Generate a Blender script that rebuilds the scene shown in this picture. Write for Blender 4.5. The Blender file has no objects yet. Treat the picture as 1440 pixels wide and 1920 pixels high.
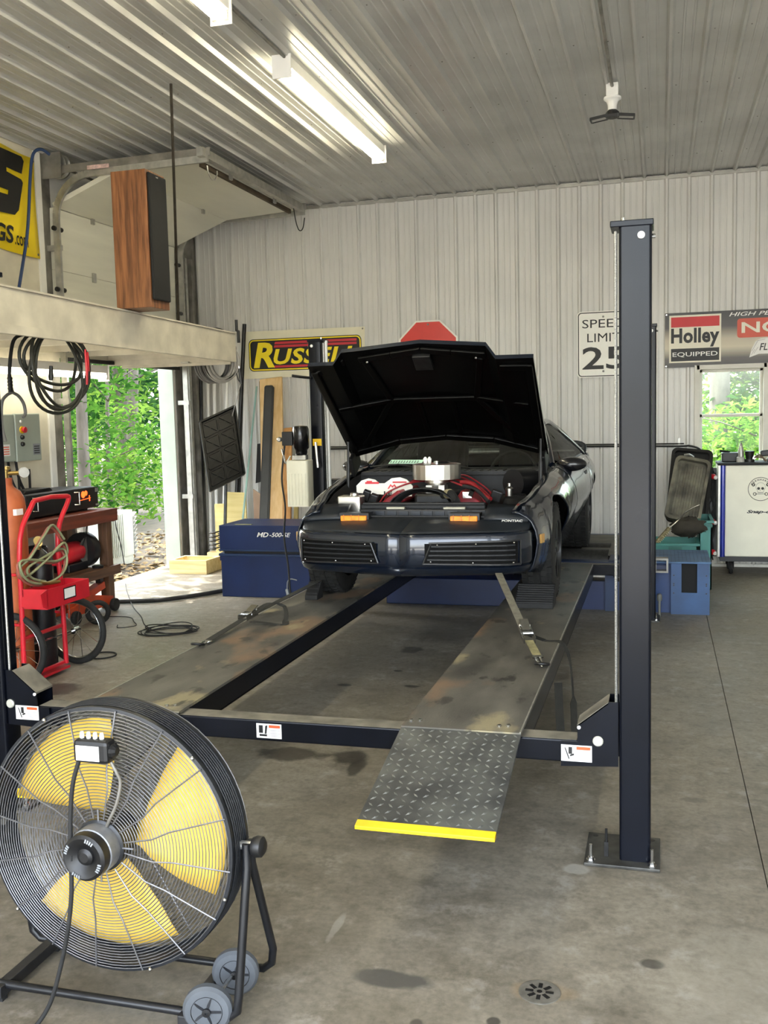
import bpy, math, random
from math import sin, cos, pi, sqrt, atan2, radians
from mathutils import Vector, Matrix, Euler
random.seed(7)
S = bpy.context.scene
COL = S.collection

# ------------------------------------------------------------------ camera
cam_d = bpy.data.cameras.new('camera')
cam = bpy.data.objects.new('camera', cam_d); COL.objects.link(cam)
cam_d.sensor_fit = 'HORIZONTAL'; cam_d.sensor_width = 36.0
cam_d.lens = 36.0 * 1848.6 / 1440.0
cam_d.clip_start = 0.05; cam_d.clip_end = 300
YAW, PITCH, ROLL = 0.274, 0.0974, -0.0243
fw = Vector((-sin(YAW)*cos(PITCH), cos(YAW)*cos(PITCH), -sin(PITCH)))
r0 = Vector((cos(YAW), sin(YAW), 0)); u0 = r0.cross(fw)
rx = cos(ROLL)*r0 + sin(ROLL)*u0; up = -sin(ROLL)*r0 + cos(ROLL)*u0
cm = Matrix((rx, up, -fw)).transposed().to_4x4(); cm.translation = (0, 0, 1.7178)
cam.matrix_world = cm
S.camera = cam

# ------------------------------------------------------------------ world, sun, exposure
W = bpy.data.worlds.new('sky'); S.world = W; W.use_nodes = True
wn = W.node_tree.nodes; wl = W.node_tree.links; wn.clear()
sky = wn.new('ShaderNodeTexSky'); sky.sky_type = 'NISHITA'; sky.sun_disc = False
sky.sun_elevation = radians(62); sky.sun_rotation = radians(280); sky.dust_density = 3.0; sky.air_density = 1.2
bg = wn.new('ShaderNodeBackground'); bg.inputs['Strength'].default_value = 1.8
wo = wn.new('ShaderNodeOutputWorld')
hs = wn.new('ShaderNodeHueSaturation'); hs.inputs['Saturation'].default_value = 0.45
wl.new(sky.outputs[0], hs.inputs['Color']); wl.new(hs.outputs[0], bg.inputs[0]); wl.new(bg.outputs[0], wo.inputs[0])
sun_d = bpy.data.lights.new('sun', 'SUN'); sun_d.energy = 8.5; sun_d.angle = radians(0.4); sun_d.color = (1.0, 0.96, 0.88)
sun = bpy.data.objects.new('sun', sun_d); COL.objects.link(sun)
sun.rotation_euler = Vector((0.45, 0.03, -0.89)).to_track_quat('-Z', 'Y').to_euler()
sun.location = (-20, 0, 30)
S.view_settings.view_transform = 'Standard'; S.view_settings.look = 'None'
S.view_settings.gamma = 1.0; S.view_settings.use_curve_mapping = False
S.view_settings.exposure = 0.88
S.cycles.max_bounces = 10; S.cycles.diffuse_bounces = 5; S.cycles.glossy_bounces = 4
S.cycles.transmission_bounces = 6; S.cycles.transparent_max_bounces = 12
S.cycles.sample_clamp_indirect = 8.0

# ------------------------------------------------------------------ materials
def lin(c):
    if isinstance(c, str):
        c = c.lstrip('#'); c = [int(c[i:i+2], 16)/255 for i in (0, 2, 4)]
    return tuple(x/12.92 if x <= 0.04045 else ((x+0.055)/1.055)**2.4 for x in c[:3]) + (1.0,)
MATS = {}
def mat(name, col, rough=0.5, metal=0.0, vary=0.12, scale=6.0, bump=0.0, bscale=60.0, coat=0.0, emit=None, estr=0.0,
        trans=0.0, col2=None, stretch=None, spec=0.5, detail=4.0, sss=0.0):
    """principled material whose colour is broken up by noise in object space"""
    if name in MATS: return MATS[name]
    m = bpy.data.materials.new(name); m.use_nodes = True
    n = m.node_tree.nodes; l = m.node_tree.links
    b = n['Principled BSDF']; MATS[name] = m
    b.inputs['Roughness'].default_value = rough; b.inputs['Metallic'].default_value = metal
    b.inputs['Specular IOR Level'].default_value = spec
    if coat: b.inputs['Coat Weight'].default_value = coat; b.inputs['Coat Roughness'].default_value = 0.05
    if trans: b.inputs['Transmission Weight'].default_value = trans
    if emit is not None:
        b.inputs['Emission Color'].default_value = lin(emit); b.inputs['Emission Strength'].default_value = estr
    c = lin(col)
    tc = n.new('ShaderNodeTexCoord'); mp = n.new('ShaderNodeMapping'); l.new(tc.outputs['Object'], mp.inputs[0])
    if stretch: mp.inputs['Scale'].default_value = stretch
    nz = n.new('ShaderNodeTexNoise'); nz.inputs['Scale'].default_value = scale; nz.inputs['Detail'].default_value = detail
    l.new(mp.outputs[0], nz.inputs['Vector'])
    rp = n.new('ShaderNodeValToRGB'); l.new(nz.outputs['Fac'], rp.inputs[0])
    c2 = lin(col2) if col2 else tuple(x*(1-vary*1.6) for x in c[:3]) + (1,)
    c1 = c if col2 else tuple(min(1, x*(1+vary*0.6)) for x in c[:3]) + (1,)
    rp.color_ramp.elements[0].position = 0.32; rp.color_ramp.elements[1].position = 0.68
    rp.color_ramp.elements[0].color = c2; rp.color_ramp.elements[1].color = c1
    l.new(rp.outputs[0], b.inputs['Base Color'])
    if bump:
        n2 = n.new('ShaderNodeTexNoise'); n2.inputs['Scale'].default_value = bscale; n2.inputs['Detail'].default_value = 3
        l.new(mp.outputs[0], n2.inputs['Vector'])
        bp = n.new('ShaderNodeBump'); bp.inputs['Strength'].default_value = bump; bp.inputs['Distance'].default_value = 0.01
        l.new(n2.outputs['Fac'], bp.inputs['Height']); l.new(bp.outputs[0], b.inputs['Normal'])
    return m
def wood(name, c1, c2, axis='Z', scale=5.0, rough=0.55):
    st = {'Z': (6, 6, 0.5), 'Y': (6, 0.5, 6), 'X': (0.5, 6, 6)}[axis]
    return mat(name, c1, rough, col2=c2, scale=scale, stretch=st, bump=0.15, bscale=30, detail=8)

M_wall = mat('wall_sheet_metal', '#d6d5d0', 0.38, 0.0, 0.06, 1.2, spec=0.5)
M_ceil = mat('ceiling_sheet_metal', '#bfbfbb', 0.40, 0.25, 0.10, 1.5)
M_trimgrey = mat('galvanised_trim', '#a9a79f', 0.4, 0.6, 0.12, 8)
M_galv = mat('galvanised_steel', '#b4b3ad', 0.38, 0.75, 0.15, 14)
M_galvdark = mat('weathered_galvanised', '#8d8a83', 0.5, 0.5, 0.25, 7)
M_cream = mat('cream_painted_board', '#d6d0bd', 0.6, 0, 0.10, 3.5, bump=0.06, bscale=25)
M_creambeam = mat('cream_painted_lumber', '#d3ccb9', 0.6, 0, 0.13, 5, bump=0.1, bscale=18)
M_white = mat('white_paint', '#e9e8e3', 0.45, 0, 0.04)
M_whitepl = mat('white_plastic', '#efeeea', 0.4, 0, 0.03)
M_doorpanel = mat('door_section_skin', '#d9d8cb', 0.5, 0, 0.06, 2.5, stretch=(1, 0.3, 4))
M_post = mat('lift_powder_coat', '#0b0e16', 0.26, 0.0, 0.25, 5, bump=0.02, bscale=140, spec=0.22)
M_black = mat('black_plastic', '#121213', 0.45, 0, 0.2)
M_rubber = mat('black_rubber', '#1b1b1b', 0.75, 0, 0.2, 20)
M_steel = mat('bright_steel', '#c9c9c6', 0.22, 1.0, 0.1, 20)
M_darksteel = mat('dark_steel', '#3a3a3a', 0.4, 0.8, 0.2, 12)
M_yellow = mat('yellow_paint', '#f2c416', 0.5, 0, 0.1, 8)
M_labelw = mat('label_white', '#eeeeea', 0.5, 0, 0.02)
M_labelo = mat('label_orange', '#e0562a', 0.5, 0, 0.02)
M_print = mat('print_black', '#141414', 0.5, 0, 0.02)
M_printg = mat('print_grey', '#8e9296', 0.5, 0, 0.02)
M_printw = mat('print_white', '#efeee8', 0.5, 0, 0.02)
M_red = mat('red_paint', '#c8202c', 0.35, 0, 0.12, 6)
M_blue = mat('blue_enamel', '#0f2552', 0.4, 0, 0.15, 3)
M_glassy2 = mat('loft_tube_glass', '#ffffff', 0.3, emit='#fff6dc', estr=7.0)
M_glassy = mat('tube_glass', '#ffffff', 0.3, emit='#fff4d2', estr=21.0)

# ------------------------------------------------------------------ mesh builder
class MB:
    def __init__(s): s.v = []; s.f = []
    def add(s, v, f):
        o = len(s.v); s.v += [tuple(p) for p in v]; s.f += [tuple(i+o for i in q) for q in f]; return s
    def box(s, x0, x1, y0, y1, z0, z1):
        v = [(x0,y0,z0),(x1,y0,z0),(x1,y1,z0),(x0,y1,z0),(x0,y0,z1),(x1,y0,z1),(x1,y1,z1),(x0,y1,z1)]
        return s.add(v, [(0,3,2,1),(4,5,6,7),(0,1,5,4),(1,2,6,5),(2,3,7,6),(3,0,4,7)])
    def obox(s, c, size, rot=(0,0,0)):
        R = Euler(rot).to_matrix(); hx, hy, hz = [a/2 for a in size]; c = Vector(c)
        v = [c + R @ Vector((a*hx, b*hy, d*hz)) for d in (-1,1) for b in (-1,1) for a in (-1,1)]
        return s.add(v, [(0,2,3,1),(4,5,7,6),(0,1,5,4),(1,3,7,5),(3,2,6,7),(2,0,4,6)])
    def bar(s, p, q, w, h, upv=(0,0,1)):
        p, q = Vector(p), Vector(q); d = (q-p).normalized(); u = Vector(upv)
        if abs(d.dot(u)) > 0.98: u = Vector((1,0,0))
        a = d.cross(u).normalized(); b = a.cross(d).normalized()
        v = [e + a*(i*w/2) + b*(j*h/2) for e in (p, q) for (i, j) in ((-1,-1),(1,-1),(1,1),(-1,1))]
        return s.add(v, [(0,1,2,3),(7,6,5,4),(0,4,5,1),(1,5,6,2),(2,6,7,3),(3,7,4,0)])
    def tube(s, pts, r, n=8, closed=False, caps=True):
        P = [Vector(p) for p in pts]; N = len(P)
        rs = r if isinstance(r, (list, tuple)) else [r]*N
        v = []; f = []; prev = None
        for i in range(N):
            if closed: t = P[(i+1) % N] - P[i-1]
            else: t = P[min(i+1, N-1)] - P[max(i-1, 0)]
            t = t.normalized() if t.length > 1e-9 else Vector((0,0,1))
            if prev is None:
                a = t.cross(Vector((0,0,1)))
                if a.length < 0.05: a = t.cross(Vector((1,0,0)))
            else: a = prev - t*prev.dot(t)
            a.normalize(); b = t.cross(a); prev = a
            v += [P[i] + (a*cos(2*pi*k/n) + b*sin(2*pi*k/n))*rs[i] for k in range(n)]
        for i in range(N if closed else N-1):
            j = (i+1) % N
            f += [(i*n+k, j*n+k, j*n+(k+1) % n, i*n+(k+1) % n) for k in range(n)]
        if caps and not closed:
            f += [tuple(range(n)), tuple((N-1)*n+k for k in reversed(range(n)))]
        return s.add(v, f)
    def cyl(s, p, q, r, n=16, r2=None):
        return s.tube([p, q], [r, r if r2 is None else r2], n)
    def lathe(s, prof, o=(0,0,0), ax=(0,0,1), n=24, cap=True):
        d = Vector(ax).normalized(); a = d.cross(Vector((0,1,0)) if abs(d.y) < 0.9 else Vector((1,0,0))).normalized(); b = d.cross(a); o = Vector(o)
        v = [o + d*h + (a*cos(2*pi*k/n) + b*sin(2*pi*k/n))*max(r, 1e-5) for (r, h) in prof for k in range(n)]
        f = [(i*n+k, i*n+(k+1) % n, (i+1)*n+(k+1) % n, (i+1)*n+k) for i in range(len(prof)-1) for k in range(n)]
        if cap: f += [tuple(reversed(range(n))), tuple((len(prof)-1)*n+k for k in range(n))]
        return s.add(v, f)
    def torus(s, c, ax, R, r, N=48, n=6, a0=0, a1=2*pi):
        d = Vector(ax).normalized(); a = d.cross(Vector((0,1,0)) if abs(d.y) < 0.9 else Vector((1,0,0))).normalized(); b = d.cross(a); c = Vector(c)
        full = abs(a1-a0-2*pi) < 1e-6
        pts = [c + (a*cos(t) + b*sin(t))*R for t in [a0+(a1-a0)*i/(N if full else N-1) for i in range(N)]]
        return s.tube(pts, r, n, closed=full)
    def prism(s, poly, fn, d0, d1):
        """polygon (a,b) pairs mapped by fn(a,b,d), extruded from d0 to d1"""
        n = len(poly); v = [fn(a, b, d0) for a, b in poly] + [fn(a, b, d1) for a, b in poly]
        return s.add(v, [tuple(range(n)), tuple(reversed(range(n, 2*n)))] + [(i, i+n, (i+1) % n + n, (i+1) % n) for i in range(n)])
    def grid(s, rows):
        R = len(rows); C = len(rows[0]); v = [p for r in rows for p in r]
        return s.add(v, [(i*C+j, i*C+j+1, (i+1)*C+j+1, (i+1)*C+j) for i in range(R-1) for j in range(C-1)])
    def sphere(s, c, r, n=12, m=8, sc=(1,1,1)):
        c = Vector(c)
        rows = [[(c.x + r*sc[0]*sin(pi*i/m)*cos(2*pi*j/n), c.y + r*sc[1]*sin(pi*i/m)*sin(2*pi*j/n), c.z + r*sc[2]*cos(pi*i/m)) for j in range(n+1)] for i in range(m+1)]
        return s.grid(rows)
    def xf(s, Mx, start=0):
        for i in range(start, len(s.v)): s.v[i] = tuple(Mx @ Vector(s.v[i]))
        return s
    def build(s, name, m, parent=None, smooth=None, world=True, bevel=0.0, solid=0.0, loc=None):
        me = bpy.data.meshes.new(name)
        off = Vector((0,0,0))
        if parent is not None and world:
            q = parent
            while q is not None: off += q.location; q = q.parent
        o0 = off if loc is None else Vector(loc)
        me.from_pydata([tuple(Vector(p) - o0) for p in s.v], [], s.f); me.update()
        me.materials.append(m)
        if smooth is not None:
            for p in me.polygons: p.use_smooth = True
            me.set_sharp_from_angle(angle=radians(smooth))
        o = bpy.data.objects.new(name, me); COL.objects.link(o)
        if parent is not None: o.parent = parent
        if loc is not None: o.location = loc if parent is None else Vector(loc) - off
        if solid:
            md = o.modifiers.new('thickness', 'SOLIDIFY'); md.thickness = solid; md.offset = -1
        if bevel:
            md = o.modifiers.new('edge', 'BEVEL'); md.width = bevel; md.segments = 2; md.limit_method = 'ANGLE'; md.angle_limit = radians(40)
        return o
XZ = lambda y_of=None: (lambda a, b, d: (a, d, b))
YZ = lambda a, b, d: (d, a, b)
XY = lambda a, b, d: (a, b, d)
XZf = lambda a, b, d: (a, d, b)

def tag(o, label=None, cat=None, group=None, kind=None):
    if label: o['label'] = label
    if cat: o['category'] = cat
    if group: o['group'] = group
    if kind: o['kind'] = kind
    return o
def thing(name, label, cat, loc=(0,0,0), rotz=0, group=None):
    o = bpy.data.objects.new(name, None); COL.objects.link(o); o.location = loc; o.rotation_euler = (0,0,rotz)
    o.empty_display_size = 0.1
    return tag(o, label, cat, group)
def copy_tree(o, parent=None):
    c = o.copy(); COL.objects.link(c); c.parent = parent
    for ch in list(o.children): copy_tree(ch, c)
    return c
def bez(pts, n=10, closed=False):
    """catmull-rom through the points"""
    P = [Vector(p) for p in pts]; out = []; N = len(P)
    for i in range(N if closed else N-1):
        if closed: p0, p1, p2, p3 = P[i-1], P[i], P[(i+1) % N], P[(i+2) % N]
        else: p0, p1, p2, p3 = P[max(i-1, 0)], P[i], P[i+1], P[min(i+2, N-1)]
        for k in range(n):
            t = k/n
            out.append(0.5*((2*p1) + (p2-p0)*t + (2*p0-5*p1+4*p2-p3)*t*t + (3*p1-p0-3*p2+p3)*t**3))
    if not closed: out.append(P[-1])
    return out
def rrect(x0, x1, z0, z1, r, n=5):
    pts = []
    for (cx, cz, a) in ((x1-r, z1-r, 0), (x0+r, z1-r, 90), (x0+r, z0+r, 180), (x1-r, z0+r, 270)):
        for k in range(n+1):
            t = radians(a + 90*k/n); pts.append((cx + r*cos(t), cz + r*sin(t)))
    return pts
TXT = {}
def text(s, name, m, parent, origin, width, height, right=(1,0,0), upd=(0,0,1), bold=0.0, shear=0.0, depth=0.002, fit='both', space=1.0):
    """flat lettering of the built-in font: origin is its lower-left corner"""
    cu = bpy.data.curves.new('lettering', 'FONT'); cu.body = s; cu.shear = shear; cu.offset = bold; cu.resolution_u = 3; cu.space_character = space
    to = bpy.data.objects.new('lettering', cu); COL.objects.link(to)
    dg = bpy.context.evaluated_depsgraph_get(); me = bpy.data.meshes.new_from_object(to.evaluated_get(dg))
    bpy.data.objects.remove(to); bpy.data.curves.remove(cu)
    xs = [v.co.x for v in me.vertices]; ys = [v.co.y for v in me.vertices]
    x0, x1, y0, y1 = min(xs), max(xs), min(ys), max(ys)
    sx = width/(x1-x0); sy = height/(y1-y0) if fit == 'both' else sx
    rv, uv = Vector(right).normalized(), Vector(upd).normalized(); nv = rv.cross(uv)
    off = Vector((0,0,0)); q = parent
    while q is not None: off += q.location; q = q.parent
    O = Vector(origin) + nv*depth - off
    for v in me.vertices: v.co = O + rv*((v.co.x-x0)*sx) + uv*((v.co.y-y0)*sy)
    me.name = name; me.materials.clear(); me.materials.append(m)
    o = bpy.data.objects.new(name, me); COL.objects.link(o); o.parent = parent
    return o

# ================================================================== SETTING
XL, XR, YF, YB, ZC = -5.45, 5.0, -2.2, 11.2, 4.2

def concrete(name, stains):
    m = bpy.data.materials.new(name); m.use_nodes = True; n = m.node_tree.nodes; l = m.node_tree.links
    b = n['Principled BSDF']; tc = n.new('ShaderNodeNewGeometry')
    def noise(sc, det=5, rough=0.55):
        z = n.new('ShaderNodeTexNoise'); z.inputs['Scale'].default_value = sc; z.inputs['Detail'].default_value = det
        z.inputs['Roughness'].default_value = rough; l.new(tc.outputs['Position'], z.inputs['Vector']); return z
    def ramp(src, p0, c0, p1, c1):
        r = n.new('ShaderNodeValToRGB'); l.new(src, r.inputs[0]); e = r.color_ramp.elements
        e[0].position, e[0].color, e[1].position, e[1].color = p0, c0, p1, c1; return r
    def mix(kind, fac, a, bb):
        x = n.new('ShaderNodeMixRGB'); x.blend_type = kind
        if isinstance(fac, float): x.inputs[0].default_value = fac
        else: l.new(fac, x.inputs[0])
        for i, q in ((1, a), (2, bb)):
            if isinstance(q, tuple): x.inputs[i].default_value = q
            else: l.new(q, x.inputs[i])
        return x.outputs[0]
    big = noise(0.55, 6); mid = noise(3.2, 8, 0.65); fine = noise(45, 4)
    c = ramp(big.outputs['Fac'], 0.3, lin('#7a7366'), 0.7, lin('#9f988a')).outputs[0]
    c = mix('MULTIPLY', 0.8, c, ramp(mid.outputs['Fac'], 0.3, (0.55, 0.54, 0.51, 1), 0.62, (1, 1, 1, 1)).outputs[0])
    c = mix('MULTIPLY', 0.7, c, ramp(fine.outputs['Fac'], 0.3, (0.62, 0.62, 0.61, 1), 0.7, (1, 1, 1, 1)).outputs[0])
    spk_ = noise(14, 8, 0.75); c = mix('MULTIPLY', 0.6, c, ramp(spk_.outputs['Fac'], 0.36, (0.5, 0.49, 0.47, 1), 0.52, (1, 1, 1, 1)).outputs[0])
    lgt = noise(7, 6, 0.7); c = mix('SCREEN', 0.10, c, ramp(lgt.outputs['Fac'], 0.56, (0, 0, 0, 1), 0.70, (1, 1, 1, 1)).outputs[0])
    wob = noise(9, 4)
    for (sx, sy, rx_, ry_, col, amt) in stains:
        vm = n.new('ShaderNodeVectorMath'); vm.operation = 'SUBTRACT'; l.new(tc.outputs['Position'], vm.inputs[0]); vm.inputs[1].default_value = (sx, sy, 0)
        vs = n.new('ShaderNodeVectorMath'); vs.operation = 'MULTIPLY'; l.new(vm.outputs[0], vs.inputs[0]); vs.inputs[1].default_value = (1/rx_, 1/ry_, 0)
        ln = n.new('ShaderNodeVectorMath'); ln.operation = 'LENGTH'; l.new(vs.outputs[0], ln.inputs[0])
        ad = n.new('ShaderNodeMath'); ad.operation = 'MULTIPLY_ADD'; l.new(wob.outputs['Fac'], ad.inputs[0]); ad.inputs[1].default_value = 1.3; l.new(ln.outputs['Value'], ad.inputs[2])
        mk = n.new('ShaderNodeMapRange'); l.new(ad.outputs[0], mk.inputs[0])
        mk.inputs[1].default_value = 1.78; mk.inputs[2].default_value = 1.45; mk.inputs[3].default_value = 0; mk.inputs[4].default_value = amt
        c = mix('MIX', mk.outputs[0], c, lin(col))
    l.new(c, b.inputs['Base Color'])
    rr = ramp(mid.outputs['Fac'], 0.3, (0.42,)*3 + (1,), 0.7, (0.62,)*3 + (1,)); l.new(rr.outputs[0], b.inputs['Roughness'])
    bp = n.new('ShaderNodeBump'); bp.inputs['Strength'].default_value = 0.12; bp.inputs['Distance'].default_value = 0.004
    l.new(fine.outputs['Fac'], bp.inputs['Height']); l.new(bp.outputs[0], b.inputs['Normal'])
    return m
M_conc = concrete('shop_floor_concrete', [
    (-1.82, 4.6, 0.17, 0.10, '#2f2a25', 0.8), (-1.50, 4.62, 0.09, 0.10, '#2b2723', 0.85), (-1.43, 4.50, 0.04, 0.12, '#2b2723', 0.8),
    (-3.80, 5.45, 0.20, 0.15, '#31261f', 0.85), (-0.79, 2.76, 0.13, 0.045, '#4b4945', 0.9), (-0.66, 2.55, 0.02, 0.03, '#3a3733', 0.8),
    (-1.75, 6.9, 0.08, 0.10, '#35322d', 0.7), (-1.52, 5.95, 0.06, 0.03, '#2f2c28', 0.8), (-1.95, 5.9, 0.05, 0.03, '#2f2c28', 0.8),
    (-1.60, 7.6, 0.28, 0.35, '#5d5951', 0.5), (-1.7, 6.3, 0.03, 0.02, '#2a2825', 0.9),    (-0.45, 2.62, 0.02, 0.02, '#2a2825', 0.8), (0.15, 4.4, 0.05, 0.03, '#5b574f', 0.5), (-0.30, 3.62, 0.05, 0.04, '#aba9a2', 0.5), (-0.33, 2.79, 0.09, 0.05, '#8a7350', 0.35), (-0.02, 3.02, 0.035, 0.03, '#37342f', 0.8), (-1.05, 3.02, 0.015, 0.09, '#a9a79f', 0.4), (-0.4, 5.6, 0.3, 0.5, '#5a5548', 0.3), (-2.0, 3.4, 0.5, 0.3, '#6a655b', 0.35), (0.3, 2.9, 0.3, 0.4, '#a19c90', 0.25), (-3.2, 6.4, 0.1, 0.06, '#6b6356', 0.5)])
fl = MB().box(XL-0.15, XR, YF, YB+0.15, -0.12, -0.02).build('floor', mat('floor_joint_dirt', '#4a463d', 0.9, 0, 0.2)); tag(fl, kind='structure')
JX = 0.378
for (a, b_) in ((XL-0.22, JX-0.002), (JX+0.002, XR)):
    MB().box(a, b_, YF, YB+0.12, -0.02, 0.0).build('slab', M_conc, fl)

# ---- ribbed sheet metal
def rib_profile(xa, xb, pitch=0.2286, ph=0.0, hgt=0.020):
    """(along, out) points of an agricultural sheet between xa and xb"""
    base = [(0.0, 0), (0.006, hgt*0.35), (0.016, hgt), (0.034, hgt), (0.044, hgt*0.35), (0.050, 0), (0.098, 0), (0.103, 0.005), (0.113, 0.005), (0.118, 0),
            (0.160, 0), (0.165, 0.005), (0.175, 0.005), (0.180, 0)]
    pts = []; k0 = int(math.floor((xa-ph)/pitch)) - 1
    for k in range(k0, k0 + int((xb-xa)/pitch) + 4):
        pts += [(ph + k*pitch + a, h) for a, h in base]
    def at(x):
        for (a, h), (c, g) in zip(pts, pts[1:]):
            if a <= x <= c and c > a: return h + (g-h)*(x-a)/(c-a)
        return 0
    return [(xa, at(xa))] + [p for p in pts if xa < p[0] < xb] + [(xb, at(xb))]
def sheet(name, m, parent, xa, xb, fn, d0, d1, ph=0.0, hgt=0.020):
    pr = rib_profile(xa, xb, ph=ph, hgt=hgt)
    rows = [[fn(a, h, d0) for a, h in pr], [fn(a, h, d1) for a, h in pr]]
    return MB().grid(rows).build(name, m, parent)
# ceiling: sheets run front to back, ribs hang into the room
ce = MB().box(XL-0.2, XR, YF, YB+0.1, ZC, ZC+0.08).build('ceiling', M_trimgrey); tag(ce, kind='structure')
x = XL
while x < XR - 0.01:
    x2 = min(x + 0.9144, XR)
    sheet('panel', M_ceil, ce, x, x2-0.001, lambda a, h, d: (a, d, ZC-0.004-h), YB, YF, ph=XL, hgt=0.030)
    x = x2
scr = MB()
for k in range(1, 12):
    for j in range(0, 40):
        scr.lathe([(0.006, 0), (0.004, -0.004)], (XL + 0.075 + 0.2286*j, k*1.1 - 0.6, ZC-0.004), n=6)
tag(scr.build('screw_heads', M_galvdark, ce), kind='stuff')
# back wall with its window
WX0, WX1, WZ0, WZ1 = 0.375, 1.085, 0.98, 2.155
wb = MB().box(XL-0.15, WX0-0.02, YB+0.03, YB+0.15, 0, ZC).box(WX1+0.02, XR, YB+0.03, YB+0.15, 0, ZC).box(WX0-0.02, WX1+0.02, YB+0.03, YB+0.15, WZ1+0.02, ZC) \
    .box(WX0-0.02, WX1+0.02, YB+0.03, YB+0.15, 0, WZ0-0.02).build('wall_back', M_white); tag(wb, kind='structure')
fb = lambda a, h, d: (a, YB - h, d)
x = XL
while x < XR - 0.01:
    x2 = min(x + 0.9144, XR); segs = [(x, x2, 0.02, ZC-0.05)]
    if x < WX1 and x2 > WX0:
        segs = []
        if x < WX0: segs.append((x, WX0, 0.02, ZC-0.05))
        a, c = max(x, WX0), min(x2, WX1)
        segs += [(a, c, 0.02, WZ0), (a, c, WZ1, ZC-0.05)]
        if x2 > WX1: segs.append((WX1, x2, 0.02, ZC-0.05))
    for (a, c, z0, z1) in segs: sheet('panel', M_wall, wb, a, c-0.0008, fb, z0, z1, ph=XL, hgt=0.028)
    x = x2
tr = MB().box(XL, XR, YB-0.03, YB+0.01, ZC-0.055, ZC-0.02).build('trim_1', M_trimgrey); tag(tr, kind='structure')
tr = MB().box(XL, XR, YB-0.028, YB+0.01, 0.0, 0.03).build('trim_2', M_trimgrey); tag(tr, kind='structure')
# side and front walls
wl_ = MB().box(XL-0.19, XL-0.012, YF, 8.2, 0, ZC).box(XL-0.19, XL-0.012, 10.5, YB+0.1, 0, ZC).box(XL-0.19, XL-0.012, 8.2, 10.5, 3.58, ZC).build('wall_left', M_white)
tag(wl_, kind='structure')
y = 8.0
while y > YF:
    y0 = max(y-1.22, YF); MB().box(XL-0.012, XL, y0+0.002, y-0.002, 0, ZC-0.01).build('panel', M_cream, wl_); y = y0
MB().box(XL-0.012, XL, 10.53, YB-0.02, 0, ZC-0.01).build('panel', M_galvdark, wl_)
tag(MB().box(XR, XR+0.15, YF, YB, 0, ZC).build('wall_right', M_wall), kind='structure')
tag(MB().box(XL-0.19, -4.3, YF-0.15, YF, 0, ZC).box(4.6, XR+0.15, YF-0.15, YF, 0, ZC).box(-4.3, 4.6, YF-0.15, YF, 3.9, ZC).build('wall_front', M_wall), kind='structure')
# door opening trim: near casing, far white jamb, threshold
tag(MB().box(XL-0.012, XL+0.02, 7.98, 8.06, 0, ZC-0.02).build('trim_3', M_white), kind='structure')
tag(MB().box(XL-0.012, XL+0.012, 8.06, 8.2, 0, ZC-0.02).build('trim_4', M_galvdark), kind='structure')
tag(MB().box(XL-0.195, XL-0.16, 8.15, 8.215, 0, 3.86).build('trim_5', M_white), kind='structure')
tag(MB().box(XL-0.20, XL-0.012, 10.485, 10.502, 0, 3.86).build('trim_6', mat('jamb_white', '#aab3a6', 0.5, 0, 0.05)), kind='structure')

# ---- window: frame, two sashes, panes
def thin_glass(name, tint=(0.9, 0.97, 0.93), refl=0.10, ior=0.55):
    m = bpy.data.materials.new(name); m.use_nodes = True; n = m.node_tree.nodes; l = m.node_tree.links
    n.remove(n['Principled BSDF']); o = n['Material Output']
    t = n.new('ShaderNodeBsdfTransparent'); t.inputs[0].default_value = tint + (1,)
    g = n.new('ShaderNodeBsdfGlossy'); g.inputs['Roughness'].default_value = 0.03
    nz = n.new('ShaderNodeTexNoise'); nz.inputs['Scale'].default_value = 3
    lw = n.new('ShaderNodeLayerWeight'); lw.inputs['Blend'].default_value = 0.5; pw_ = n.new('ShaderNodeMath'); pw_.operation = 'POWER'; pw_.inputs[1].default_value = 4.0; l.new(lw.outputs['Facing'], pw_.inputs[0])
    fr = n.new('ShaderNodeMath'); fr.operation = 'MULTIPLY_ADD'; fr.inputs[1].default_value = ior; fr.inputs[2].default_value = 0.04; l.new(pw_.outputs[0], fr.inputs[0])
    mx = n.new('ShaderNodeMixShader'); ad = n.new('ShaderNodeMath'); ad.operation = 'MULTIPLY_ADD'
    l.new(nz.outputs['Fac'], ad.inputs[0]); ad.inputs[1].default_value = refl*0.3; l.new(fr.outputs[0], ad.inputs[2])
    l.new(ad.outputs[0], mx.inputs[0]); l.new(t.outputs[0], mx.inputs[1]); l.new(g.outputs[0], mx.inputs[2]); l.new(mx.outputs[0], o.inputs[0])
    return m
M_pane = thin_glass('window_glass')
M_vinyl = mat('window_vinyl', '#d9d6cb', 0.5, 0, 0.06)
wnd = MB()
for (a, b_, c, d) in ((WX0-0.02, WX0+0.035, WZ0-0.02, WZ1+0.02), (WX1-0.035, WX1+0.02, WZ0-0.02, WZ1+0.02), (WX0, WX1, WZ1-0.03, WZ1+0.02), (WX0, WX1, WZ0-0.02, WZ0+0.035)):
    wnd.box(a, b_, YB-0.035, YB+0.10, c, d)
wnd = wnd.build('window_1', M_vinyl, bevel=0.004); tag(wnd, kind='structure')
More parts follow.
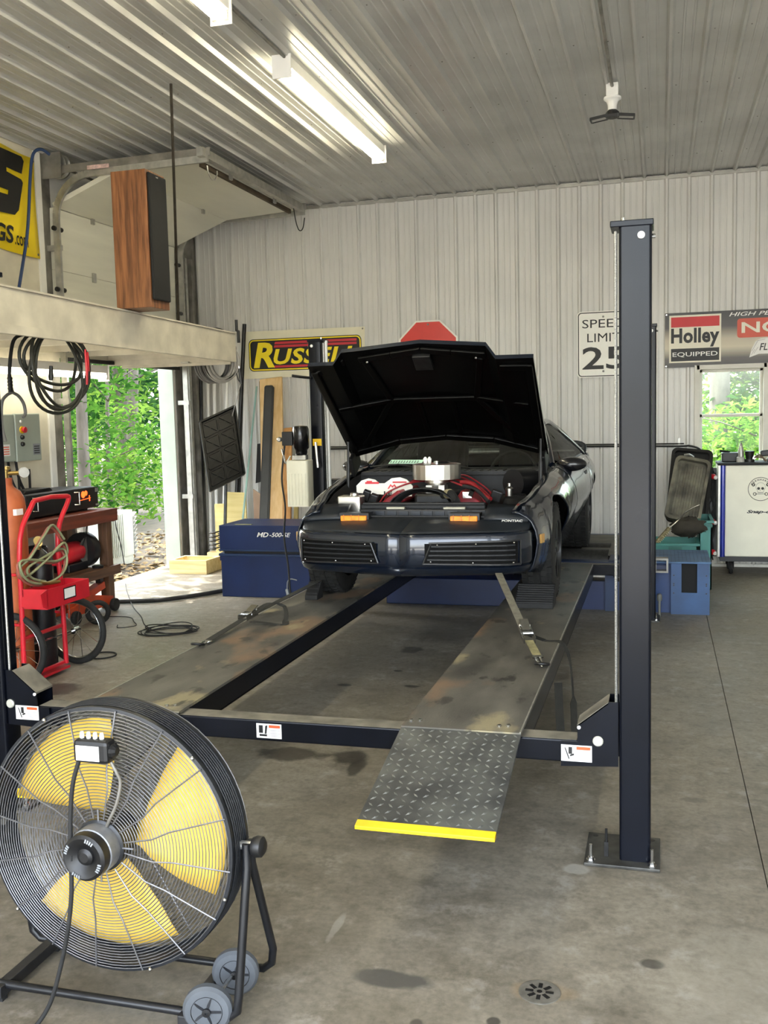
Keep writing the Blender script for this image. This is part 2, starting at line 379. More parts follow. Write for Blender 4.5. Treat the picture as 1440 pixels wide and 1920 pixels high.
for (z0, z1, yo) in ((1.62, WZ1-0.03, 0.06), (WZ0+0.035, 1.645, 0.03)):
    sa = MB(); x0, x1 = WX0+0.035, WX1-0.035; w = 0.03
    sa.box(x0, x0+w, YB+yo-0.015, YB+yo+0.015, z0, z1).box(x1-w, x1, YB+yo-0.015, YB+yo+0.015, z0, z1).box(x0, x1, YB+yo-0.015, YB+yo+0.015, z1-w, z1).box(x0, x1, YB+yo-0.015, YB+yo+0.015, z0, z0+w)
    sa = sa.build('sash', M_vinyl, wnd, bevel=0.003)
    MB().box(x0+w, x1-w, YB+yo-0.002, YB+yo+0.002, z0+w, z1-w).build('pane', M_pane, sa)

# ---- overhead door, part open: sections, tracks, hardware
dr = thing('overhead_door', 'part-open sectional overhead door with off-white panels and galvanised curved tracks', 'garage door', (XL+0.06, 9.3, 2.33))
def section(p, q, th=0.045):
    (xa, za), (xb, zb) = p, q
    return MB().prism([(xa, za), (xb, zb), (xb + (za-zb)*th/max(1e-6, sqrt((xb-xa)**2+(zb-za)**2)), zb + (xb-xa)*th/max(1e-6, sqrt((xb-xa)**2+(zb-za)**2))),
                       (xa + (za-zb)*th/max(1e-6, sqrt((xb-xa)**2+(zb-za)**2)), za + (xb-xa)*th/max(1e-6, sqrt((xb-xa)**2+(zb-za)**2)))],
                      XZf, 8.165, 10.525)
DP = [(-5.40, 2.33), (-5.40, 2.735), (-5.40, 3.14), (-5.385, 3.70), (-4.72, 3.955), (-3.90, 4.0)]
for a, b_ in zip(DP, DP[1:]):
    d = Vector((b_[0]-a[0], b_[1]-a[1])).normalized()*0.0008
    se = section((a[0]+d.x, a[1]+d.y), (b_[0]-d.x, b_[1]-d.y)).build('door_section', M_doorpanel, dr, bevel=0.004)
    for yy in (8.8, 9.9):
        MB().obox((b_[0]+0.012, yy, b_[1]), (0.02, 0.05, 0.09)).build('hinge', M_galv, se)
MB().bar((-3.84, 8.05, 4.03), (-3.84, 10.62, 4.03), 0.06, 0.075).build('top_strut', M_galv, dr)
MB().bar((-3.93, 8.25, 3.985), (-3.93, 10.45, 3.985), 0.03, 0.06).build('stiffener', mat('rusty_angle', '#4f4334', 0.7, 0.3, 0.3), dr)
MB().box(-5.42, -5.36, 8.22, 10.48, 2.30, 2.335).build('bottom_seal', M_rubber, dr)
for yy, sg in ((8.13, 1), (10.57, -1)):
    prof = [(-5.34, 0.1), (-5.34, 3.58)] + [(-5.34 + 0.38*(1-cos(t)), 3.58 + 0.38*sin(t)) for t in [radians(9*k) for k in range(1, 11)]] + [(-3.80, 3.985)]
    rows = []
    for (a, c) in prof: rows.append(Vector((a, yy, c)))
    tk = MB()
    for p, q in zip(rows, rows[1:]): tk.bar(p, q, 0.06, 0.03, (0, 1, 0))
    tk.build('track', M_galv, dr)
    MB().bar((-5.36, yy, 4.02), (-3.78, yy, 4.045), 0.008, 0.07).build('track_angle', M_galvdark, dr)
    for zz in (0.8, 1.9, 3.3): MB().box(-5.44, -5.30, yy-0.02, yy+0.02, zz, zz+0.05).build('track_bracket', M_galv, dr)
    for zz in (2.4, 2.95, 3.5): MB().cyl((-5.35, yy-0.04*sg, zz), (-5.35, yy+0.09*sg, zz), 0.022, 10).build('roller', M_darksteel, dr)
    MB().lathe([(0.03, -0.05), (0.11, -0.04), (0.11, -0.03), (0.085, -0.02), (0.085, 0.02), (0.11, 0.03), (0.11, 0.05), (0.03, 0.055)], (-5.33, yy+0.06*sg, 4.07), (0, 1, 0), 24).build('cable_drum', M_galv, dr, smooth=30)
    MB().box(-5.45, -5.24, yy-0.035, yy-0.03, 3.94, 4.17).build('end_bearing_plate', M_galvdark, dr)
MB().cyl((-5.33, 8.1, 4.07), (-5.33, 10.6, 4.07), 0.0125, 10).build('torsion_shaft', M_galvdark, dr)
sp = []
for k in range(0, 420): sp.append((-5.33 + 0.035*cos(k*0.9), 8.9 + k*0.0022, 4.07 + 0.035*sin(k*0.9)))
MB().tube(sp, 0.0035, 5).build('torsion_spring', M_darksteel, dr)
MB().tube([(-3.82 + 0.0, 8.25 + 0.10*cos(t), 3.93 + 0.10*sin(t)) for t in [pi + k*pi/10 for k in range(11)]], 0.006, 6).build('pull_loop', M_galv, dr)
lp = bez([(-3.86, 10.38, 4.0), (-3.85, 10.42, 3.85), (-3.83, 10.46, 3.77), (-3.81, 10.52, 3.8), (-3.8, 10.56, 3.92)], 6)
MB().tube(lp, 0.006, 6).build('pull_loop', M_darksteel, dr)
MB().box(-4.97, -4.75, 8.09, 8.096, 3.985, 4.02).build('track_sticker', mat('sticker_pink', '#d8b9b4', 0.5, 0, 0.2, 40), dr)

# ---- outdoors: ground, trees
def leafmat(name, c1, c2):
    m = bpy.data.materials.new(name); m.use_nodes = True; n = m.node_tree.nodes; l = m.node_tree.links
    n.remove(n['Principled BSDF']); o = n['Material Output']
    oi = n.new('ShaderNodeNewGeometry'); nz = n.new('ShaderNodeTexNoise'); nz.inputs['Scale'].default_value = 2.3; nz.inputs['Detail'].default_value = 5; l.new(oi.outputs['Position'], nz.inputs['Vector'])
    rp = n.new('ShaderNodeValToRGB'); l.new(nz.outputs['Fac'], rp.inputs[0])
    rp.color_ramp.elements[0].position = 0.4; rp.color_ramp.elements[1].position = 0.62
    rp.color_ramp.elements[0].color = lin(c1); rp.color_ramp.elements[1].color = lin(c2)
    d = n.new('ShaderNodeBsdfDiffuse'); t = n.new('ShaderNodeBsdfTranslucent'); mx = n.new('ShaderNodeMixShader'); mx.inputs[0].default_value = 0.5
    l.new(rp.outputs[0], d.inputs[0]); l.new(rp.outputs[0], t.inputs[0]); l.new(d.outputs[0], mx.inputs[1]); l.new(t.outputs[0], mx.inputs[2]); l.new(mx.outputs[0], o.inputs[0])
    return m
M_leaf = [leafmat('leaf_green', '#24461b', '#54802f'), leafmat('leaf_deep', '#1e3d22', '#49703a'), leafmat('leaf_yellowgreen', '#3f6725', '#80a042')]
M_bark = mat('tree_bark', '#5f584e', 0.85, 0, 0.3, 9, bump=0.6, bscale=14, stretch=(1, 1, 0.25))
M_soil = mat('forest_floor', '#5a4e3b', 0.95, 0, 0.4, 5, col2='#3f3a2a', bump=0.8, bscale=9)
def gz(x, y):
    d = max(0.0, (XL-0.35) - x, y - (YB+0.5)*1.0 if x > XL-1 else 0)
    return -0.06 + min(0.10, d*0.12) + 0.10*sin(x*1.3+y*0.7)*min(1, d*0.3)*0.5 + 0.02*max(0, d-3)*0.6
NX, NY = 60, 60
rows = []
for i in range(NX+1):
    xx_ = -45 + 75*i/NX
    rows.append([(xx_, yy_, gz(xx_, yy_) if not (XL-0.3 < xx_ < XR+0.3 and YF-1 < yy_ < YB+0.3) else -0.14) for yy_ in [-25 + 75*j/NY for j in range(NY+1)]])
gr = MB().grid(rows).build('ground', M_soil, smooth=180); tag(gr, kind='structure')
bounce = MB().box(-7.5, 7.5, -16.0, YF-0.02, -0.07, -0.03).build('added_bounce_slab', mat('bounce_slab_concrete', '#c2bdb1', 0.85, 0, 0.12, 2)); tag(bounce, kind='structure')  # unseen pale slab added to bounce sunlight up onto the ceiling
gv = MB()
rs = random.Random(3)
for k in range(1500):
    px = XL-0.25 - abs(rs.gauss(0, 1.2)); py = rs.uniform(7.6, 13.5); s_ = rs.uniform(0.02, 0.07)
    if px > XL-0.2: continue
    a = rs.uniform(0, 6.28); z = gz(px, py) + 0.02
    gv.add([(px+s_*cos(a), py+s_*sin(a), z+rs.uniform(0, .03)), (px-s_*.5*sin(a), py+s_*.5*cos(a), z), (px-s_*cos(a), py-s_*sin(a), z+rs.uniform(0, .03)), (px+s_*.5*sin(a), py-s_*.5*cos(a), z+rs.uniform(0, .04))], [(0, 1, 2, 3)])
tag(gv.build('leaf_litter', mat('dry_leaves', '#9a8358', 0.9, 0, 0.4, 12, col2='#5c4a30')), 'brown dry leaf litter on the soil outside the overhead door', 'leaf litter', kind='stuff')
def foliage(seed, blobs, n, size, drop=0.25):
    r = random.Random(seed); b = MB(); tot = sum(q[3]*q[4]*q[5] for q in blobs)
    for (cx, cy, cz, ax, ay, az) in blobs:
        for k in range(int(n*ax*ay*az/tot)):
            while True:
                p = Vector((r.uniform(-1, 1), r.uniform(-1, 1), r.uniform(-1, 1)))
                if 0.15 < p.length < 1: break
            p = Vector((cx + p.x*ax, cy + p.y*ay, cz + p.z*az))
            R = Euler((r.gauss(0, 0.5), r.gauss(0, 0.5), r.uniform(0, 6.28))).to_matrix(); s_ = size*r.uniform(0.6, 1.3)
            q = [Vector((0, -1, 0)), Vector((0.42, -0.25, 0.05)), Vector((0.36, 0.35, 0.06)), Vector((0, 1, -drop)), Vector((-0.36, 0.35, 0.06)), Vector((-0.42, -0.25, 0.05))]
            b.add([p + R @ (v*s_) for v in q], [(0, 1, 2, 3), (0, 3, 4, 5)])
    return b
def tree(label, x, y, r, h, blobs, n, size, mi, lean=(0, 0), branches=4, group='trees beyond the overhead door'):
    t = thing('tree', label, 'tree', (x, y, gz(x, y)-0.05), 0, group); z0 = gz(x, y)-0.1
    rr = random.Random(int(x*100)+int(y*10)); pts = [(x + lean[0]*q + 0.05*sin(3*q+x), y + lean[1]*q, z0 + h*q) for q in [k/8 for k in range(9)]]
    tr_ = MB().tube(pts, [r*(1-0.55*k/8) for k in range(9)], 10).build('trunk', M_bark, t, smooth=60)
    for k in range(branches):
        q = rr.uniform(0.35, 0.9); a = rr.uniform(0, 6.28); p0 = Vector((x + lean[0]*q, y + lean[1]*q, z0 + h*q)); L = rr.uniform(0.8, 2.0)
        MB().tube(bez([p0, p0 + Vector((cos(a)*L*0.5, sin(a)*L*0.5, 0.35)), p0 + Vector((cos(a)*L, sin(a)*L, 0.5))], 4), [r*0.28*(1-i/12) for i in range(9)], 6).build('branch', M_bark, tr_, smooth=60)
    fo = foliage(int(abs(x)*37+y*11), blobs, n, size).build('foliage', M_leaf[mi], t); fo['kind'] = 'stuff'
    return t
tree('slim grey sapling just left of centre in the overhead door opening', -8.0, 12.6, 0.10, 6.0, [(-8.3, 12.8, 2.6, 1.2, 1.3, 1.0), (-8.0, 13.4, 1.0, 1.0, 1.2, 0.9), (-8.6, 12.0, 4.2, 1.5, 1.5, 1.2)], 2600, 0.075, 0)
tree('straight forest tree behind the white louvred metal box outside', -11.0, 18.7, 0.19, 9.0, [(-11.2, 18.4, 3.2, 2.0, 2.4, 1.4), (-11.5, 19.8, 1.2, 1.6, 2.2, 1.0), (-11, 18, 6, 2.4, 2.4, 1.6)], 4200, 0.10, 1)
tree('leafy tree seen beside the far white door jamb', -9.4, 16.2, 0.12, 7.0, [(-9.6, 16.4, 2.6, 1.1, 1.5, 1.0), (-9.2, 15.6, 1.0, 0.9, 1.1, 0.8), (-9.6, 16, 4.6, 1.8, 1.8, 1.2)], 2400, 0.075, 2, lean=(0.3, 0.5))
tree('dark-trunked tree deep in the woods beyond the overhead door', -16.5, 26.2, 0.26, 11.0, [(-16.5, 25, 3.4, 3.0, 3.6, 2.0), (-16.8, 28, 1.6, 2.6, 3.2, 1.4), (-16, 25, 7, 3.2, 3.2, 2.2)], 4500, 0.15, 1)
tree('yellow-green bushy sapling low in the overhead door opening', -8.8, 14.6, 0.05, 3.0, [(-8.9, 14.7, 1.3, 1.0, 1.3, 0.9), (-8.4, 14.2, 0.5, 0.9, 1.1, 0.5), (-8.8, 15.6, 0.6, 0.9, 1.1, 0.6)], 2200, 0.06, 2)
tree('overhanging tree that dapples the sunlight on the door apron', -9.2, 7.4, 0.18, 8.5, [(-7.6, 8.2, 4.6, 1.3, 1.6, 0.7), (-8.2, 7.6, 6.2, 1.8, 2.0, 1.0), (-7.4, 9.0, 5.4, 1.0, 1.2, 0.7)], 330, 0.15, 0)
tree('unseen broad-crowned tree added left of the overhead door to shade the apron', -12.0, 8.6, 0.25, 9.5, [(-9.6, 7.6, 8.6, 3.6, 3.8, 1.0), (-12, 8.6, 9.5, 3.0, 3.0, 1.2)], 260, 0.24, 1)  # unseen crown added to block sky and break up the sun
tree('unseen high-crowned tree added over the woods to block sky light', -14.5, 14.5, 0.3, 10.0, [(-12, 13, 9.0, 4.5, 4.5, 1.6), (-15, 17, 9.5, 4.5, 4.5, 1.6)], 4200, 0.22, 1)  # crowns added above the door view to cut sky light outside
GW = 'woodland trees left of the building'  # trees added on this side to block sky light, most out of view
for (x_, y_, sd_, lab_) in ((-10.5, 3.6, 0, 'unseen woodland tree added beside the left wall to block sky light'), (-14.5, -1.5, 1, 'unseen woodland tree added off the front left corner to block sky light'), (-17.0, 6.0, 2, 'unseen woodland tree added well left of the overhead door to block sky light'),
                           (-13.0, 22.5, 3, 'dense woodland tree filling the deep background of the door view'), (-22.0, 17.0, 4, 'unseen woodland tree added far left to block sky light'), (-20.0, 31.0, 5, 'distant woodland tree closing the door view on the right')):
    tree(lab_, x_, y_, 0.24, 10.0, [(x_, y_, 3.2, 2.4, 2.6, 2.2), (x_+0.6, y_-0.8, 7.5, 3.6, 3.6, 2.6)], 4200, 0.20, sd_ % 2, group=GW)
G2 = 'trees beyond the back window'
tree('thick grey trunk tree seen through the back window', 0.95, 18.2, 0.20, 9.0, [(1.4, 19.2, 3.2, 1.6, 1.5, 1.1), (2.0, 18.4, 1.4, 1.4, 1.5, 1.0), (1, 18.5, 6, 2.0, 2.0, 1.4)], 5200, 0.10, 1, group=G2)
tree('low bright shrub-like tree beneath the back window view', 1.6, 15.0, 0.05, 2.4, [(1.5, 15.2, 1.1, 1.2, 0.9, 0.8), (0.8, 15.6, 0.7, 0.9, 0.9, 0.6)], 3600, 0.07, 2, group=G2)
tree('slender pale tree right of the thick trunk outside the window', 2.0, 20.8, 0.09, 7.0, [(2.2, 21.0, 2.6, 1.6, 1.6, 1.4), (1.2, 21.6, 1.2, 1.4, 1.4, 1.0)], 4200, 0.10, 2, group=G2)
# white ribbed metal box standing outside the door
ac = thing('louvred_box', 'white ribbed metal box with a louvred end standing outside the overhead door', 'metal box', (-6.25, 10.4, 0.0))
MB().box(-6.45, -6.22, 10.12, 10.72, 0.0, 0.62).build('box_body', mat('chalky_white', '#b4b8ad', 0.6, 0, 0.1), ac)
for k in range(9): MB().box(-6.22, -6.205, 10.13+k*0.04, 10.15+k*0.04, 0.12, 0.62).build('rib', MATS['chalky_white'], ac)
MB().box(-6.45, -6.212, 10.50, 10.725, 0.10, 0.65).build('end_cover', mat('chalky_white', '#d8dbd0', 0.6, 0, 0.1), ac)
for k in range(10): MB().obox((-6.33, 10.78, 0.12+k*0.052), (0.24, 0.10, 0.008), (0.5, 0, 0)).build('louvre', M_galv, ac)
MB().tube(bez([(-6.19, 10.28, 0.62), (-6.18, 10.30, 0.45), (-6.17, 10.36, 0.25), (-6.15, 10.38, 0.02)], 5), 0.006, 6).build('cord', M_rubber, ac)

# ================================================================== FOUR-POST LIFT
LXr, LXl, LY, LW, LL, LH = -0.1443, -2.9515, 3.7032, 0.115, 4.4805, 2.39
RZ = 0.48
lift = thing('four_post_lift', 'black four-post car lift with two long runways raised above the floor', 'car lift', (-1.55, 5.9, 0))
def post(x, y, near, left):
    p = MB().prism(rrect(x, x+LW, y, y+LW, 0.012, 3), XY, 0.012, LH-0.02)
    po = p.build('post', M_post, lift, smooth=35)
    ix = 1 if left else -1; cx = x+LW/2; cy = y+LW/2
    bx0, bx1 = (x-0.02, x+LW+0.13) if left else (x-0.13, x+LW+0.035)
    MB().box(bx0, bx1, y-0.05, y+LW+0.12, 0.0, 0.013).build('base_plate', mat('worn_base_plate', '#4a4945', 0.45, 0.4, 0.35, 14), po, bevel=0.003)
    for bx in (bx0+0.03, bx1-0.03): MB().lathe([(0.011, 0.0131), (0.011, 0.0136), (0, 0.0136)], (bx, y+LW+0.09, 0), n=12, cap=False).build('spare_hole', M_black, po)
    for bx, by in ((bx0+0.025, y-0.02), (bx1-0.03, y-0.02)):
        MB().cyl((bx, by, 0.0), (bx, by, 0.075), 0.006, 8).lathe([(0.012, 0.013), (0.012, 0.026)], (bx, by, 0), n=6).lathe([(0.018, 0.012), (0.018, 0.016)], (bx, by, 0), n=12).build('anchor_bolt', M_steel, po)
    MB().box(x-0.03 if not left else x-0.006, x+LW+(0.006 if not left else 0.03), y-0.006, y+LW+0.02, LH-0.022, LH).build('cap_plate', M_post, po, bevel=0.003)
    MB().cyl((cx-0.05*(-ix)*0.9, cy, LH-0.03), (cx-0.05*(-ix)*0.9, cy, LH+0.02), 0.007, 8).build('cable_stud', M_steel, po)
    MB().lathe([(0.006, 0), (0.013, 0), (0.013, 0.006), (0.008, 0.008)], (x+LW*0.68 if not left else x+LW*0.3, y-0.001, LH-0.055), (0, -1, 0), 14).build('bolt_head', M_whitepl, po)
    MB().lathe([(0.008, 0), (0.008, 0.012)], (x+LW if not left else x, cy-0.02, LH-0.055), (1 if not left else -1, 0, 0), 8).build('bolt_end', M_steel, po)
    kx = x-0.012 if not left else x+LW+0.012
    MB().cyl((kx, cy-0.02, 0.5), (kx, cy-0.02, LH-0.03), 0.0055, 8).build('lift_cable', mat('wire_rope', '#b9b8b2', 0.35, 0.7, 0.3, 200), po)
    return po
P_nr = post(LXr, LY, True, False); P_fr = post(LXr, LY+LL, False, False)
P_nl = post(LXl, LY, True, True); P_fl = post(LXl, LY+LL, False, True)
# latch rod clip on the near right post
MB().cyl((LXr-0.05, LY+0.03, 0.01), (LXr-0.05, LY+0.03, 0.12), 0.005, 8).box(LXr-0.058, LXr-0.042, LY+0.022, LY+0.038, 0.0, 0.07).build('latch_pin', M_darksteel, P_nr)
def crossbeam(yb):
    b = MB().box(LXl+LW+0.012, LXr-0.012, yb, yb+0.10, 0.372, 0.460).build('crossbeam', M_post, lift, bevel=0.006)
    MB().box(LXl+LW+0.16, LXr-0.16, yb+0.004, yb+0.096, 0.4605, 0.4615).build('beam_top_dust', mat('dusty_steel', '#807b6f', 0.6, 0.2, 0.3, 10), b)
    for s, x0 in ((1, LXl+LW+0.004), (-1, LXr-0.004)):
        poly = [(x0, 0.372), (x0 + s*0.215, 0.360), (x0 + s*0.215, 0.458), (x0 + s*0.152, 0.458), (x0 + s*0.152, 0.525), (x0 + s*0.034, 0.620), (x0, 0.621)]
        if s < 0: poly = poly[::-1]
        MB().prism(poly, XZf, yb-0.012, yb-0.004).prism(poly, XZf, yb+0.104, yb+0.112).build('end_bracket', M_post, b)
        q0, q1 = (x0 + s*0.153, 0.526), (x0 + s*0.036, 0.621)
        MB().add([(q0[0], yb-0.012, q0[1]), (q1[0], yb-0.012, q1[1]), (q1[0], yb+0.112, q1[1]), (q0[0], yb+0.112, q0[1]),
                  (q0[0], yb-0.012, q0[1]-0.008), (q1[0], yb-0.012, q1[1]-0.008), (q1[0], yb+0.112, q1[1]-0.008), (q0[0], yb+0.112, q0[1]-0.008)],
                 [(0, 3, 2, 1), (4, 5, 6, 7), (0, 1, 5, 4), (1, 2, 6, 5), (2, 3, 7, 6), (3, 0, 4, 7)]).build('bracket_cover', mat('dusty_steel', '#807b6f', 0.6, 0.2, 0.3, 10), b)
        MB().lathe([(0.020, 0), (0.020, 0.006), (0.016, 0.009)], (x0 + (0.018 if s > 0 else -0.075), yb-0.012, 0.468), (0, -1, 0), 16).build('axle_end', mat('zinc_plate', '#c9c8bd', 0.4, 0.4, 0.1), b)
        MB().lathe([(0.007, 0), (0.007, 0.005)], (x0 + s*0.146, yb-0.012, 0.517), (0, -1, 0), 10).build('bolt_head', M_whitepl, b)
    return b
B1 = crossbeam(3.733); B2 = crossbeam(8.16)
def decal(x0, x1, z0, z1, y, kind, par):
    d = MB().box(x0, x1, y-0.0012, y, z0, z1).build('warning_label', M_labelw, par)
    w = x1-x0; h = z1-z0; yy = y-0.002
    MB().box(x0+w*0.5, x1-w*0.05, yy, y-0.0012, z1-h*0.27, z1-h*0.08).build('label_header', M_labelo, d)
    t = MB()
    for k in range(5): t.box(x0+w*0.5, x0+w*(0.93-0.05*(k % 2)), yy, y-0.0012, z0+h*(0.12+k*0.11), z0+h*(0.15+k*0.11))
    t.build('label_text', M_printg, d)
    q = MB()
    if kind == 0:
        q.box(x0+w*0.1, x0+w*0.26, yy, y-0.0012, z0+h*0.35, z1-h*0.12).box(x0+w*0.12, x0+w*0.42, yy, y-0.0012, z0+h*0.13, z0+h*0.27)
        q.prism([(x0+w*0.33, z0+h*0.3), (x0+w*0.40, z0+h*0.3), (x0+w*0.45, z1-h*0.1), (x0+w*0.36, z1-h*0.15)], XZf, yy, y-0.0012)
    else:
        q.prism([(x0+w*0.1, z1-h*0.12), (x0+w*0.15, z1-h*0.2), (x0+w*0.28, z0+h*0.15), (x0+w*0.24, z0+h*0.13)], XZf, yy, y-0.0012)
        q.box(x0+w*0.24, x0+w*0.36, yy, y-0.0012, z0+h*0.45, z1-h*0.12).prism([(x0+w*0.28, z0+h*0.4), (x0+w*0.42, z0+h*0.5), (x0+w*0.42, z0+h*0.38), (x0+w*0.30, z0+h*0.3)], XZf, yy, y-0.0012)
    q.build('label_symbol', M_print, d)
    return d
decal(-1.628, -1.516, 0.385, 0.447, 3.7325, 0, lift)
decal(-0.362, -0.246, 0.382, 0.446, 3.7205, 1, lift)
decal(-2.79, -2.672, 0.398, 0.462, 3.7205, 1, lift)
# runways: worn steel tread
def tread_mat():
    m = mat('worn_runway_steel', '#6f6c63', 0.55, 0.25, col2='#413f3b', scale=2.2, stretch=(2.2, 0.9, 1), bump=0.1, bscale=60, detail=9)
    n = m.node_tree.nodes; l = m.node_tree.links; b = n['Principled BSDF']; tc = n.new('ShaderNodeNewGeometry')
    src = b.inputs['Base Color'].links[0].from_socket
    for (sc, c, lo, hi, seed) in ((1.7, '#8a6f55', 0.56, 0.66, 3.1), (2.6, '#a39877', 0.60, 0.68, 9.7), (6.0, '#2b2926', 0.60, 0.66, 5.5)):
        mp = n.new('ShaderNodeMapping'); mp.inputs['Location'].default_value = (seed, seed*2, 0); mp.inputs['Scale'].default_value = (1.6, 0.8, 1); l.new(tc.outputs['Position'], mp.inputs[0])
        z = n.new('ShaderNodeTexNoise'); z.inputs['Scale'].default_value = sc; z.inputs['Detail'].default_value = 6; l.new(mp.outputs[0], z.inputs['Vector'])
        mr = n.new('ShaderNodeMapRange'); mr.inputs[1].default_value = lo; mr.inputs[2].default_value = hi; mr.inputs[4].default_value = 0.75; l.new(z.outputs['Fac'], mr.inputs[0])
        mx = n.new('ShaderNodeMixRGB'); l.new(mr.outputs[0], mx.inputs[0]); l.new(src, mx.inputs[1]); mx.inputs[2].default_value = lin(c); src = mx.outputs[0]
    l.new(src, b.inputs['Base Color']); return m
M_tread = tread_mat()
M_ramp = mat('ramp_checker_plate', '#5a5c59', 0.5, 0.35, col2='#303235', scale=7, detail=8)
def runway(x0, x1):
    y0, y1 = 3.72, 8.06
    r = MB().box(x0, x1, y0, y1, RZ-0.012, RZ).build('runway', M_tread, lift)
    s = MB()
    for xa, xb in ((x0, x0+0.012), (x1-0.012, x1)): s.box(xa, xb, y0+0.11, y1, RZ-0.115, RZ-0.012)
    s.box(x0, x0+0.05, y0+0.11, y1, RZ-0.120, RZ-0.112).box(x1-0.05, x1, y0+0.11, y1, RZ-0.120, RZ-0.112)
    s.build('side_channel', M_post, r)
    MB().box(x1-0.006 if x0 > -1.2 else x0, x1 if x0 > -1.2 else x0+0.006, y0, y1, RZ, RZ+0.002).build('edge_strip', mat('worn_edge_steel', '#a8a69c', 0.4, 0.5, 0.2, 30), r)
    # hinged ramp with raised lozenge plate and yellow lip
    ya, za, yb, zb = 3.09, 0.335, 3.73, 0.476
    rp = MB().add([(x0, ya, za), (x1, ya, za), (x1, yb, zb), (x0, yb, zb), (x0, ya, za-0.01), (x1, ya, za-0.01), (x1, yb, zb-0.01), (x0, yb, zb-0.01)],
                  [(0, 1, 2, 3), (7, 6, 5, 4), (0, 4, 5, 1), (1, 5, 6, 2), (2, 6, 7, 3), (3, 7, 4, 0)]).build('ramp', M_ramp, lift)
    oz = MB(); L = sqrt((yb-ya)**2 + (zb-za)**2); d = Vector((0, (yb-ya)/L, (zb-za)/L)); nrm = Vector((0, -d.z, d.y))
    nx, ny = 13, 17
    for i in range(nx):
        for j in range(ny):
            c = Vector((x0 + 0.02 + (x1-x0-0.04)*i/(nx-1), ya, za)) + d*(0.045 + (L-0.07)*j/(ny-1))
            t = (Vector((1, 0, 0)) + d*(1 if (i+j) % 2 else -1)).normalized(); w = nrm.cross(t)
            v = [c - t*0.014, c - w*0.0048 , c + t*0.014, c + w*0.0048, c + nrm*0.0045]
            oz.add(v, [(0, 1, 4), (1, 2, 4), (2, 3, 4), (3, 0, 4)])
    o = oz.build('lozenges', mat('worn_lozenge_steel', '#797b77', 0.35, 0.6, 0.3, 15), rp); o['kind'] = 'stuff'
    MB().add([(x0, ya-0.014, za-0.001), (x1, ya-0.014, za-0.001), (x1, ya+0.022, za+0.008), (x0, ya+0.022, za+0.008), (x0, ya-0.014, za-0.014), (x1, ya-0.014, za-0.014), (x1, ya+0.02, za-0.012), (x0, ya+0.02, za-0.012)],
             [(0, 1, 2, 3), (7, 6, 5, 4), (0, 4, 5, 1), (1, 5, 6, 2), (2, 6, 7, 3), (3, 7, 4, 0)]).build('yellow_lip', M_yellow, rp, bevel=0.002)
    MB().cyl((x0+0.01, 3.735, 0.468), (x1-0.01, 3.735, 0.468), 0.008, 8).build('hinge_pin', M_darksteel, rp)
    for hx in (x0+0.06, x1-0.06):
        MB().lathe([(0.010, 0), (0.010, 0.004), (0.007, 0.006)], (hx, 3.80, RZ), n=10).lathe([(0.010, 0), (0.010, 0.004), (0.007, 0.006)], (hx-0.035, 3.79, RZ), n=10).build('deck_bolts', M_steel, r)
    return r
runway(-0.996, -0.516); runway(-2.458, -1.978)
# hydraulic power unit on the far left post
pu = MB(); X0, Y0 = -3.085, 8.03
tankm = mat('poly_tank', '#e6e2cb', 0.45, 0, 0.06, 5)
tk = MB().prism(rrect(X0-0.01, X0+0.185, Y0-0.10, Y0+0.06, 0.02, 3), XY, 0.955, 1.352).build('fluid_tank', tankm, lift, smooth=40)
for k in range(6): MB().box(X0+0.005+k*0.03, X0+0.015+k*0.03, Y0-0.106, Y0-0.099, 0.97, 1.24).build('tank_rib', tankm, tk)
MB().box(X0+0.03, X0+0.15, Y0-0.06, Y0+0.03, 1.352, 1.40).build('pump_head', M_steel, lift, bevel=0.006)
MB().box(X0+0.06, X0+0.16, Y0-0.07, Y0-0.05, 1.36, 1.392).build('valve_block', M_galv, lift)
MB().lathe([(0.05, 1.40), (0.055, 1.42), (0.055, 1.44), (0.07, 1.46), (0.07, 1.62), (0.06, 1.645), (0.02, 1.65)], (X0+0.105, Y0-0.02, 0), n=20).build('electric_motor', mat('gloss_black', '#0d0d0e', 0.2, 0, 0.1), lift, smooth=40)
MB().box(X0-0.06, X0+0.035, Y0-0.05, Y0+0.04, 1.48, 1.60).build('switch_box', M_black, lift, bevel=0.006)
MB().lathe([(0.022, 0), (0.022, 0.02), (0.014, 0.03)], (X0-0.075, Y0-0.05, 1.535), (0, -1, 0), 12).build('push_button', M_steel, lift)
MB().tube(bez([(X0+0.02, Y0-0.06, 1.39), (X0-0.02, Y0-0.08, 1.33), (X0-0.03, Y0-0.08, 1.38), (X0-0.06, Y0-0.05, 1.45)], 6), 0.008, 8).build('hydraulic_line', M_steel, lift)
cord = bez([(X0-0.03, Y0-0.06, 1.48), (X0-0.05, Y0-0.10, 1.2), (X0-0.02, Y0-0.12, 0.95), (X0-0.04, Y0-0.12, 0.7), (X0-0.0, Y0-0.15, 0.45), (X0+0.03, Y0-0.2, 0.25), (X0+0.06, Y0-0.2, 0.08)], 8)
MB().tube(cord, 0.008, 8).build('power_cord', M_rubber, lift)
MB().box(LXl+0.02, LXl+0.10, 8.178, 8.183, 1.47, 1.53).build('yellow_sticker', M_yellow, lift)
MB().cyl((LXl+0.06, 8.14, 1.50), (LXl+0.09, 8.10, 1.28), 0.012, 8).build('release_lever', M_steel, lift)
MB().tube([(LXl+0.02, 8.17, 2.06), (LXl-0.05, 8.10, 2.07), (LXl-0.11, 8.06, 2.08)], 0.012, 8).build('latch_handle', M_black, lift)
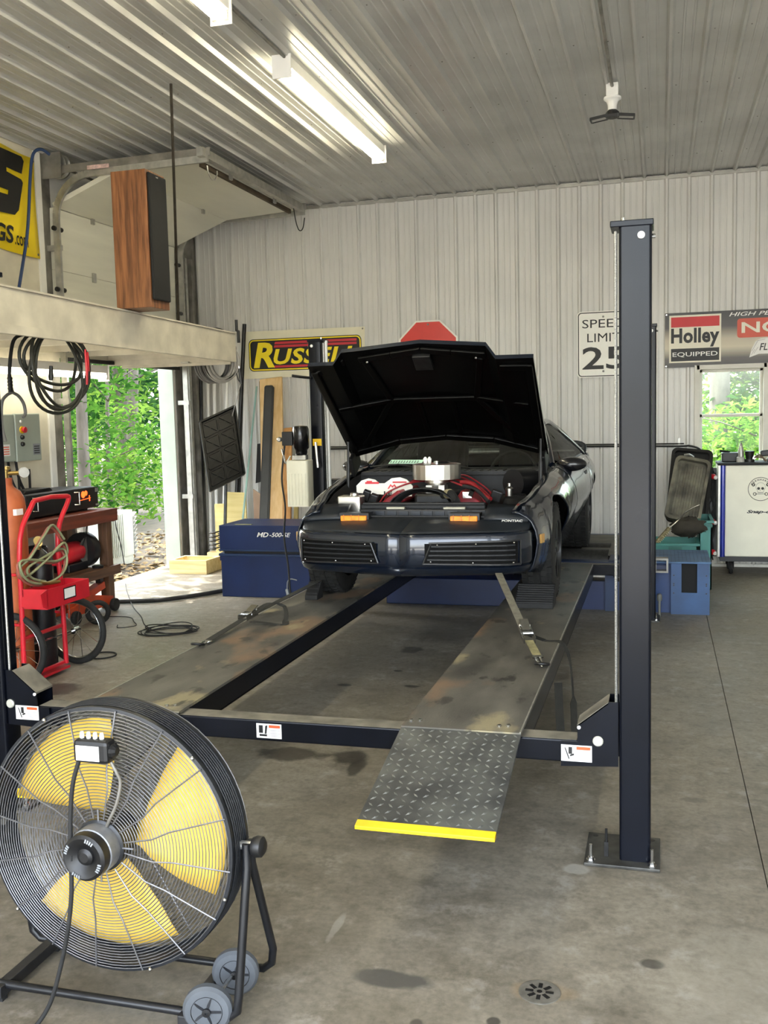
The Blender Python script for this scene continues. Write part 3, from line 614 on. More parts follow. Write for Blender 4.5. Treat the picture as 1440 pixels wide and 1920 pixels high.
MB().cyl((LXl+LW+0.03, 8.24, 0.4), (LXl+LW+0.03, 8.24, 2.38), 0.016, 8).build('cable_sleeve', mat('sleeve_white', '#cfcfcb', 0.4, 0.2, 0.1), lift)

# ================================================================== CAR  (local: x across, u back from the nose, z above the runway)
CX, CY, CZ = -1.5, 5.65, 0.48
car = thing('sports_car', 'dark blue two-door sports car on the lift with its hood raised', 'car', (CX, CY, CZ))
def cw(x, u, z): return (CX + x, CY + u, CZ + z)
def interp(tab, t):
    if t <= tab[0][0]: return tab[0][1]
    for (a, p), (b, q) in zip(tab, tab[1:]):
        if t <= b:
            k = (t-a)/(b-a); k = k*k*(3-2*k)*0.5 + k*0.5; return p + (q-p)*k
    return tab[-1][1]
M_paint = mat('navy_metallic_paint', '#101927', 0.25, 0.2, 0.1, 2, coat=0.7)
M_paintm = mat('dull_navy_paint', '#20252b', 0.5, 0.1, 0.15, 3, coat=0.12)
M_bay = mat('engine_bay_black', '#0e0e0f', 0.55, 0, 0.3, 8)
M_hoodin = mat('hood_underside_black', '#030303', 0.35, 0, 0.3, 6, spec=0.22)
M_cglass = thin_glass('car_glass', (0.42, 0.46, 0.42), 0.25)
M_sglass = thin_glass('car_side_glass', (0.10, 0.11, 0.10), 0.1, 0.2)
M_amber = mat('amber_lens', '#f08c10', 0.25, 0, 0.25, 30, emit='#ff8a10', estr=0.1)
M_alu = mat('polished_aluminium', '#cfccc4', 0.28, 1.0, 0.1, 5)
M_tire = mat('tyre_rubber', '#1c1c1b', 0.8, 0, 0.2, 20)
WT = [(0.30, 0.765), (0.50, 0.80), (0.8, 0.86), (1.2, 0.885), (1.8, 0.905), (2.5, 0.92), (3.5, 0.92), (4.2, 0.88), (4.65, 0.82)]
TT = [(0.30, 0.605), (0.55, 0.66), (1.0, 0.735), (1.5, 0.80), (1.9, 0.825), (2.6, 0.835), (3.4, 0.83), (4.0, 0.83), (4.65, 0.81)]
BT = [(0.30, 0.27), (0.6, 0.23), (1.4, 0.19), (3.2, 0.19), (4.0, 0.24), (4.65, 0.33)]
AX1, AX2, ARC, AZ = 0.98, 3.53, 0.365, 0.315
GPF = [(0, 0.93), (0.12, 0.965), (0.3, 0.985), (0.48, 0.998), (0.52, 1.0), (0.7, 0.985), (0.85, 0.955), (0.94, 0.915), (1.0, 0.86)]
GP = [(0, 0.81), (0.12, 0.845), (0.3, 0.905), (0.48, 0.965), (0.58, 0.995), (0.66, 1.0), (0.8, 0.985), (0.9, 0.95), (0.96, 0.915), (1.0, 0.86)]
def side_panel(name, ua, ub, s, parent, m=None, top_in=0.80):
    n = max(6, int((ub-ua)/0.035)); cols = []
    for i in range(n+1):
        u = ua + (ub-ua)*i/n; w = interp(WT, u); t = interp(TT, u); b0 = interp(BT, u); zb = b0
        for ac_ in (AX1, AX2):
            d = abs(u-ac_)
            if d < ARC: zb = max(zb, AZ + sqrt(ARC*ARC - d*d))
        zb = min(zb, t-0.05); col = []
        K = 14
        for k in range(K+1):
            z = zb + (t-zb)*k/K; wt = max(0, min(1, (u-0.75)/0.7)); zr = (z-b0)/(t-b0); g = interp(GP, zr)*wt + interp(GPF, zr)*(1-wt); col.append(cw(s*w*g, u, z))
        col.append(cw(s*w*top_in, u, t+0.006))
        cols.append(col)
    b = MB().grid(cols)
    if s < 0: b.f = [tuple(reversed(f)) for f in b.f]
    return b.build(name, m or M_paint, parent, smooth=40, solid=0.012)
sf = {}
for s in (1, -1):
    sf[s] = side_panel('front_fender', 0.36, 1.70, s, car)
    dd = side_panel('door', 1.708, 2.95, s, car)
    MB().box(CX + s*0.9 - 0.012, CX + s*0.9 + 0.012, CY+2.62, CY+2.78, CZ+0.71, CZ+0.745).build('door_handle', M_black, dd)
    side_panel('quarter_panel', 2.958, 4.62, s, car)
    # wheel house liners
    for ac_ in (AX1, AX2):
        lr = MB(); seg = [radians(-8 + 196*k/14) for k in range(15)]
        xi, xo = 0.50, interp(WT, ac_)*0.88
        rows = [[cw(s*xv, ac_ + (ARC-0.004)*cos(t), AZ + (ARC-0.004)*sin(t)) for t in seg] for xv in (xi, xo)]
        lr.grid(rows); lr.add([cw(s*xi, ac_, AZ)] + [cw(s*xi, ac_ + ARC*cos(t), AZ + ARC*sin(t)) for t in seg], [(0, k, k+1) for k in range(1, 15)])
        lr.build('wheel_liner', M_bay, car)
    # side marker
    MB().obox(cw(s*0.803, 0.42, 0.462), (0.012, 0.05, 0.055), (0, 0, s*-0.28)).build('side_marker', mat('marker_lens', '#a9803f', 0.3, 0, 0.1), sf[s])
# ---- nose
FC = [(0.0, 0.0), (0.10, 0.024), (0.25, 0.058), (0.40, 0.092), (0.52, 0.122), (0.60, 0.148), (0.67, 0.185), (0.72, 0.235), (0.75, 0.30), (0.768, 0.40)]
NR = [(0.262, 0.13), (0.268, 0.05), (0.285, 0.022), (0.315, 0.010), (0.322, 0.022), (0.330, 0.010), (0.345, 0.004), (0.43, 0.0), (0.505, 0.004), (0.520, 0.012), (0.528, 0.026)]
def nose_front(x):
    return interp([(a, b) for a, b in FC], abs(x))
nb = MB()
for s in (1, -1):
    rows = []
    for (z, ins) in NR:
        row = []
        for i, (x_, u_) in enumerate(FC):
            a = FC[max(0, i-1)]; c = FC[min(len(FC)-1, i+1)]; t = Vector((c[0]-a[0], c[1]-a[1])).normalized()
            nx_, nu_ = -t.y, t.x
            if i == 0: nx_ = 0; nu_ = 1
            row.append(cw(s*max(0, x_ + nx_*ins), u_ + nu_*ins, z))
        rows.append(row)
    g = MB().grid(rows)
    if s < 0: g.f = [tuple(reversed(f)) for f in g.f]
    nb.add(g.v, g.f)
nose = nb.build('front_bumper', M_paint, car, smooth=50, solid=0.008)
nt = MB()
for s in (1, -1):
    rows = []
    for k in range(7):
        q = k/6; row = []
        for i, (x_, u_) in enumerate(FC):
            a = FC[max(0, i-1)]; c = FC[min(len(FC)-1, i+1)]; t = Vector((c[0]-a[0], c[1]-a[1])).normalized(); nx_, nu_ = (-t.y, t.x) if i else (0, 1)
            fx, fu = x_ + nx_*0.026, u_ + nu_*0.026
            bx_, bu = x_*0.985, 0.40
            row.append(cw(s*max(0, fx + (bx_-fx)*q), fu + (bu-fu)*q, 0.528 + (0.592-0.528)*(q**0.9) - 0.012*(abs(x_)/0.77)**4))
        rows.append(row)
    g = MB().grid(rows)
    if s < 0: g.f = [tuple(reversed(f)) for f in g.f]
    nt.add(g.v, g.f)
nt.build('nose_panel', M_paintm, car, smooth=50, solid=0.008)
# grille inserts following the bumper face
for s in (1, -1):
    def fp(x_, z, out=0.0): return cw(s*x_, nose_front(x_) - 0.004 - out, z)
    def strip(xa, xb, z0a, z0b, z1a, z1b, out0, out1, n=10):
        """band over the bumper face from xa to xb: lower edge z0a..z0b, upper z1a..z1b"""
        rows = [[], [], [], []]
        for i in range(n+1):
            k = i/n; x_ = xa + (xb-xa)*k; zl = z0a + (z0b-z0a)*k; zh = z1a + (z1b-z1a)*k
            rows[0].append(fp(x_, zl, out0)); rows[1].append(fp(x_, zl, out1)); rows[2].append(fp(x_, zh, out1)); rows[3].append(fp(x_, zh, out0))
        return MB().grid(rows)
    gr_ = strip(0.150, 0.685, 0.356, 0.340, 0.470, 0.474, -0.004, 0.004)
    gp = gr_.build('grille_insert', mat('grille_black', '#020202', 0.7, 0, 0.1, spec=0.15), car)
    fr = MB()
    for a in (strip(0.138, 0.70, 0.346, 0.328, 0.354, 0.338, -0.004, 0.009), strip(0.175, 0.70, 0.470, 0.474, 0.478, 0.484, -0.004, 0.009)): fr.add(a.v, a.f)
    fr.tube([fp(0.140, 0.350, 0.004), fp(0.19, 0.475, 0.004)], 0.006, 6); fr.tube([fp(0.697, 0.333, 0.004), fp(0.697, 0.479, 0.004)], 0.006, 6)
    fr.build('grille_frame', mat('satin_black', '#17181a', 0.35, 0, 0.1), gp)
    for k in range(4):
        z = 0.370 + k*0.0265; xa = 0.165 + k*0.008
        strip(xa, 0.672, z, z-0.012+0.003*k, z+0.009, z-0.003+0.003*k, 0.003, 0.010).build('slat', mat('slat_grey_black', '#1d1f22', 0.4, 0.0, 0.1, spec=0.3), gp)
    for (x_, z) in ((0.225, 0.462), (0.45, 0.464), (0.665, 0.465), (0.185, 0.362), (0.43, 0.352), (0.66, 0.346)):
        MB().sphere(fp(x_, z, 0.010), 0.006, 8, 6).build('rivet', M_steel, gp)
    # recessed amber turn lamps and headlamp doors on the nose top
    xa, xb = (0.245, 0.415) if s > 0 else (0.30, 0.47)
    MB().box(CX + min(s*xa, s*xb)-0.012, CX + max(s*xa, s*xb)+0.012, CY+0.345, CY+0.44, CZ+0.545, CZ+0.622).build('lamp_recess', M_black, car)
    lamp = MB().box(CX + min(s*xa, s*xb), CX + max(s*xa, s*xb), CY+0.325, CY+0.35, CZ+0.562, CZ+0.606).build('turn_lamp', M_amber, car, bevel=0.004)
    for k in range(3): MB().box(CX + min(s*xa, s*xb)+0.02+0.05*k, CX + min(s*xa, s*xb)+0.024+0.05*k, CY+0.322, CY+0.325, CZ+0.57, CZ+0.612).build('lens_rib', mat('amber_rib', '#c46a0a', 0.3, 0, 0.1), lamp)
    hd = MB(); rows = []
    for k in range(4):
        q = k/3; u_ = 0.335 + 0.165*q
        rows.append([cw(s*x_, u_, 0.590 + 0.075*q + 0.004 - 0.022*((x_-0.46)/0.28)**2*0.6) for x_ in (0.455, 0.53, 0.60, 0.67, 0.725)])
    hd.grid(rows)
    if s < 0: hd.f = [tuple(reversed(f)) for f in hd.f]
    hd.build('headlamp_door', M_paintm, car, smooth=50, solid=0.02)
text('PONTIAC', 'badge_lettering', M_printw, car, cw(0.575, 0.285, 0.572), 0.125, 0.018, upd=(0, 0.3, 0.25), bold=0.01, depth=0.008)
# ---- engine bay shell
eb = MB()
eb.box(CX-0.70, CX+0.70, CY+0.42, CY+1.62, CZ+0.30, CZ+0.32)
eb.box(CX-0.70, CX-0.68, CY+0.42, CY+1.62, CZ+0.32, CZ+0.66).box(CX+0.68, CX+0.70, CY+0.42, CY+1.62, CZ+0.32, CZ+0.66)
eb.box(CX-0.70, CX+0.70, CY+1.55, CY+1.62, CZ+0.32, CZ+0.80).box(CX-0.70, CX+0.70, CY+0.405, CY+0.42, CZ+0.30, CZ+0.60)
eb.build('engine_bay', M_bay, car)
for s in (1, -1):
    aps = MB(); rows = []
    for k in range(7):
        u = 0.50 + 1.1*k/6; t = interp(TT, u)
        rows.append([cw(s*0.55, u, 0.52 + 0.1*sin(k*0.9)), cw(s*0.62, u, 0.60 + 0.03*sin(k*1.7)), cw(s*0.68, u, t-0.06), cw(s*interp(WT, u)*0.80, u, t-0.012)])
    aps.grid(rows); aps.build('inner_apron', M_bay, car, smooth=60)
    MB().lathe([(0.10, 0.60), (0.11, 0.64), (0.09, 0.675), (0.03, 0.68)], cw(s*0.52, 1.15, 0), n=18).build('strut_tower', M_bay, car, smooth=50)
cowl = MB().box(CX-0.68, CX+0.68, CY+1.50, CY+1.78, CZ+0.79, CZ+0.815)
for k in range(22): cowl.box(CX-0.62+k*0.058, CX-0.59+k*0.058, CY+1.53, CY+1.70, CZ+0.815, CZ+0.820)
cowl.build('cowl_panel', M_bay, car)
for s in (-1, 0.1):
    MB().tube([cw(0.35*s+0.1, 1.62, 0.83), cw(0.35*s-0.1, 1.72, 0.86), cw(0.35*s-0.32, 1.70, 0.845)], 0.007, 6).build('wiper', M_black, car)
# radiator support, shroud, hoses
rs_ = MB().box(CX-0.40, CX+0.44, CY+0.52, CY+0.58, CZ+0.565, CZ+0.63).build('radiator_support', mat('support_black', '#191b1e', 0.4, 0.1, 0.2, 10), car, bevel=0.008)
for k in range(10):
    MB().box(CX-0.37+k*0.08, CX-0.31+k*0.08, CY+0.512, CY+0.52, CZ+0.572, CZ+0.618).build('support_pocket', mat('pocket_grey', '#2b3038', 0.35, 0.2, 0.2), rs_)
for x0, x1 in ((-0.22, -0.10), (0.16, 0.30)):
    MB().box(CX+x0, CX+x1, CY+0.53, CY+0.565, CZ+0.63, CZ+0.642).build('foam_pad', mat('pad_pale', '#bdbaa8', 0.7, 0, 0.2), rs_)
MB().box(CX-0.42, CX+0.42, CY+0.60, CY+0.66, CZ+0.40, CZ+0.655).box(CX-0.40, CX+0.42, CY+0.58, CY+0.62, CZ+0.65, CZ+0.668).build('radiator', M_bay, car, bevel=0.006)
sh = MB(); rows = []
for k in range(13):
    t = radians(8 + 164*k/12); rows.append([cw(-0.02 + 0.24*cos(t), 0.68, 0.60 + 0.155*sin(t)), cw(-0.02 + 0.24*cos(t), 0.78, 0.60 + 0.155*sin(t)), cw(-0.02 + 0.19*cos(t), 0.79, 0.60 + 0.12*sin(t))])
sh.grid(rows); sh.build('fan_shroud', M_black, car, smooth=40, solid=0.006)
MB().tube(bez([cw(0.10, 0.80, 0.70), cw(0.17, 0.74, 0.71), cw(0.22, 0.66, 0.66)], 6), 0.028, 10).build('radiator_hose', M_rubber, car, smooth=60)
MB().cyl(cw(0.135, 0.77, 0.708), cw(0.16, 0.745, 0.712), 0.032, 12).build('hose_collar', mat('pale_brass', '#cbbf95', 0.35, 0.6, 0.1), car)
# engine
MB().box(CX-0.24, CX+0.24, CY+0.82, CY+1.42, CZ+0.32, CZ+0.62).build('engine_block', M_bay, car, bevel=0.02)
for s in (1, -1):
    MB().obox(cw(s*0.26, 1.12, 0.65), (0.16, 0.54, 0.09), (0, s*0.6, 0)).build('valve_cover', mat('crinkle_red', '#8f1420', 0.5, 0, 0.2), car, bevel=0.015)
    for k in range(4):
        u = 0.90 + 0.13*k
        MB().tube(bez([cw(0.04*s, 1.28, 0.76), cw(s*0.14, u+0.05, 0.775+0.008*k), cw(s*0.30, u, 0.715), cw(s*0.37, u, 0.64)], 6), 0.0065, 6).build('ignition_lead', mat('lead_red', '#86151e', 0.45, 0, 0.1), car, smooth=60)
MB().box(CX-0.13, CX+0.13, CY+0.92, CY+1.34, CZ+0.60, CZ+0.70).build('intake_manifold', M_darksteel, car, bevel=0.02)
MB().lathe([(0.05, 0.70), (0.065, 0.72), (0.065, 0.76), (0.085, 0.765), (0.085, 0.785), (0.04, 0.79)], cw(0.005, 1.05, 0), n=20).box(CX-0.06, CX+0.07, CY+0.99, CY+1.11, CZ+0.70, CZ+0.75).build('carburettor', M_alu, car, smooth=40)
acl = MB()
prof = [(0.166*(1 + 0.012*(k % 2)), 0) for k in range(24)]
def facet(r, z): return [cw(0.005 + r*cos(2*pi*k/24)*(1+0.015*(k % 2)), 1.05 + r*sin(2*pi*k/24)*(1+0.015*(k % 2)), z) for k in range(24)]
rings = [facet(0.150, 0.79), facet(0.165, 0.792), facet(0.166, 0.894), facet(0.155, 0.898)]
acl.v = [p for r_ in rings for p in r_]; acl.f = [(i*24+k, i*24+(k+1) % 24, (i+1)*24+(k+1) % 24, (i+1)*24+k) for i in range(3) for k in range(24)] + [tuple(range(23, -1, -1)), tuple(72+k for k in range(24))]
acl.build('air_cleaner', M_alu, car)
MB().lathe([(0.02, 0.898), (0.02, 0.915), (0.012, 0.92)], cw(0.005, 1.05, 0), n=12).build('wing_nut', M_steel, car)
MB().lathe([(0.012, 0.92), (0.016, 0.95), (0.006, 0.965)], cw(-0.075, 1.05, -0.02), n=10).lathe([(0.012, 0.92), (0.016, 0.95), (0.006, 0.965)], cw(-0.045, 1.05, -0.02), n=10).build('vent_caps', M_printw, car, smooth=50)
MB().lathe([(0.022, 0.898), (0.05, 0.905), (0.03, 0.912)], cw(0.06, 1.05, 0), n=12).build('lid_clamp', M_steel, car)
# coolant tank, white sign plate with red print, relays, bottle
ct = MB().box(CX-0.565, CX-0.41, CY+0.56, CY+0.68, CZ+0.60, CZ+0.712).build('coolant_tank', M_alu, car, bevel=0.008)
MB().lathe([(0.028, 0.712), (0.028, 0.728), (0.022, 0.732)], cw(-0.465, 0.62, 0), n=16).build('tank_cap', M_alu, ct)
pl = MB().prism([(-0.56, 0.70), (-0.16, 0.675), (-0.155, 0.745), (-0.20, 0.79), (-0.25, 0.806), (-0.31, 0.80), (-0.36, 0.765), (-0.40, 0.765), (-0.43, 0.79), (-0.48, 0.80), (-0.53, 0.785), (-0.565, 0.75)],
                lambda a, b, d: cw(a, 0.98 + d + (b-0.7)*0.25, b), 0.0, 0.012).build('decal_plate', mat('plate_white', '#e4e2da', 0.35, 0, 0.05), car)
prt = MB()
fpl = lambda a, b, d: cw(a, 0.975 + d + (b-0.7)*0.25, b)
for (a, b_, c, d) in ((-0.50, -0.40, 0.762, 0.775), (-0.30, -0.20, 0.768, 0.778), (-0.49, -0.45, 0.775, 0.783)): prt.prism([(a, c), (b_, c), (b_, d), (a, d)], fpl, 0, 0.003)
prt.prism([(-0.335, 0.728), (-0.325, 0.728), (-0.312, 0.748), (-0.30, 0.735), (-0.288, 0.748), (-0.272, 0.728), (-0.262, 0.728), (-0.285, 0.76), (-0.30, 0.748), (-0.315, 0.76)], fpl, 0, 0.003)
prt.build('decal_print', M_red, pl)
text('LE', 'decal_lettering', M_print, pl, cw(-0.355, 0.962, 0.685), 0.06, 0.028, depth=0.004, bold=0.03)
for (x_, u_, z_, sx, sz) in ((-0.43, 0.78, 0.70, 0.05, 0.07), (-0.37, 0.76, 0.68, 0.05, 0.06), (0.45, 0.86, 0.69, 0.07, 0.07)):
    MB().obox(cw(x_, u_, z_), (sx, 0.05, sz), (0.2, 0.35, 0.2)).build('relay_box', M_black, car, bevel=0.006)
MB().lathe([(0.025, 0.68), (0.027, 0.73), (0.012, 0.745), (0.012, 0.765)], cw(0.525, 0.95, 0), n=14).build('brake_reservoir', M_alu, car, smooth=40)
MB().cyl(cw(0.60, 1.45, 0.74), cw(0.50, 1.30, 0.74), 0.10, 18).build('brake_booster', M_black, car, smooth=40)
MB().tube(bez([cw(0.19, 0.98, 0.77), cw(0.28, 0.92, 0.765), cw(0.36, 0.82, 0.71), cw(0.43, 0.75, 0.675)], 6), 0.016, 8).build('red_hose', mat('hose_red', '#861a1e', 0.5, 0, 0.1), car, smooth=60)
MB().tube(bez([cw(0.22, 0.90, 0.75), cw(0.32, 0.84, 0.73), cw(0.42, 0.74, 0.66)], 6), 0.014, 8).build('black_hose', M_rubber, car, smooth=60)
MB().obox(cw(0.27, 0.80, 0.70), (0.06, 0.05, 0.04)).obox(cw(0.30, 0.77, 0.715), (0.03, 0.03, 0.04), (0.3, 0.4, 0)).build('chrome_fitting', M_steel, car)
# ---- hood, hinged at the cowl and swung up
HA = atan2(1.57-0.935, 0.55-1.45)   # direction hinge -> front edge
dq = Vector((0, cos(HA), sin(HA))); nq = Vector((0, sin(HA), -cos(HA)))  # nq points up and back (outer side)
if nq.z < 0: nq = -nq
def bulge(x_, q):
    a = abs(x_); k = 0.0 if a > (0.50 if x_ > 0 else 0.56) else (1.0 if a < (0.43 if x_ > 0 else 0.52) else ((0.50 if x_ > 0 else 0.56)-a)/(0.07 if x_ > 0 else 0.04))
    return k*(0.035 + 0.065*q) + max(0, 0.50-a)*0.09*q
def hp(x_, q, off=0.0):
    ln = 1.105 + 0.012*(1-abs(x_)/0.74)
    w = 1.0 + 0.01*q
    base = Vector((CX + x_*w, CY+1.45, CZ+0.935 + 0.085*(1-(x_/0.735)**2)*(1-q)))
    return base + dq*(ln*q) + nq*(bulge(x_, q) + off)
xs_ = [-0.735, -0.70, -0.62, -0.56, -0.54, -0.52, -0.43, -0.32, -0.22, -0.11, 0, 0.11, 0.22, 0.32, 0.43, 0.47, 0.50, 0.54, 0.62, 0.70, 0.735]
qs_ = [k/10 for k in range(11)]
hb = MB().grid([[hp(x_, q, 0.0) for x_ in xs_] for q in qs_])
hood = hb.build('hood', M_hoodin, car, smooth=25)
hb = MB().grid([[hp(x_, q, 0.030) for x_ in xs_] for q in qs_])
edge = [hp(x_, 1.0, 0) for x_ in xs_]; edge2 = [hp(x_, 1.0, 0.03) for x_ in xs_]; hb.grid([edge, edge2])
edge = [hp(x_, 0.0, 0) for x_ in xs_]; edge2 = [hp(x_, 0.0, 0.03) for x_ in xs_]; hb.grid([edge, edge2])
for x_ in (-0.735, 0.735): hb.grid([[hp(x_, q, 0) for q in qs_], [hp(x_, q, 0.03) for q in qs_]])
hb.build('hood_skin', M_paint, hood, smooth=25)
def brace(pts, w=0.05, h=0.022, nm='hood_brace'):
    b = MB()
    for p, q in zip(pts, pts[1:]): b.bar(hp(p[0], p[1], -h/2), hp(q[0], q[1], -h/2), w, h, nq)
    return b.build(nm, M_hoodin, hood, bevel=0.006)
brace([(-0.70, 0.04), (-0.35, 0.04), (0, 0.05), (0.35, 0.04), (0.70, 0.04)], 0.06)
brace([(-0.69, 0.05), (-0.70, 0.95)]); brace([(0.69, 0.05), (0.70, 0.95)])
brace([(-0.70, 0.93), (-0.52, 0.93)], 0.05); brace([(0.52, 0.93), (0.70, 0.93)], 0.05)
brace([(-0.42, 0.93), (-0.2, 0.94), (0, 0.95), (0.2, 0.94), (0.42, 0.93)], 0.05)
brace([(-0.60, 0.10), (-0.30, 0.50), (-0.38, 0.90)], 0.045); brace([(0.60, 0.10), (0.30, 0.50), (0.38, 0.90)], 0.045)
brace([(-0.30, 0.50), (0.30, 0.50)], 0.04); brace([(-0.66, 0.55), (-0.30, 0.50)], 0.035); brace([(0.66, 0.55), (0.30, 0.50)], 0.035)
brace([(-0.12, 0.10), (-0.12, 0.50)], 0.035); brace([(0.12, 0.10), (0.12, 0.50)], 0.035)
MB().obox(hp(0.0, 0.86, -0.03), (0.12, 0.14, 0.03), (HA, 0, 0)).build('latch_plate', M_darksteel, hood, bevel=0.004)
for x_, q in ((-0.36, 0.92), (0.36, 0.92)): MB().sphere(hp(x_, q, -0.03), 0.009, 8, 6).build('hood_bolt', M_steel, hood)
for s in (1, -1):
    MB().tube([hp(s*0.70, 0.20, -0.02), cw(s*0.70, 1.22, 0.70)], 0.009, 8).tube([Vector(cw(s*0.70, 1.22, 0.70)), Vector(cw(s*0.70, 1.22, 0.70)).lerp(hp(s*0.70, 0.20, -0.02), 0.55)], 0.014, 8).build('gas_strut', M_black, car)
    MB().obox(Vector(cw(s*0.71, 1.44, 0.90)), (0.03, 0.20, 0.16), (0.5, 0, 0)).build('hood_hinge', M_bay, car, bevel=0.01)
# ---- greenhouse
def gp_(x_, u, z): return cw(x_, u, z)
WSB = [(-0.69, 1.92), (-0.45, 1.78), (0, 1.71), (0.45, 1.78), (0.69, 1.92)]
rows = []
for k in range(7):
    q = k/6
    rows.append([gp_(x_*(1-0.20*q), u + 0.72*q - 0.10*q*(abs(x_)/0.69)**2*0.5, 0.845 + 0.315*q - 0.035*q*q + 0.02*(1-(x_/0.69)**2)*q) for x_, u in WSB])
MB().grid(rows).build('windscreen', M_cglass, car, smooth=60)
for s in (1, -1):
    MB().tube(bez([gp_(s*0.715, 1.88, 0.835), gp_(s*0.63, 2.28, 1.03), gp_(s*0.555, 2.62, 1.135)], 6), 0.024, 8).build('a_pillar', M_paint, car, smooth=60)
    MB().tube(bez([gp_(s*0.555, 2.62, 1.14), gp_(s*0.56, 3.0, 1.145), gp_(s*0.60, 3.4, 1.07), gp_(s*0.72, 3.75, 0.92), gp_(s*0.78, 3.95, 0.83)], 6), 0.03, 8).build('roof_rail', M_paint, car, smooth=60)
    rows = []
    for (u, xb, zb, xt, zt) in ((1.95, 0.79, 0.825, 0.72, 0.87), (2.25, 0.79, 0.835, 0.655, 1.02), (2.6, 0.795, 0.838, 0.585, 1.125), (3.0, 0.795, 0.838, 0.58, 1.135), (3.4, 0.79, 0.835, 0.62, 1.055), (3.72, 0.78, 0.832, 0.72, 0.91)):
        rows.append([gp_(s*(xb + (xt-xb)*k/4 + 0.03*sin(pi*k/4)), u, zb + (zt-zb)*k/4) for k in range(5)])
    MB().grid(rows).build('side_glass', M_sglass, car, smooth=60)
    MB().tube([gp_(s*0.785, 1.9, 0.832), gp_(s*0.80, 2.6, 0.842), gp_(s*0.79, 3.7, 0.838)], 0.012, 6).build('belt_moulding', M_black, car)
    mb = MB().sphere((0, 0, 0), 1.0, 16, 10, (0.115, 0.075, 0.055))
    mb.v = [(x_, min(y_, 0.045) if True else y_, z_ - 0.25*abs(x_)*0.0) for x_, y_, z_ in mb.v]
    mb.xf(Matrix.Translation(Vector(gp_(s*0.855, 1.93, 0.838))))
    mr_ = mb.build('door_mirror', mat('mirror_black', '#15161a', 0.25, 0.1, 0.1, coat=0.4), car, smooth=60)
    MB().bar(gp_(s*0.76, 1.93, 0.81), gp_(s*0.82, 1.93, 0.825), 0.06, 0.03).build('mirror_stalk', M_black, mr_)
    MB().obox(gp_(s*0.86, 1.98, 0.838), (0.17, 0.004, 0.075)).build('mirror_glass', M_steel, mr_)
rows = []
for k in range(6):
    q = k/5; u = 2.50 + 0.75*q; rows.append([gp_(x_*0.57/0.57, u, 1.155 + 0.018*(1-(x_/0.57)**2) - 0.01*(2*q-1)**2) for x_ in (-0.565, -0.4, -0.2, 0, 0.2, 0.4, 0.565)])
MB().grid(rows).build('roof', M_paint, car, smooth=60, solid=0.02)
rows = []
for k in range(7):
    q = k/6; rows.append([gp_(x_*(0.57 + 0.17*q), 3.25 + 0.98*q, 1.15 - 0.29*q - 0.05*sin(pi*q)*-0.5) for x_ in (-1, -0.6, -0.2, 0.2, 0.6, 1)])
MB().grid(rows).build('hatch_glass', M_cglass, car, smooth=60)
rows = []
for k in range(5):
    q = k/4; rows.append([gp_(x_*(0.80 - 0.03*q), 4.20 + 0.42*q, 0.845 - 0.02*q) for x_ in (-1, -0.6, 0, 0.6, 1)])
MB().grid(rows).build('rear_deck', M_paint, car, smooth=60, solid=0.02)
MB().tube(bez([gp_(-0.76, 4.52, 0.83), gp_(-0.68, 4.56, 0.915), gp_(0, 4.60, 0.925), gp_(0.68, 4.56, 0.915), gp_(0.76, 4.52, 0.83)], 6), 0.025, 8).build('rear_spoiler', M_paintm, car, smooth=60)
MB().box(CX-0.80, CX+0.80, CY+4.58, CY+4.72, CZ+0.36, CZ+0.82).build('rear_fascia', M_paint, car, bevel=0.04)
MB().box(CX-0.66, CX+0.66, CY+1.62, CY+4.55, CZ+0.20, CZ+0.30).build('floor_pan', M_bay, car)
MB().box(CX-0.74, CX+0.74, CY+1.75, CY+2.05, CZ+0.55, CZ+0.82).build('dashboard', mat('dash_charcoal', '#1d1d1e', 0.7, 0, 0.1), car, bevel=0.05)
for s in (1, -1):
    st_ = MB().box(CX + s*0.37-0.24, CX + s*0.37+0.24, CY+2.35, CY+2.85, CZ+0.32, CZ+0.48).build('seat', mat('seat_cloth', '#222325', 0.9, 0, 0.1), car, bevel=0.05)
    MB().obox(cw(s*0.37, 2.95, 0.73), (0.46, 0.14, 0.56), (-0.3, 0, 0)).build('seat_back', mat('seat_cloth', '#222325', 0.9, 0, 0.1), st_, bevel=0.05)
MB().torus(cw(0.37, 2.22, 0.76), (0, -0.9, 0.45), 0.18, 0.014, 28, 6).build('steering_wheel', M_black, car, smooth=60)
wsk = MB().add([gp_(-0.55, 1.80, 0.862), gp_(-0.27, 1.735, 0.862), gp_(-0.25, 1.755, 0.892), gp_(-0.53, 1.825, 0.892)], [(0, 1, 2, 3)]).build('windscreen_banner', mat('banner_palegreen', '#bfe6cd', 0.5, 0, 0.1), car, solid=0.002)
bt_ = MB()
for k in range(11):
    a = Vector(gp_(-0.53, 1.79, 0.868)).lerp(Vector(gp_(-0.28, 1.733, 0.868)), k/11); b2 = a + Vector((0.012, 0.004, 0.018)); bt_.bar(a, b2, 0.006, 0.004)
bt_.build('banner_print', M_print, wsk)
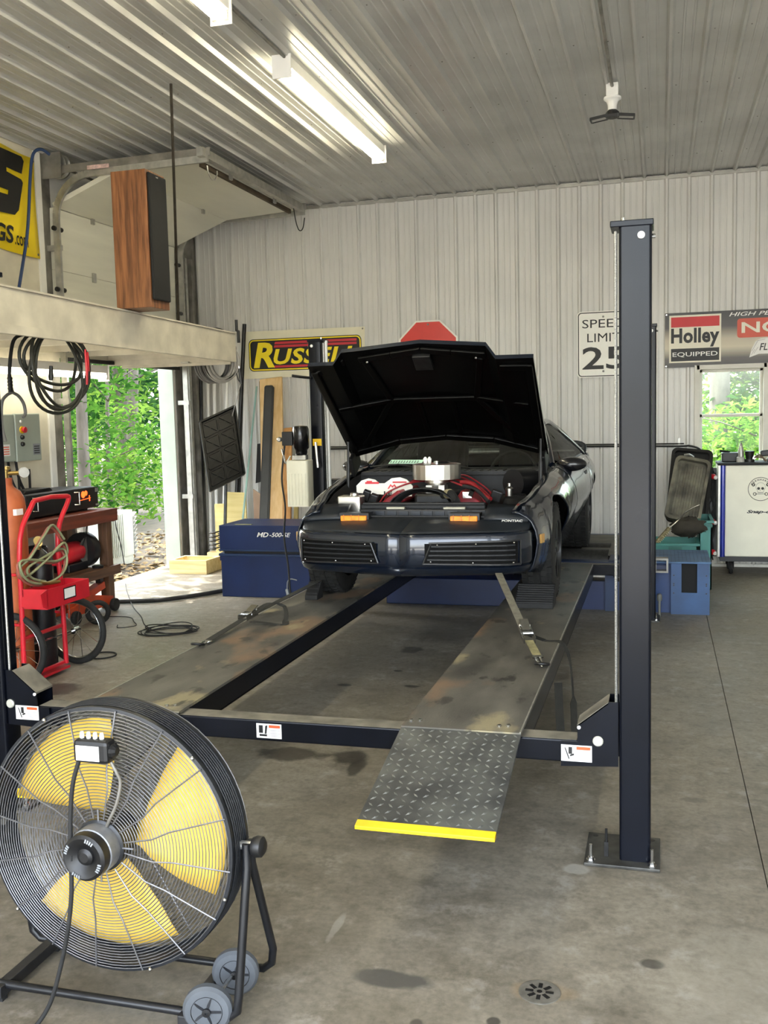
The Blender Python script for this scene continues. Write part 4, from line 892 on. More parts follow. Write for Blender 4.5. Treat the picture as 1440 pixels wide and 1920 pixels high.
# ---- wheels
def wheel(x_, u, r, w, s, nm='wheel'):
    prof = [(r*0.64, -w/2), (r*0.72, -w/2-0.004), (r*0.93, -w/2+0.006), (r*0.985, -w/2+0.02), (r, -w/2+0.035), (r, w/2-0.035), (r*0.985, w/2-0.02), (r*0.93, w/2-0.006), (r*0.72, w/2+0.004), (r*0.64, w/2)]
    c = cw(x_, u, r)
    wh = MB().lathe(prof, c, (s, 0, 0), 40, cap=False).build(nm, M_tire, car, smooth=35)
    tb = MB()
    for k in range(44):
        a = 2*pi*k/44
        for j, off in enumerate((-0.38, -0.19, 0, 0.19, 0.38)):
            t = a + (0.07 if j % 2 else 0)
            p = Vector(c) + Vector((off*w, r*cos(t), r*sin(t))); 
            tb.obox(p, (w*0.15, 0.034, 0.012), (t - pi/2, 0, 0.25 if j % 2 else -0.25))
    o = tb.build('tread_blocks', M_tire, wh); o['kind'] = 'stuff'
    MB().lathe([(r*0.64, w/2), (r*0.62, w/2-0.02), (r*0.55, w/2-0.05), (r*0.2, w/2-0.03), (r*0.18, w/2-0.01), (0.02, w/2-0.008)], c, (s, 0, 0), 30, cap=False).build('wheel_rim', mat('rim_dark_alloy', '#3c3d3f', 0.35, 0.8, 0.1), wh, smooth=35)
    for k in range(5):
        a = 2*pi*k/5; MB().bar(Vector(c) + Vector((s*(w/2-0.018), r*0.18*cos(a), r*0.18*sin(a))), Vector(c) + Vector((s*(w/2-0.018), r*0.6*cos(a), r*0.6*sin(a))), 0.05, 0.02, (1, 0, 0)).build('spoke', M_darksteel, wh)
for s in (1, -1):
    wheel(s*0.735, AX1, 0.315, 0.215, s); 
    wheel(s*0.735, AX2, 0.335, 0.29, s)
MB().box(CX-0.60, CX+0.60, CY+AX1-0.04, CY+AX1+0.04, CZ+0.24, CZ+0.31).build('crossmember', M_bay, car)
MB().cyl(cw(-0.6, AX2, 0.33), cw(0.6, AX2, 0.33), 0.045, 12).build('rear_axle', M_bay, car)

# ================================================================== THINGS ON AND AROUND THE LIFT
M_web = mat('webbing_black', '#26251f', 0.85, 0, 0.2, 30)
M_webo = mat('webbing_olive', '#8a8159', 0.85, 0, 0.2, 25, col2='#5d573b')
def ribbon(pts, w, side, th=0.003):
    b = MB(); P = [Vector(p) for p in pts]; rows = [[], []]
    for i, p in enumerate(P):
        sd = Vector(side[i] if isinstance(side, list) else side).normalized(); rows[0].append(p - sd*w/2); rows[1].append(p + sd*w/2)
    return b.grid(rows)
def strap(label, a, m, b, tail, side, c1, c2):
    t = thing('ratchet_strap', label, 'strap', a)
    A, M_, B = Vector(a), Vector(m), Vector(b); d = (B-A).normalized()
    ribbon([M_ + d*0.05, M_.lerp(B, 0.3), M_.lerp(B, 0.6), B], 0.042, side).build('long_webbing', c1, t, solid=0.003)
    ribbon([A + d*0.10, M_ - d*0.05], 0.042, side).build('short_webbing', c2, t, solid=0.003)
    r = MB(); sd = Vector(side).normalized(); nn = sd.cross(d)
    for k in (-1, 1): r.bar(M_ - d*0.07 + sd*0.028*k + nn*0.012, M_ + d*0.07 + sd*0.028*k + nn*0.012, 0.004, 0.035, nn)
    r.cyl(M_ - sd*0.03 + nn*0.015, M_ + sd*0.03 + nn*0.015, 0.012, 10); r.cyl(M_ - sd*0.03 + d*0.06 + nn*0.03, M_ + sd*0.03 + d*0.06 + nn*0.03, 0.007, 8)
    r.bar(M_ + nn*0.03 + d*0.01, M_ + nn*0.05 + d*0.09, 0.045, 0.006, nn)
    r.build('ratchet', M_steel, t)
    MB().bar(A + d*0.085, A + d*0.105, 0.055, 0.008, nn).build('hook_bar', M_steel, t)
    MB().tube(bez([A + d*0.09 - sd*0.012, A + d*0.045 - sd*0.01, A + d*0.0 , A + d*0.045 + sd*0.01, A + d*0.09 + sd*0.012], 5), 0.005, 7).build('hook', M_steel, t)
    MB().torus(A + Vector((0, 0, 0.012)), (0, 0.25, 1), 0.032, 0.008, 24, 8).build('anchor_ring', M_darksteel, t, smooth=60)
    if tail:
        sds = [q[1] for q in tail]; ribbon(bez([q[0] for q in tail], 6), 0.042, [Vector(sds[min(len(sds)-1, i//6)]) for i in range((len(tail)-1)*6+1)]).build('loose_tail', M_web, t, solid=0.003)
    return t
strap('grey ratchet strap with olive short webbing on the right runway', (-0.548, 4.72, 0.488), (-0.655, 4.98, 0.575), (-0.915, 5.72, 0.775),
      [((-0.655, 5.0, 0.58), (1, 0.3, 0)), ((-0.58, 5.13, 0.52), (0.5, 1, 0)), ((-0.50, 5.22, 0.492), (0.2, 1, 0)), ((-0.455, 5.20, 0.40), (0.1, 1, 0)), ((-0.43, 5.10, 0.20), (0.7, 0.7, 0)), ((-0.425, 5.05, 0.04), (1, 0.2, 0)), ((-0.455, 5.03, 0.006), (1, 0.2, 0)), ((-0.49, 5.05, 0.03), (1, 0.2, 0)), ((-0.512, 5.12, 0.30), (1, 0.3, 0))],
      (1, 0.33, 0), mat('webbing_grey', '#6d695b', 0.85, 0, 0.2, 30), M_webo)
strap('black ratchet strap stretched along the left runway', (-2.43, 4.82, 0.488), (-2.40, 5.44, 0.525), (-2.25, 6.46, 0.60),
      [((-2.39, 5.48, 0.53), (1, 0, 0)), ((-2.33, 5.62, 0.575), (1, 0.2, 0)), ((-2.25, 5.66, 0.545), (1, -0.6, 0)), ((-2.19, 5.52, 0.488), (1, 0.6, 0)), ((-2.17, 5.44, 0.486), (1, 0.3, 0)), ((-2.26, 5.44, 0.487), (0.3, 1, 0)), ((-2.37, 5.42, 0.50), (0.3, 1, 0))],
      (1, 0.05, 0.0), M_web, M_web)
def chock(label, x0, x1, y0, y1, h, ribs):
    t = thing('wheel_chock', label, 'wheel chock', ((x0+x1)/2, y0, RZ), 0, 'rubber chocks at the front wheels')
    MB().prism([(y0, RZ), (y1, RZ), (y1, RZ+h), (y1-0.03, RZ+h), (y0, RZ+0.03)], YZ, x0, x1).build('block', M_rubber, t, bevel=0.004)
    L = Vector((0, y1-0.03-y0, h-0.03))
    for k in range(ribs):
        p = Vector((x0, y0, RZ+0.03)) + L*((k+0.5)/ribs); MB().bar(p + Vector((0.004, 0, 0.002)), p + Vector((x1-x0-0.004, 0, 0.002)), 0.012, 0.008).build('tread_rib', M_rubber, t)
    return t
chock('wide ribbed black rubber ramp chock in front of the right front tyre', -0.885, -0.645, 6.17, 6.36, 0.13, 9)
chock('small black chock block in front of the left front tyre', -2.33, -2.24, 6.24, 6.36, 0.11, 3)

# ---- chassis dyno behind the lift
dy = thing('chassis_dynamometer', 'low blue steel roller dynamometer frame under the rear of the car', 'dynamometer', (-1.5, 9.5, 0))
M_blue2 = mat('blue_frame_paint', '#142d52', 0.45, 0, 0.15, 4)
MB().box(-2.42, -0.66, 8.62, 10.45, 0.0, 0.24).build('lower_tank', M_blue, dy, bevel=0.006)
for x0, x1 in ((-2.65, -2.58), (-1.70, -1.30), (-0.42, -0.35), (-0.20, -0.06)):
    MB().box(x0, x1, 8.55, 10.5, 0.36, 0.44).build('frame_rail', M_blue2, dy, bevel=0.005)
for y0, y1 in ((8.52, 8.66), (9.66, 9.80), (10.42, 10.5)):
    MB().box(-2.65, -0.06, y0, y1, 0.37, 0.43).build('cross_rail', M_blue2, dy, bevel=0.005)
for x0, x1 in ((-2.65, -2.55), (-0.45, -0.35), (-0.16, -0.06)):
    for y0 in (8.55, 10.38): MB().box(x0, x1, y0, y0+0.10, 0.0, 0.37).build('frame_leg', M_blue2, dy)
MB().box(-0.66, -0.08, 8.60, 8.64, 0.0, 0.25).build('skirt_panel', M_blue, dy)
MB().box(-0.62, -0.10, 8.60, 8.615, 0.285, 0.30).build('edge_bar', M_galv, dy)
MB().box(-0.70, -0.06, 8.9, 10.3, 0.43, 0.445).build('deck_plate', mat('deck_tan_steel', '#6b665a', 0.6, 0.2, 0.2), dy)
for x0, x1 in ((-2.56, -1.72), (-1.28, -0.44)):
    for yc in (8.96, 9.40): MB().cyl((x0, yc, 0.355), (x1, yc, 0.355), 0.125, 28).build('roller', mat('knurled_roller', '#4b4a47', 0.45, 0.6, 0.2, 40), dy, smooth=40)
# blue step stand with a slot, on the right
bs = thing('step_stand', 'blue steel step stand with a tall slot and tread-plate top', 'stand', (0.18, 8.85, 0))
st = MB(); 
for (a, b_, c, d) in ((0.092, 0.177, 0, 0.432), (0.302, 0.402, 0, 0.432), (0.177, 0.302, 0, 0.184)): st.box(a, b_, 8.50, 8.515, c, d)
M_blue3 = mat('faded_blue_paint', '#274a76', 0.5, 0, 0.2, 4)
st.build('front_plate', M_blue3, bs); MB().box(0.10, 0.385, 8.54, 8.56, 0.0, 0.43).build('slot_shade_sheet', mat('slot_shade_black', '#050505', 0.8), bs)  # black sheet stands for the shade inside the slot
MB().box(-0.03, 0.092, 8.56, 8.575, 0.0, 0.42).build('recessed_panel', mat('deep_blue_paint', '#19396c', 0.5, 0, 0.2, 4), bs)
MB().box(0.387, 0.402, 8.515, 9.2, 0.0, 0.432).box(-0.03, 0.40, 9.185, 9.2, 0.0, 0.432).build('side_plate', M_blue3, bs)
MB().box(0.402, 0.412, 8.75, 9.2, 0.15, 0.432).build('rear_flange', M_blue2, bs)
tp = MB().box(-0.04, 0.412, 8.48, 9.22, 0.432, 0.447).build('tread_top', mat('dusty_blue', '#48688f', 0.6, 0, 0.2, 6), bs, bevel=0.003)
for k in range(14): MB().box(-0.03+k*0.031, -0.026+k*0.031, 8.49, 9.20, 0.447, 0.4495).build('tread_rib', mat('dusty_blue_rib', '#38557a', 0.6, 0, 0.2, 6), tp)
for k, z in enumerate((0.33, 0.26, 0.245, 0.18)):
    for x in (0.115, 0.375): MB().cyl((x, 8.4985, z), (x, 8.502, z), 0.006, 8).build('bolt_hole', M_black, bs)
MB().cyl((0.0, 8.40, 0.13), (0.0, 8.40, 0.0), 0.01, 8).lathe([(0.018, 0.13), (0.022, 0.15), (0.02, 0.18), (0.01, 0.19)], (0.0, 8.40, 0), n=10).build('levelling_foot', mat('grey_rubber', '#77776f', 0.6, 0, 0.2), bs)
bx = MB()
for (a, b_, c, d) in ((-0.04, 0.07, 0.47, 0.485), (-0.04, 0.07, 0.365, 0.38), (-0.04, -0.025, 0.38, 0.47), (0.055, 0.07, 0.38, 0.47)): bx.box(a, b_, 8.40, 8.50, c, d)
bx.build('open_bracket', M_galvdark, bs); MB().box(-0.025, 0.055, 8.49, 8.498, 0.38, 0.415).build('blue_tag', M_blue, bs)
# ---- blue dyno control chest
md = thing('blue_chest', 'tall dark blue metal chest with white MD lettering left of the car', 'metal chest', (-3.68, 9.0, 0))
MB().box(-4.11, -3.20, 8.72, 9.30, 0.0, 0.40).build('lower_body', M_blue, md, bevel=0.006)
MB().box(-4.125, -3.185, 8.70, 9.32, 0.40, 0.425).build('lower_flange', M_blue2, md, bevel=0.004)
MB().box(-4.115, -3.195, 8.71, 9.31, 0.355, 0.40).build('flange_fold', M_blue, md)
MB().box(-4.08, -3.22, 8.74, 9.28, 0.425, 0.455).build('gasket', M_black, md)
MB().box(-4.11, -3.20, 8.70, 9.32, 0.455, 0.70).build('upper_cover', M_blue, md, bevel=0.005)
MB().box(-4.115, -3.195, 8.692, 8.70, 0.452, 0.466).build('cover_lip', M_blue2, md)
MB().box(-3.97, -3.80, 8.76, 8.80, 0.70, 0.704).build('pale_sticker', mat('sticker_olive', '#8e8c63', 0.6), md)
text('MD', 'chest_lettering', M_printw, md, (-3.715, 8.699, 0.59), 0.12, 0.045, bold=0.02, shear=0.3)
text('-500-SE', 'chest_lettering', M_printw, md, (-3.585, 8.699, 0.592), 0.215, 0.042, bold=0.01, shear=0.3)
MB().tube(bez([(-3.42, 8.69, 0.10), (-3.40, 8.66, 0.17), (-3.36, 8.64, 0.20), (-3.30, 8.64, 0.19)], 5), 0.006, 6).lathe([(0.016, 0), (0.016, 0.05), (0.008, 0.06)], (-3.41, 8.68, 0.04), (-0.2, 0, 1), 8).build('plug_lead', M_printg, md)

# ---- turquoise totes, pans and junk behind the step stand
M_teal = mat('turquoise_plastic', '#3c8178', 0.5, 0, 0.12, 4)
def tote(label, x0, x1, y0, y1, h):
    t = thing('storage_tote', label, 'tote', ((x0+x1)/2, (y0+y1)/2, 0)); i = 0.02
    b = MB()
    for (a, b_, c, d) in ((x0, x1, y0, y0+0.012), (x0, x1, y1-0.012, y1), (x0, x0+0.012, y0, y1), (x1-0.012, x1, y0, y1)): b.box(a, b_, c, d, 0, h)
    b.box(x0, x1, y0, y1, 0, 0.01).build('tub', M_teal, t)
    r = MB()
    for (a, b_, c, d) in ((x0-i, x1+i, y0-i, y0), (x0-i, x1+i, y1, y1+i), (x0-i, x0, y0, y1), (x1, x1+i, y0, y1)): r.box(a, b_, c, d, h-0.025, h)
    r.build('rim', M_teal, t, bevel=0.003)
    MB().box((x0+x1)/2-0.06, (x0+x1)/2+0.06, y0-i-0.006, y0-i, h-0.06, h-0.03).build('handle', mat('turquoise_dark', '#2c6b62', 0.5), t)
    return t
tote('low turquoise plastic tote behind the blue step stand', -0.06, 0.34, 9.50, 9.98, 0.47)
tote('tall narrow turquoise tote holding the pans, next to the toolbox rack', 0.36, 0.475, 9.72, 10.32, 0.66)
def rpan(name, label, cat, c, w, h, d, tilt, lean, m, ribs):
    t = thing(name, label, cat, c)
    R = Matrix.Translation(Vector(c)) @ Euler((tilt, lean, 0)).to_matrix().to_4x4()
    b = MB().prism(rrect(-w/2, w/2, 0, h, 0.06, 6), XZf, 0.0, 0.012)
    o = rrect(-w/2, w/2, 0, h, 0.06, 6); n_ = len(o); i_ = rrect(-w/2+0.03, w/2-0.03, 0.03, h-0.03, 0.04, 6)
    b.add([(x, -d, z) for x, z in o] + [(x, 0, z) for x, z in o] + [(x, -d, z) for x, z in i_] + [(x, 0, z) for x, z in i_],
          [(k, (k+1) % n_, n_ + (k+1) % n_, n_ + k) for k in range(n_)] + [(k, 2*n_ + k, 2*n_ + (k+1) % n_, (k+1) % n_) for k in range(n_)] + [(2*n_+k, 3*n_+k, 3*n_+(k+1) % n_, 2*n_+(k+1) % n_) for k in range(n_)])
    b.xf(R); b.build('pan_body', m, t, smooth=35)
    for k in range(ribs):
        x = -w/2 + 0.07 + (w-0.14)*k/(ribs-1); q = MB().box(x-0.012, x+0.012, -0.012, 0, 0.06, h-0.06).xf(R); q.build('pressed_rib', m, t, bevel=0.004)
    return t
bp_ = rpan('drain_pan', 'black plastic drain pan leaning on the wall behind the grimy one', 'drain pan', (0.255, 10.36, 0.56), 0.41, 0.82, 0.05, -0.50, 0.10, mat('pan_black', '#1b1a19', 0.5, 0, 0.2), 3)
MB().tube([(0.24, 10.60, 1.24), (0.29, 10.60, 1.245), (0.33, 10.58, 1.22), (0.33, 10.56, 1.18)], 0.012, 8).build('spout', M_galv, bp_)
rpan('grimy_pan', 'oil-grimed grey drip pan with pressed ribs leaning in front', 'drip pan', (0.20, 9.93, 0.62), 0.34, 0.66, 0.06, -0.42, 0.20, mat('pan_grimy', '#86826f', 0.5, 0.1, col2='#35322a', scale=5), 5)
bg_ = MB().sphere((0, 0, 0), 1, 14, 10, (0.17, 0.10, 0.085)); rb = random.Random(5)
bg_.v = [(x*(1+rb.uniform(-.25, .25)), y*(1+rb.uniform(-.12, .12)), z*(1+rb.uniform(-.35, .35))) for x, y, z in bg_.v]; bg_.xf(Matrix.Translation((0.26, 9.70, 0.60)))
tag(bg_.build('shop_rag', mat('rag_dark', '#38342b', 0.9, 0, 0.3, 8), smooth=80), 'crumpled dark shop rag bundle sitting in the low turquoise tote', 'rag')
br = thing('parts_brush', 'tan bristle parts brush with wire handle poking out of the tote', 'brush', (0.02, 9.62, 0.48))
MB().bar((-0.03, 9.60, 0.46), (0.09, 9.62, 0.60), 0.05, 0.03).build('brush_head', mat('bristle_tan', '#8a8160', 0.9, 0, 0.3, 40), br)
MB().tube(bez([(0.09, 9.62, 0.60), (0.17, 9.63, 0.67), (0.25, 9.62, 0.76), (0.36, 9.60, 0.82)], 5), 0.007, 6).build('wire_handle', M_steel, br)
for k in range(9): MB().bar((-0.03+0.012*k, 9.57, 0.455+0.014*k), (-0.02+0.012*k, 9.575, 0.44+0.014*k), 0.03, 0.006).build('bristle_row', mat('bristle_pale', '#b4ab85', 0.9), br)
# ---- rolling tool chest
tb_ = thing('tool_chest', 'white rolling tool chest with blue corner post and round skull emblem', 'tool chest', (1.2, 10.8, 0))
MB().box(0.645, 1.85, 10.60, 11.08, 0.195, 1.13).build('chest_body', mat('chest_white', '#e6e3cf', 0.4, 0, 0.03), tb_, bevel=0.006)
MB().prism(rrect(0.595, 0.645, 10.585, 11.05, 0.02, 4), XY, 0.19, 1.13).build('corner_post', mat('gloss_blue', '#1a2fa0', 0.2, 0.2, 0.1, coat=0.6), tb_, smooth=50)
MB().box(0.575, 0.597, 10.60, 11.05, 0.19, 1.13).build('side_trim', M_galv, tb_)
MB().box(0.57, 1.87, 10.57, 11.09, 1.13, 1.155).build('top_mat', M_rubber, tb_, bevel=0.004)
MB().box(0.60, 1.85, 10.62, 11.06, 0.14, 0.192).build('base_frame', M_black, tb_)
for x in (0.71, 1.75):
    for y in (10.68, 11.0):
        MB().lathe([(0.02, -0.018), (0.062, -0.018), (0.068, 0), (0.062, 0.018), (0.02, 0.018)], (x, y, 0.068), (1, 0, 0), 18).box(x-0.03, x-0.022, y-0.03, y+0.03, 0.06, 0.15).box(x+0.022, x+0.03, y-0.03, y+0.03, 0.06, 0.15).build('caster', M_rubber, tb_)
EY = 10.598
em = MB().torus((0.982, EY, 0.887), (0, 1, 0), 0.118, 0.0025, 40, 4).build('emblem', mat('print_soft_black', '#34332c', 0.6), tb_)
emp = MB()
sk = [(cos(t)*0.045, 0.02 + sin(t)*0.045) for t in [radians(-20 + 220*k/14) for k in range(15)]] + [(-0.03, -0.015), (-0.026, -0.035), (0.026, -0.035), (0.03, -0.015)]
sc_ = MB()
for a, b_ in zip(sk, sk[1:] + sk[:1]): sc_.bar((0.982+a[0], EY, 0.887+a[1]), (0.982+b_[0], EY, 0.887+b_[1]), 0.002, 0.003, (0, 1, 0))
for s in (-1, 1):
    emp.lathe([(0.014, 0), (0.014, 0.002)], (0.982 + s*0.019, EY, 0.893), (0, -1, 0), 12)
    for k in range(3): emp.bar((0.982 + s*(0.05+0.012*k), EY, 0.935+0.014*k+0.004), (0.982 + s*(0.075+0.006*k), EY, 0.915+0.014*k), 0.003, 0.008, (0, 1, 0))
    emp.torus((0.982 + s*0.068, EY, 0.930), (0, 1, 0), 0.012, 0.004, 14, 4)
    sc_.torus((0.982 + s*0.055, EY, 0.837), (0, 1, 0), 0.014, 0.003, 14, 4)
emp.bar((0.975, EY, 0.870), (0.982, EY, 0.882), 0.003, 0.006, (0, 1, 0))
for k in range(5): emp.bar((0.962+0.01*k, EY, 0.846), (0.962+0.01*k, EY, 0.856), 0.003, 0.003, (0, 1, 0))
sc_.bar((0.935, EY, 0.837), (1.03, EY, 0.837), 0.003, 0.012, (0, 1, 0))
emp.add(sc_.v, sc_.f); emp.build('emblem_print', mat('print_soft_black', '#34332c', 0.6), tb_)
for k, ch in enumerate('BARNHARDT'):
    a = radians(148 - 116*k/8); rr = 0.094; px, pz = 0.982 + rr*cos(a), 0.887 + rr*sin(a); tx = Vector((sin(a), 0, -cos(a))); uu = Vector((cos(a), 0, sin(a)))
    text(ch, 'emblem_letter', MATS['print_soft_black'], tb_, Vector((px, EY, pz)) - tx*0.009 - uu*0.007, 0.017, 0.017, right=tx, upd=uu, bold=0.03, depth=0.002)
text('Snap-on', 'chest_lettering', M_print, tb_, (0.852, EY, 0.632), 0.27, 0.042, bold=0.04, shear=0.35)
# things lying on the chest
bo = thing('spray_can', 'silver cone-topped bottle standing on the tool chest', 'bottle', (0.80, 10.72, 1.155))
MB().lathe([(0.028, 0), (0.03, 0.01), (0.03, 0.11), (0.026, 0.13), (0.018, 0.16), (0.012, 0.19), (0.004, 0.20)], (0.80, 10.72, 1.155), n=18).build('bottle_body', M_galv, bo, smooth=40)
MB().lathe([(0.04, 0), (0.04, 0.05), (0.03, 0.055)], (0.795, 10.72, 1.155), n=18).build('bottle_collar', mat('grey_cap', '#b3b2aa', 0.5), bo)
cs = thing('tool_case', 'black plastic tool case behind the bottle on the tool chest', 'case', (0.72, 10.83, 1.155))
MB().box(0.62, 0.82, 10.78, 10.95, 1.155, 1.25).build('case_body', M_black, cs, bevel=0.008)
MB().tube([(0.60, 10.85, 1.27), (0.64, 10.85, 1.262), (0.70, 10.85, 1.255)], 0.012, 6).tube([(0.57, 10.85, 1.19), (0.63, 10.85, 1.25)], 0.005, 6).build('case_handle', M_black, cs)
tag(MB().lathe([(0.03, 0), (0.05, 0), (0.05, 0.03), (0.03, 0.03)], (0.885, 10.75, 1.155), n=20).lathe([(0.035, 0.03), (0.048, 0.11), (0.03, 0.115)], (0.885, 10.75, 1.155), n=20).build('socket_cup', M_darksteel, smooth=40), 'dark metal cup between the bottle and pliers on the chest', 'cup')
pw = thing('pliers', 'pair of pliers with curved grips lying on the tool chest', 'pliers', (0.98, 10.74, 1.155))
for s in (-1, 1): MB().tube(bez([(0.93, 10.74+0.01*s, 1.20), (0.98, 10.74+0.02*s, 1.215+0.01*s), (1.02, 10.74+0.03*s, 1.19), (1.04, 10.74+0.03*s, 1.163)], 5), 0.009, 6).build('grip', mat('pliers_grip', '#6d5a48', 0.5), pw)
MB().bar((0.90, 10.74, 1.17), (0.94, 10.74, 1.205), 0.02, 0.03).build('jaw', M_steel, pw)
tag(MB().torus((1.10, 10.72, 1.18), (0, 0.3, 1), 0.04, 0.018, 20, 8).build('tape_roll', mat('tape_grey', '#8d8b83', 0.4, 0.3), smooth=50), 'grey tape roll lying on the front of the tool chest', 'tape')
dr_ = thing('cordless_driver', 'black cordless driver lying behind the tape on the tool chest', 'driver', (1.10, 10.85, 1.155))
MB().bar((1.00, 10.86, 1.235), (1.17, 10.86, 1.25), 0.06, 0.06).build('motor_housing', M_black, dr_, bevel=0.01); MB().bar((1.14, 10.86, 1.24), (1.17, 10.86, 1.17), 0.045, 0.05).box(1.12, 1.22, 10.82, 10.90, 1.155, 1.18).build('handle', M_black, dr_, bevel=0.006)
tag(MB().box(1.19, 1.30, 10.74, 10.86, 1.155, 1.26).build('wood_block', wood('block_wood', '#b08a57', '#8f6b3e', 'X'), bevel=0.003), 'small tan wooden block on the tool chest', 'wood block')
# narrow rack with red fittings on the side of the chest
rk = thing('hose_rack', 'narrow dark rack of tangled cords hanging left of the white tool chest', 'rack', (0.53, 10.66, 0.15))
MB().box(0.49, 0.565, 10.70, 10.74, 0.18, 1.10).build('back_board', M_black, rk)
rw = random.Random(11)
for k in range(7):
    p = [(0.53 + rw.uniform(-.04, .03), 10.68 - rw.uniform(0, .03), 1.08 - 0.13*i + rw.uniform(-.03, .03)) for i in range(8)]
    MB().tube(bez(p, 4), 0.007, 6).build('cord', M_rubber, rk)
for z, nm in ((1.02, 'top'), (0.555, 'middle'), (0.24, 'lowest')):
    q = thing('red_coupler', 'red and white plug hanging %s on the dark cord rack by the tool chest' % nm, 'plug', (0.53, 10.63, z), 0, 'red plugs on the cord rack')
    MB().lathe([(0.024, 0), (0.03, 0.02), (0.022, 0.045)], (0.515, 10.63, z), (0.5, -0.6, -0.2), 12).build('plug_body', M_red, q, smooth=40)
    MB().lathe([(0.018, 0), (0.022, 0.02), (0.01, 0.035)], (0.54, 10.605, z-0.01), (0.5, -0.6, -0.2), 12).build('plug_face', M_whitepl, q, smooth=40)

# ================================================================== SIGNS ON THE BACK WALL (facing the camera, -Y)
SY = 11.165
def face(poly, y, d=0.001): return MB().prism(poly, XZf, y, y+d)
# speed limit
sg = thing('speed_limit_sign', 'white metal speed limit 25 road sign on the back wall, half behind a lift post', 'sign', (-0.59, SY, 2.08))
face(rrect(-0.882, -0.306, 2.080, 2.797, 0.045), SY, 0.003).build('sign_plate', mat('sign_white', '#f1efe6', 0.35, 0, 0.03), sg)
o_ = rrect(-0.872, -0.316, 2.090, 2.787, 0.04); i_ = rrect(-0.862, -0.326, 2.100, 2.777, 0.032); n_ = len(o_)
MB().add([(x, SY-0.0015, z) for x, z in o_] + [(x, SY-0.0015, z) for x, z in i_], [(k, n_+k, n_+(k+1) % n_, (k+1) % n_) for k in range(n_)]).build('sign_border', M_print, sg)
text('SPEED', 'sign_lettering', M_print, sg, (-0.825, SY-0.0005, 2.617), 0.462, 0.092)
text('LIMIT', 'sign_lettering', M_print, sg, (-0.772, SY-0.0005, 2.465), 0.356, 0.092)
text('25', 'sign_lettering', M_print, sg, (-0.826, SY-0.0005, 2.166), 0.464, 0.245, bold=0.015)
for z in (2.735, 2.145): MB().lathe([(0.012, 0), (0.010, 0.006)], (-0.600, SY-0.001, z), (0, -1, 0), 10).build('sign_bolt', M_galvdark, sg)
# stop sign
so = thing('stop_sign', 'red octagonal stop sign on the back wall behind the raised hood', 'sign', (-2.56, SY, 2.09))
R_ = 0.372
oc = [(-2.563 + R_*cos(radians(22.5+45*k)), 2.447 + R_*sin(radians(22.5+45*k))) for k in range(8)]; oc2 = [(-2.563 + (R_-0.02)*cos(radians(22.5+45*k)), 2.447 + (R_-0.02)*sin(radians(22.5+45*k))) for k in range(8)]
face(oc, SY, 0.003).build('sign_edge', mat('sign_white', '#f1efe6', 0.35, 0, 0.03), so)
face(oc2, SY-0.001, 0.001).build('sign_field', mat('sign_red', '#d93a30', 0.35, 0, 0.05), so)
text('STOP', 'sign_lettering', M_printw, so, (-2.80, SY-0.001, 2.335), 0.475, 0.195, bold=0.01)
MB().lathe([(0.012, 0), (0.010, 0.006)], (-2.563, SY-0.001, 2.745), (0, -1, 0), 10).build('sign_bolt', M_galvdark, so)
# Russell banner
ru = thing('parts_banner', 'cream banner with yellow RUSSELL lettering on a black panel', 'banner', (-4.08, SY, 2.20))
face([(-4.862, 2.198), (-3.333, 2.214), (-3.318, 2.757), (-4.842, 2.765)], SY+0.002, 0.002).build('banner_sheet', mat('banner_cream', '#e4dfc6', 0.6, 0, 0.04), ru)
face(rrect(-4.785, -3.362, 2.285, 2.668, 0.06), SY-0.001).build('logo_keyline', M_print, ru)
face(rrect(-4.776, -3.371, 2.294, 2.659, 0.055), SY-0.002).build('logo_border', mat('logo_yellow', '#f4dc1c', 0.5, 0, 0.03), ru)
face(rrect(-4.762, -3.385, 2.308, 2.645, 0.045), SY-0.003).build('logo_panel', M_print, ru)
for (x0, z0, z1) in ((-4.45, 2.600, 2.628), (-4.46, 2.560, 2.588), (-4.47, 2.322, 2.347)):
    face([(x0, z0), (-3.42, z0), (-3.42, z1), (x0+0.01, z1)], SY-0.004).build('logo_stripe', mat('logo_red', '#c4303a', 0.5, 0, 0.03), ru)
text('R', 'logo_letter', MATS['logo_yellow'], ru, (-4.725, SY-0.0035, 2.325), 0.275, 0.30, bold=0.035, shear=0.2)
text('USSELL', 'logo_lettering', MATS['logo_yellow'], ru, (-4.465, SY-0.0038, 2.358), 1.05, 0.185, bold=0.03, shear=0.22, depth=0.0035, space=1.08)
for x, z in ((-4.825, 2.745), (-3.345, 2.735)): MB().lathe([(0.01, 0), (0.008, 0.004)], (x, SY, z), (0, -1, 0), 10).build('grommet', M_galvdark, ru)
# Holley / NOS banner
def gradient_mat(name, stops, z0, z1):
    m = bpy.data.materials.new(name); m.use_nodes = True; n = m.node_tree.nodes; l = m.node_tree.links; b = n['Principled BSDF']; b.inputs['Roughness'].default_value = 0.4
    g = n.new('ShaderNodeNewGeometry'); s = n.new('ShaderNodeSeparateXYZ'); l.new(g.outputs['Position'], s.inputs[0]); mr = n.new('ShaderNodeMapRange'); mr.inputs[1].default_value = z0; mr.inputs[2].default_value = z1; l.new(s.outputs['Z'], mr.inputs[0])
    r = n.new('ShaderNodeValToRGB'); l.new(mr.outputs[0], r.inputs[0]); e = r.color_ramp.elements; e[0].position, e[0].color = stops[0][0], lin(stops[0][1]); e[1].position, e[1].color = stops[-1][0], lin(stops[-1][1])
    for p, c in stops[1:-1]: q = e.new(p); q.color = lin(c)
    l.new(r.outputs[0], b.inputs['Base Color']); return m
ho = thing('sponsor_banner', 'dark sponsor banner with Holley and NOS logos above the window', 'banner', (1.0, SY, 2.16))
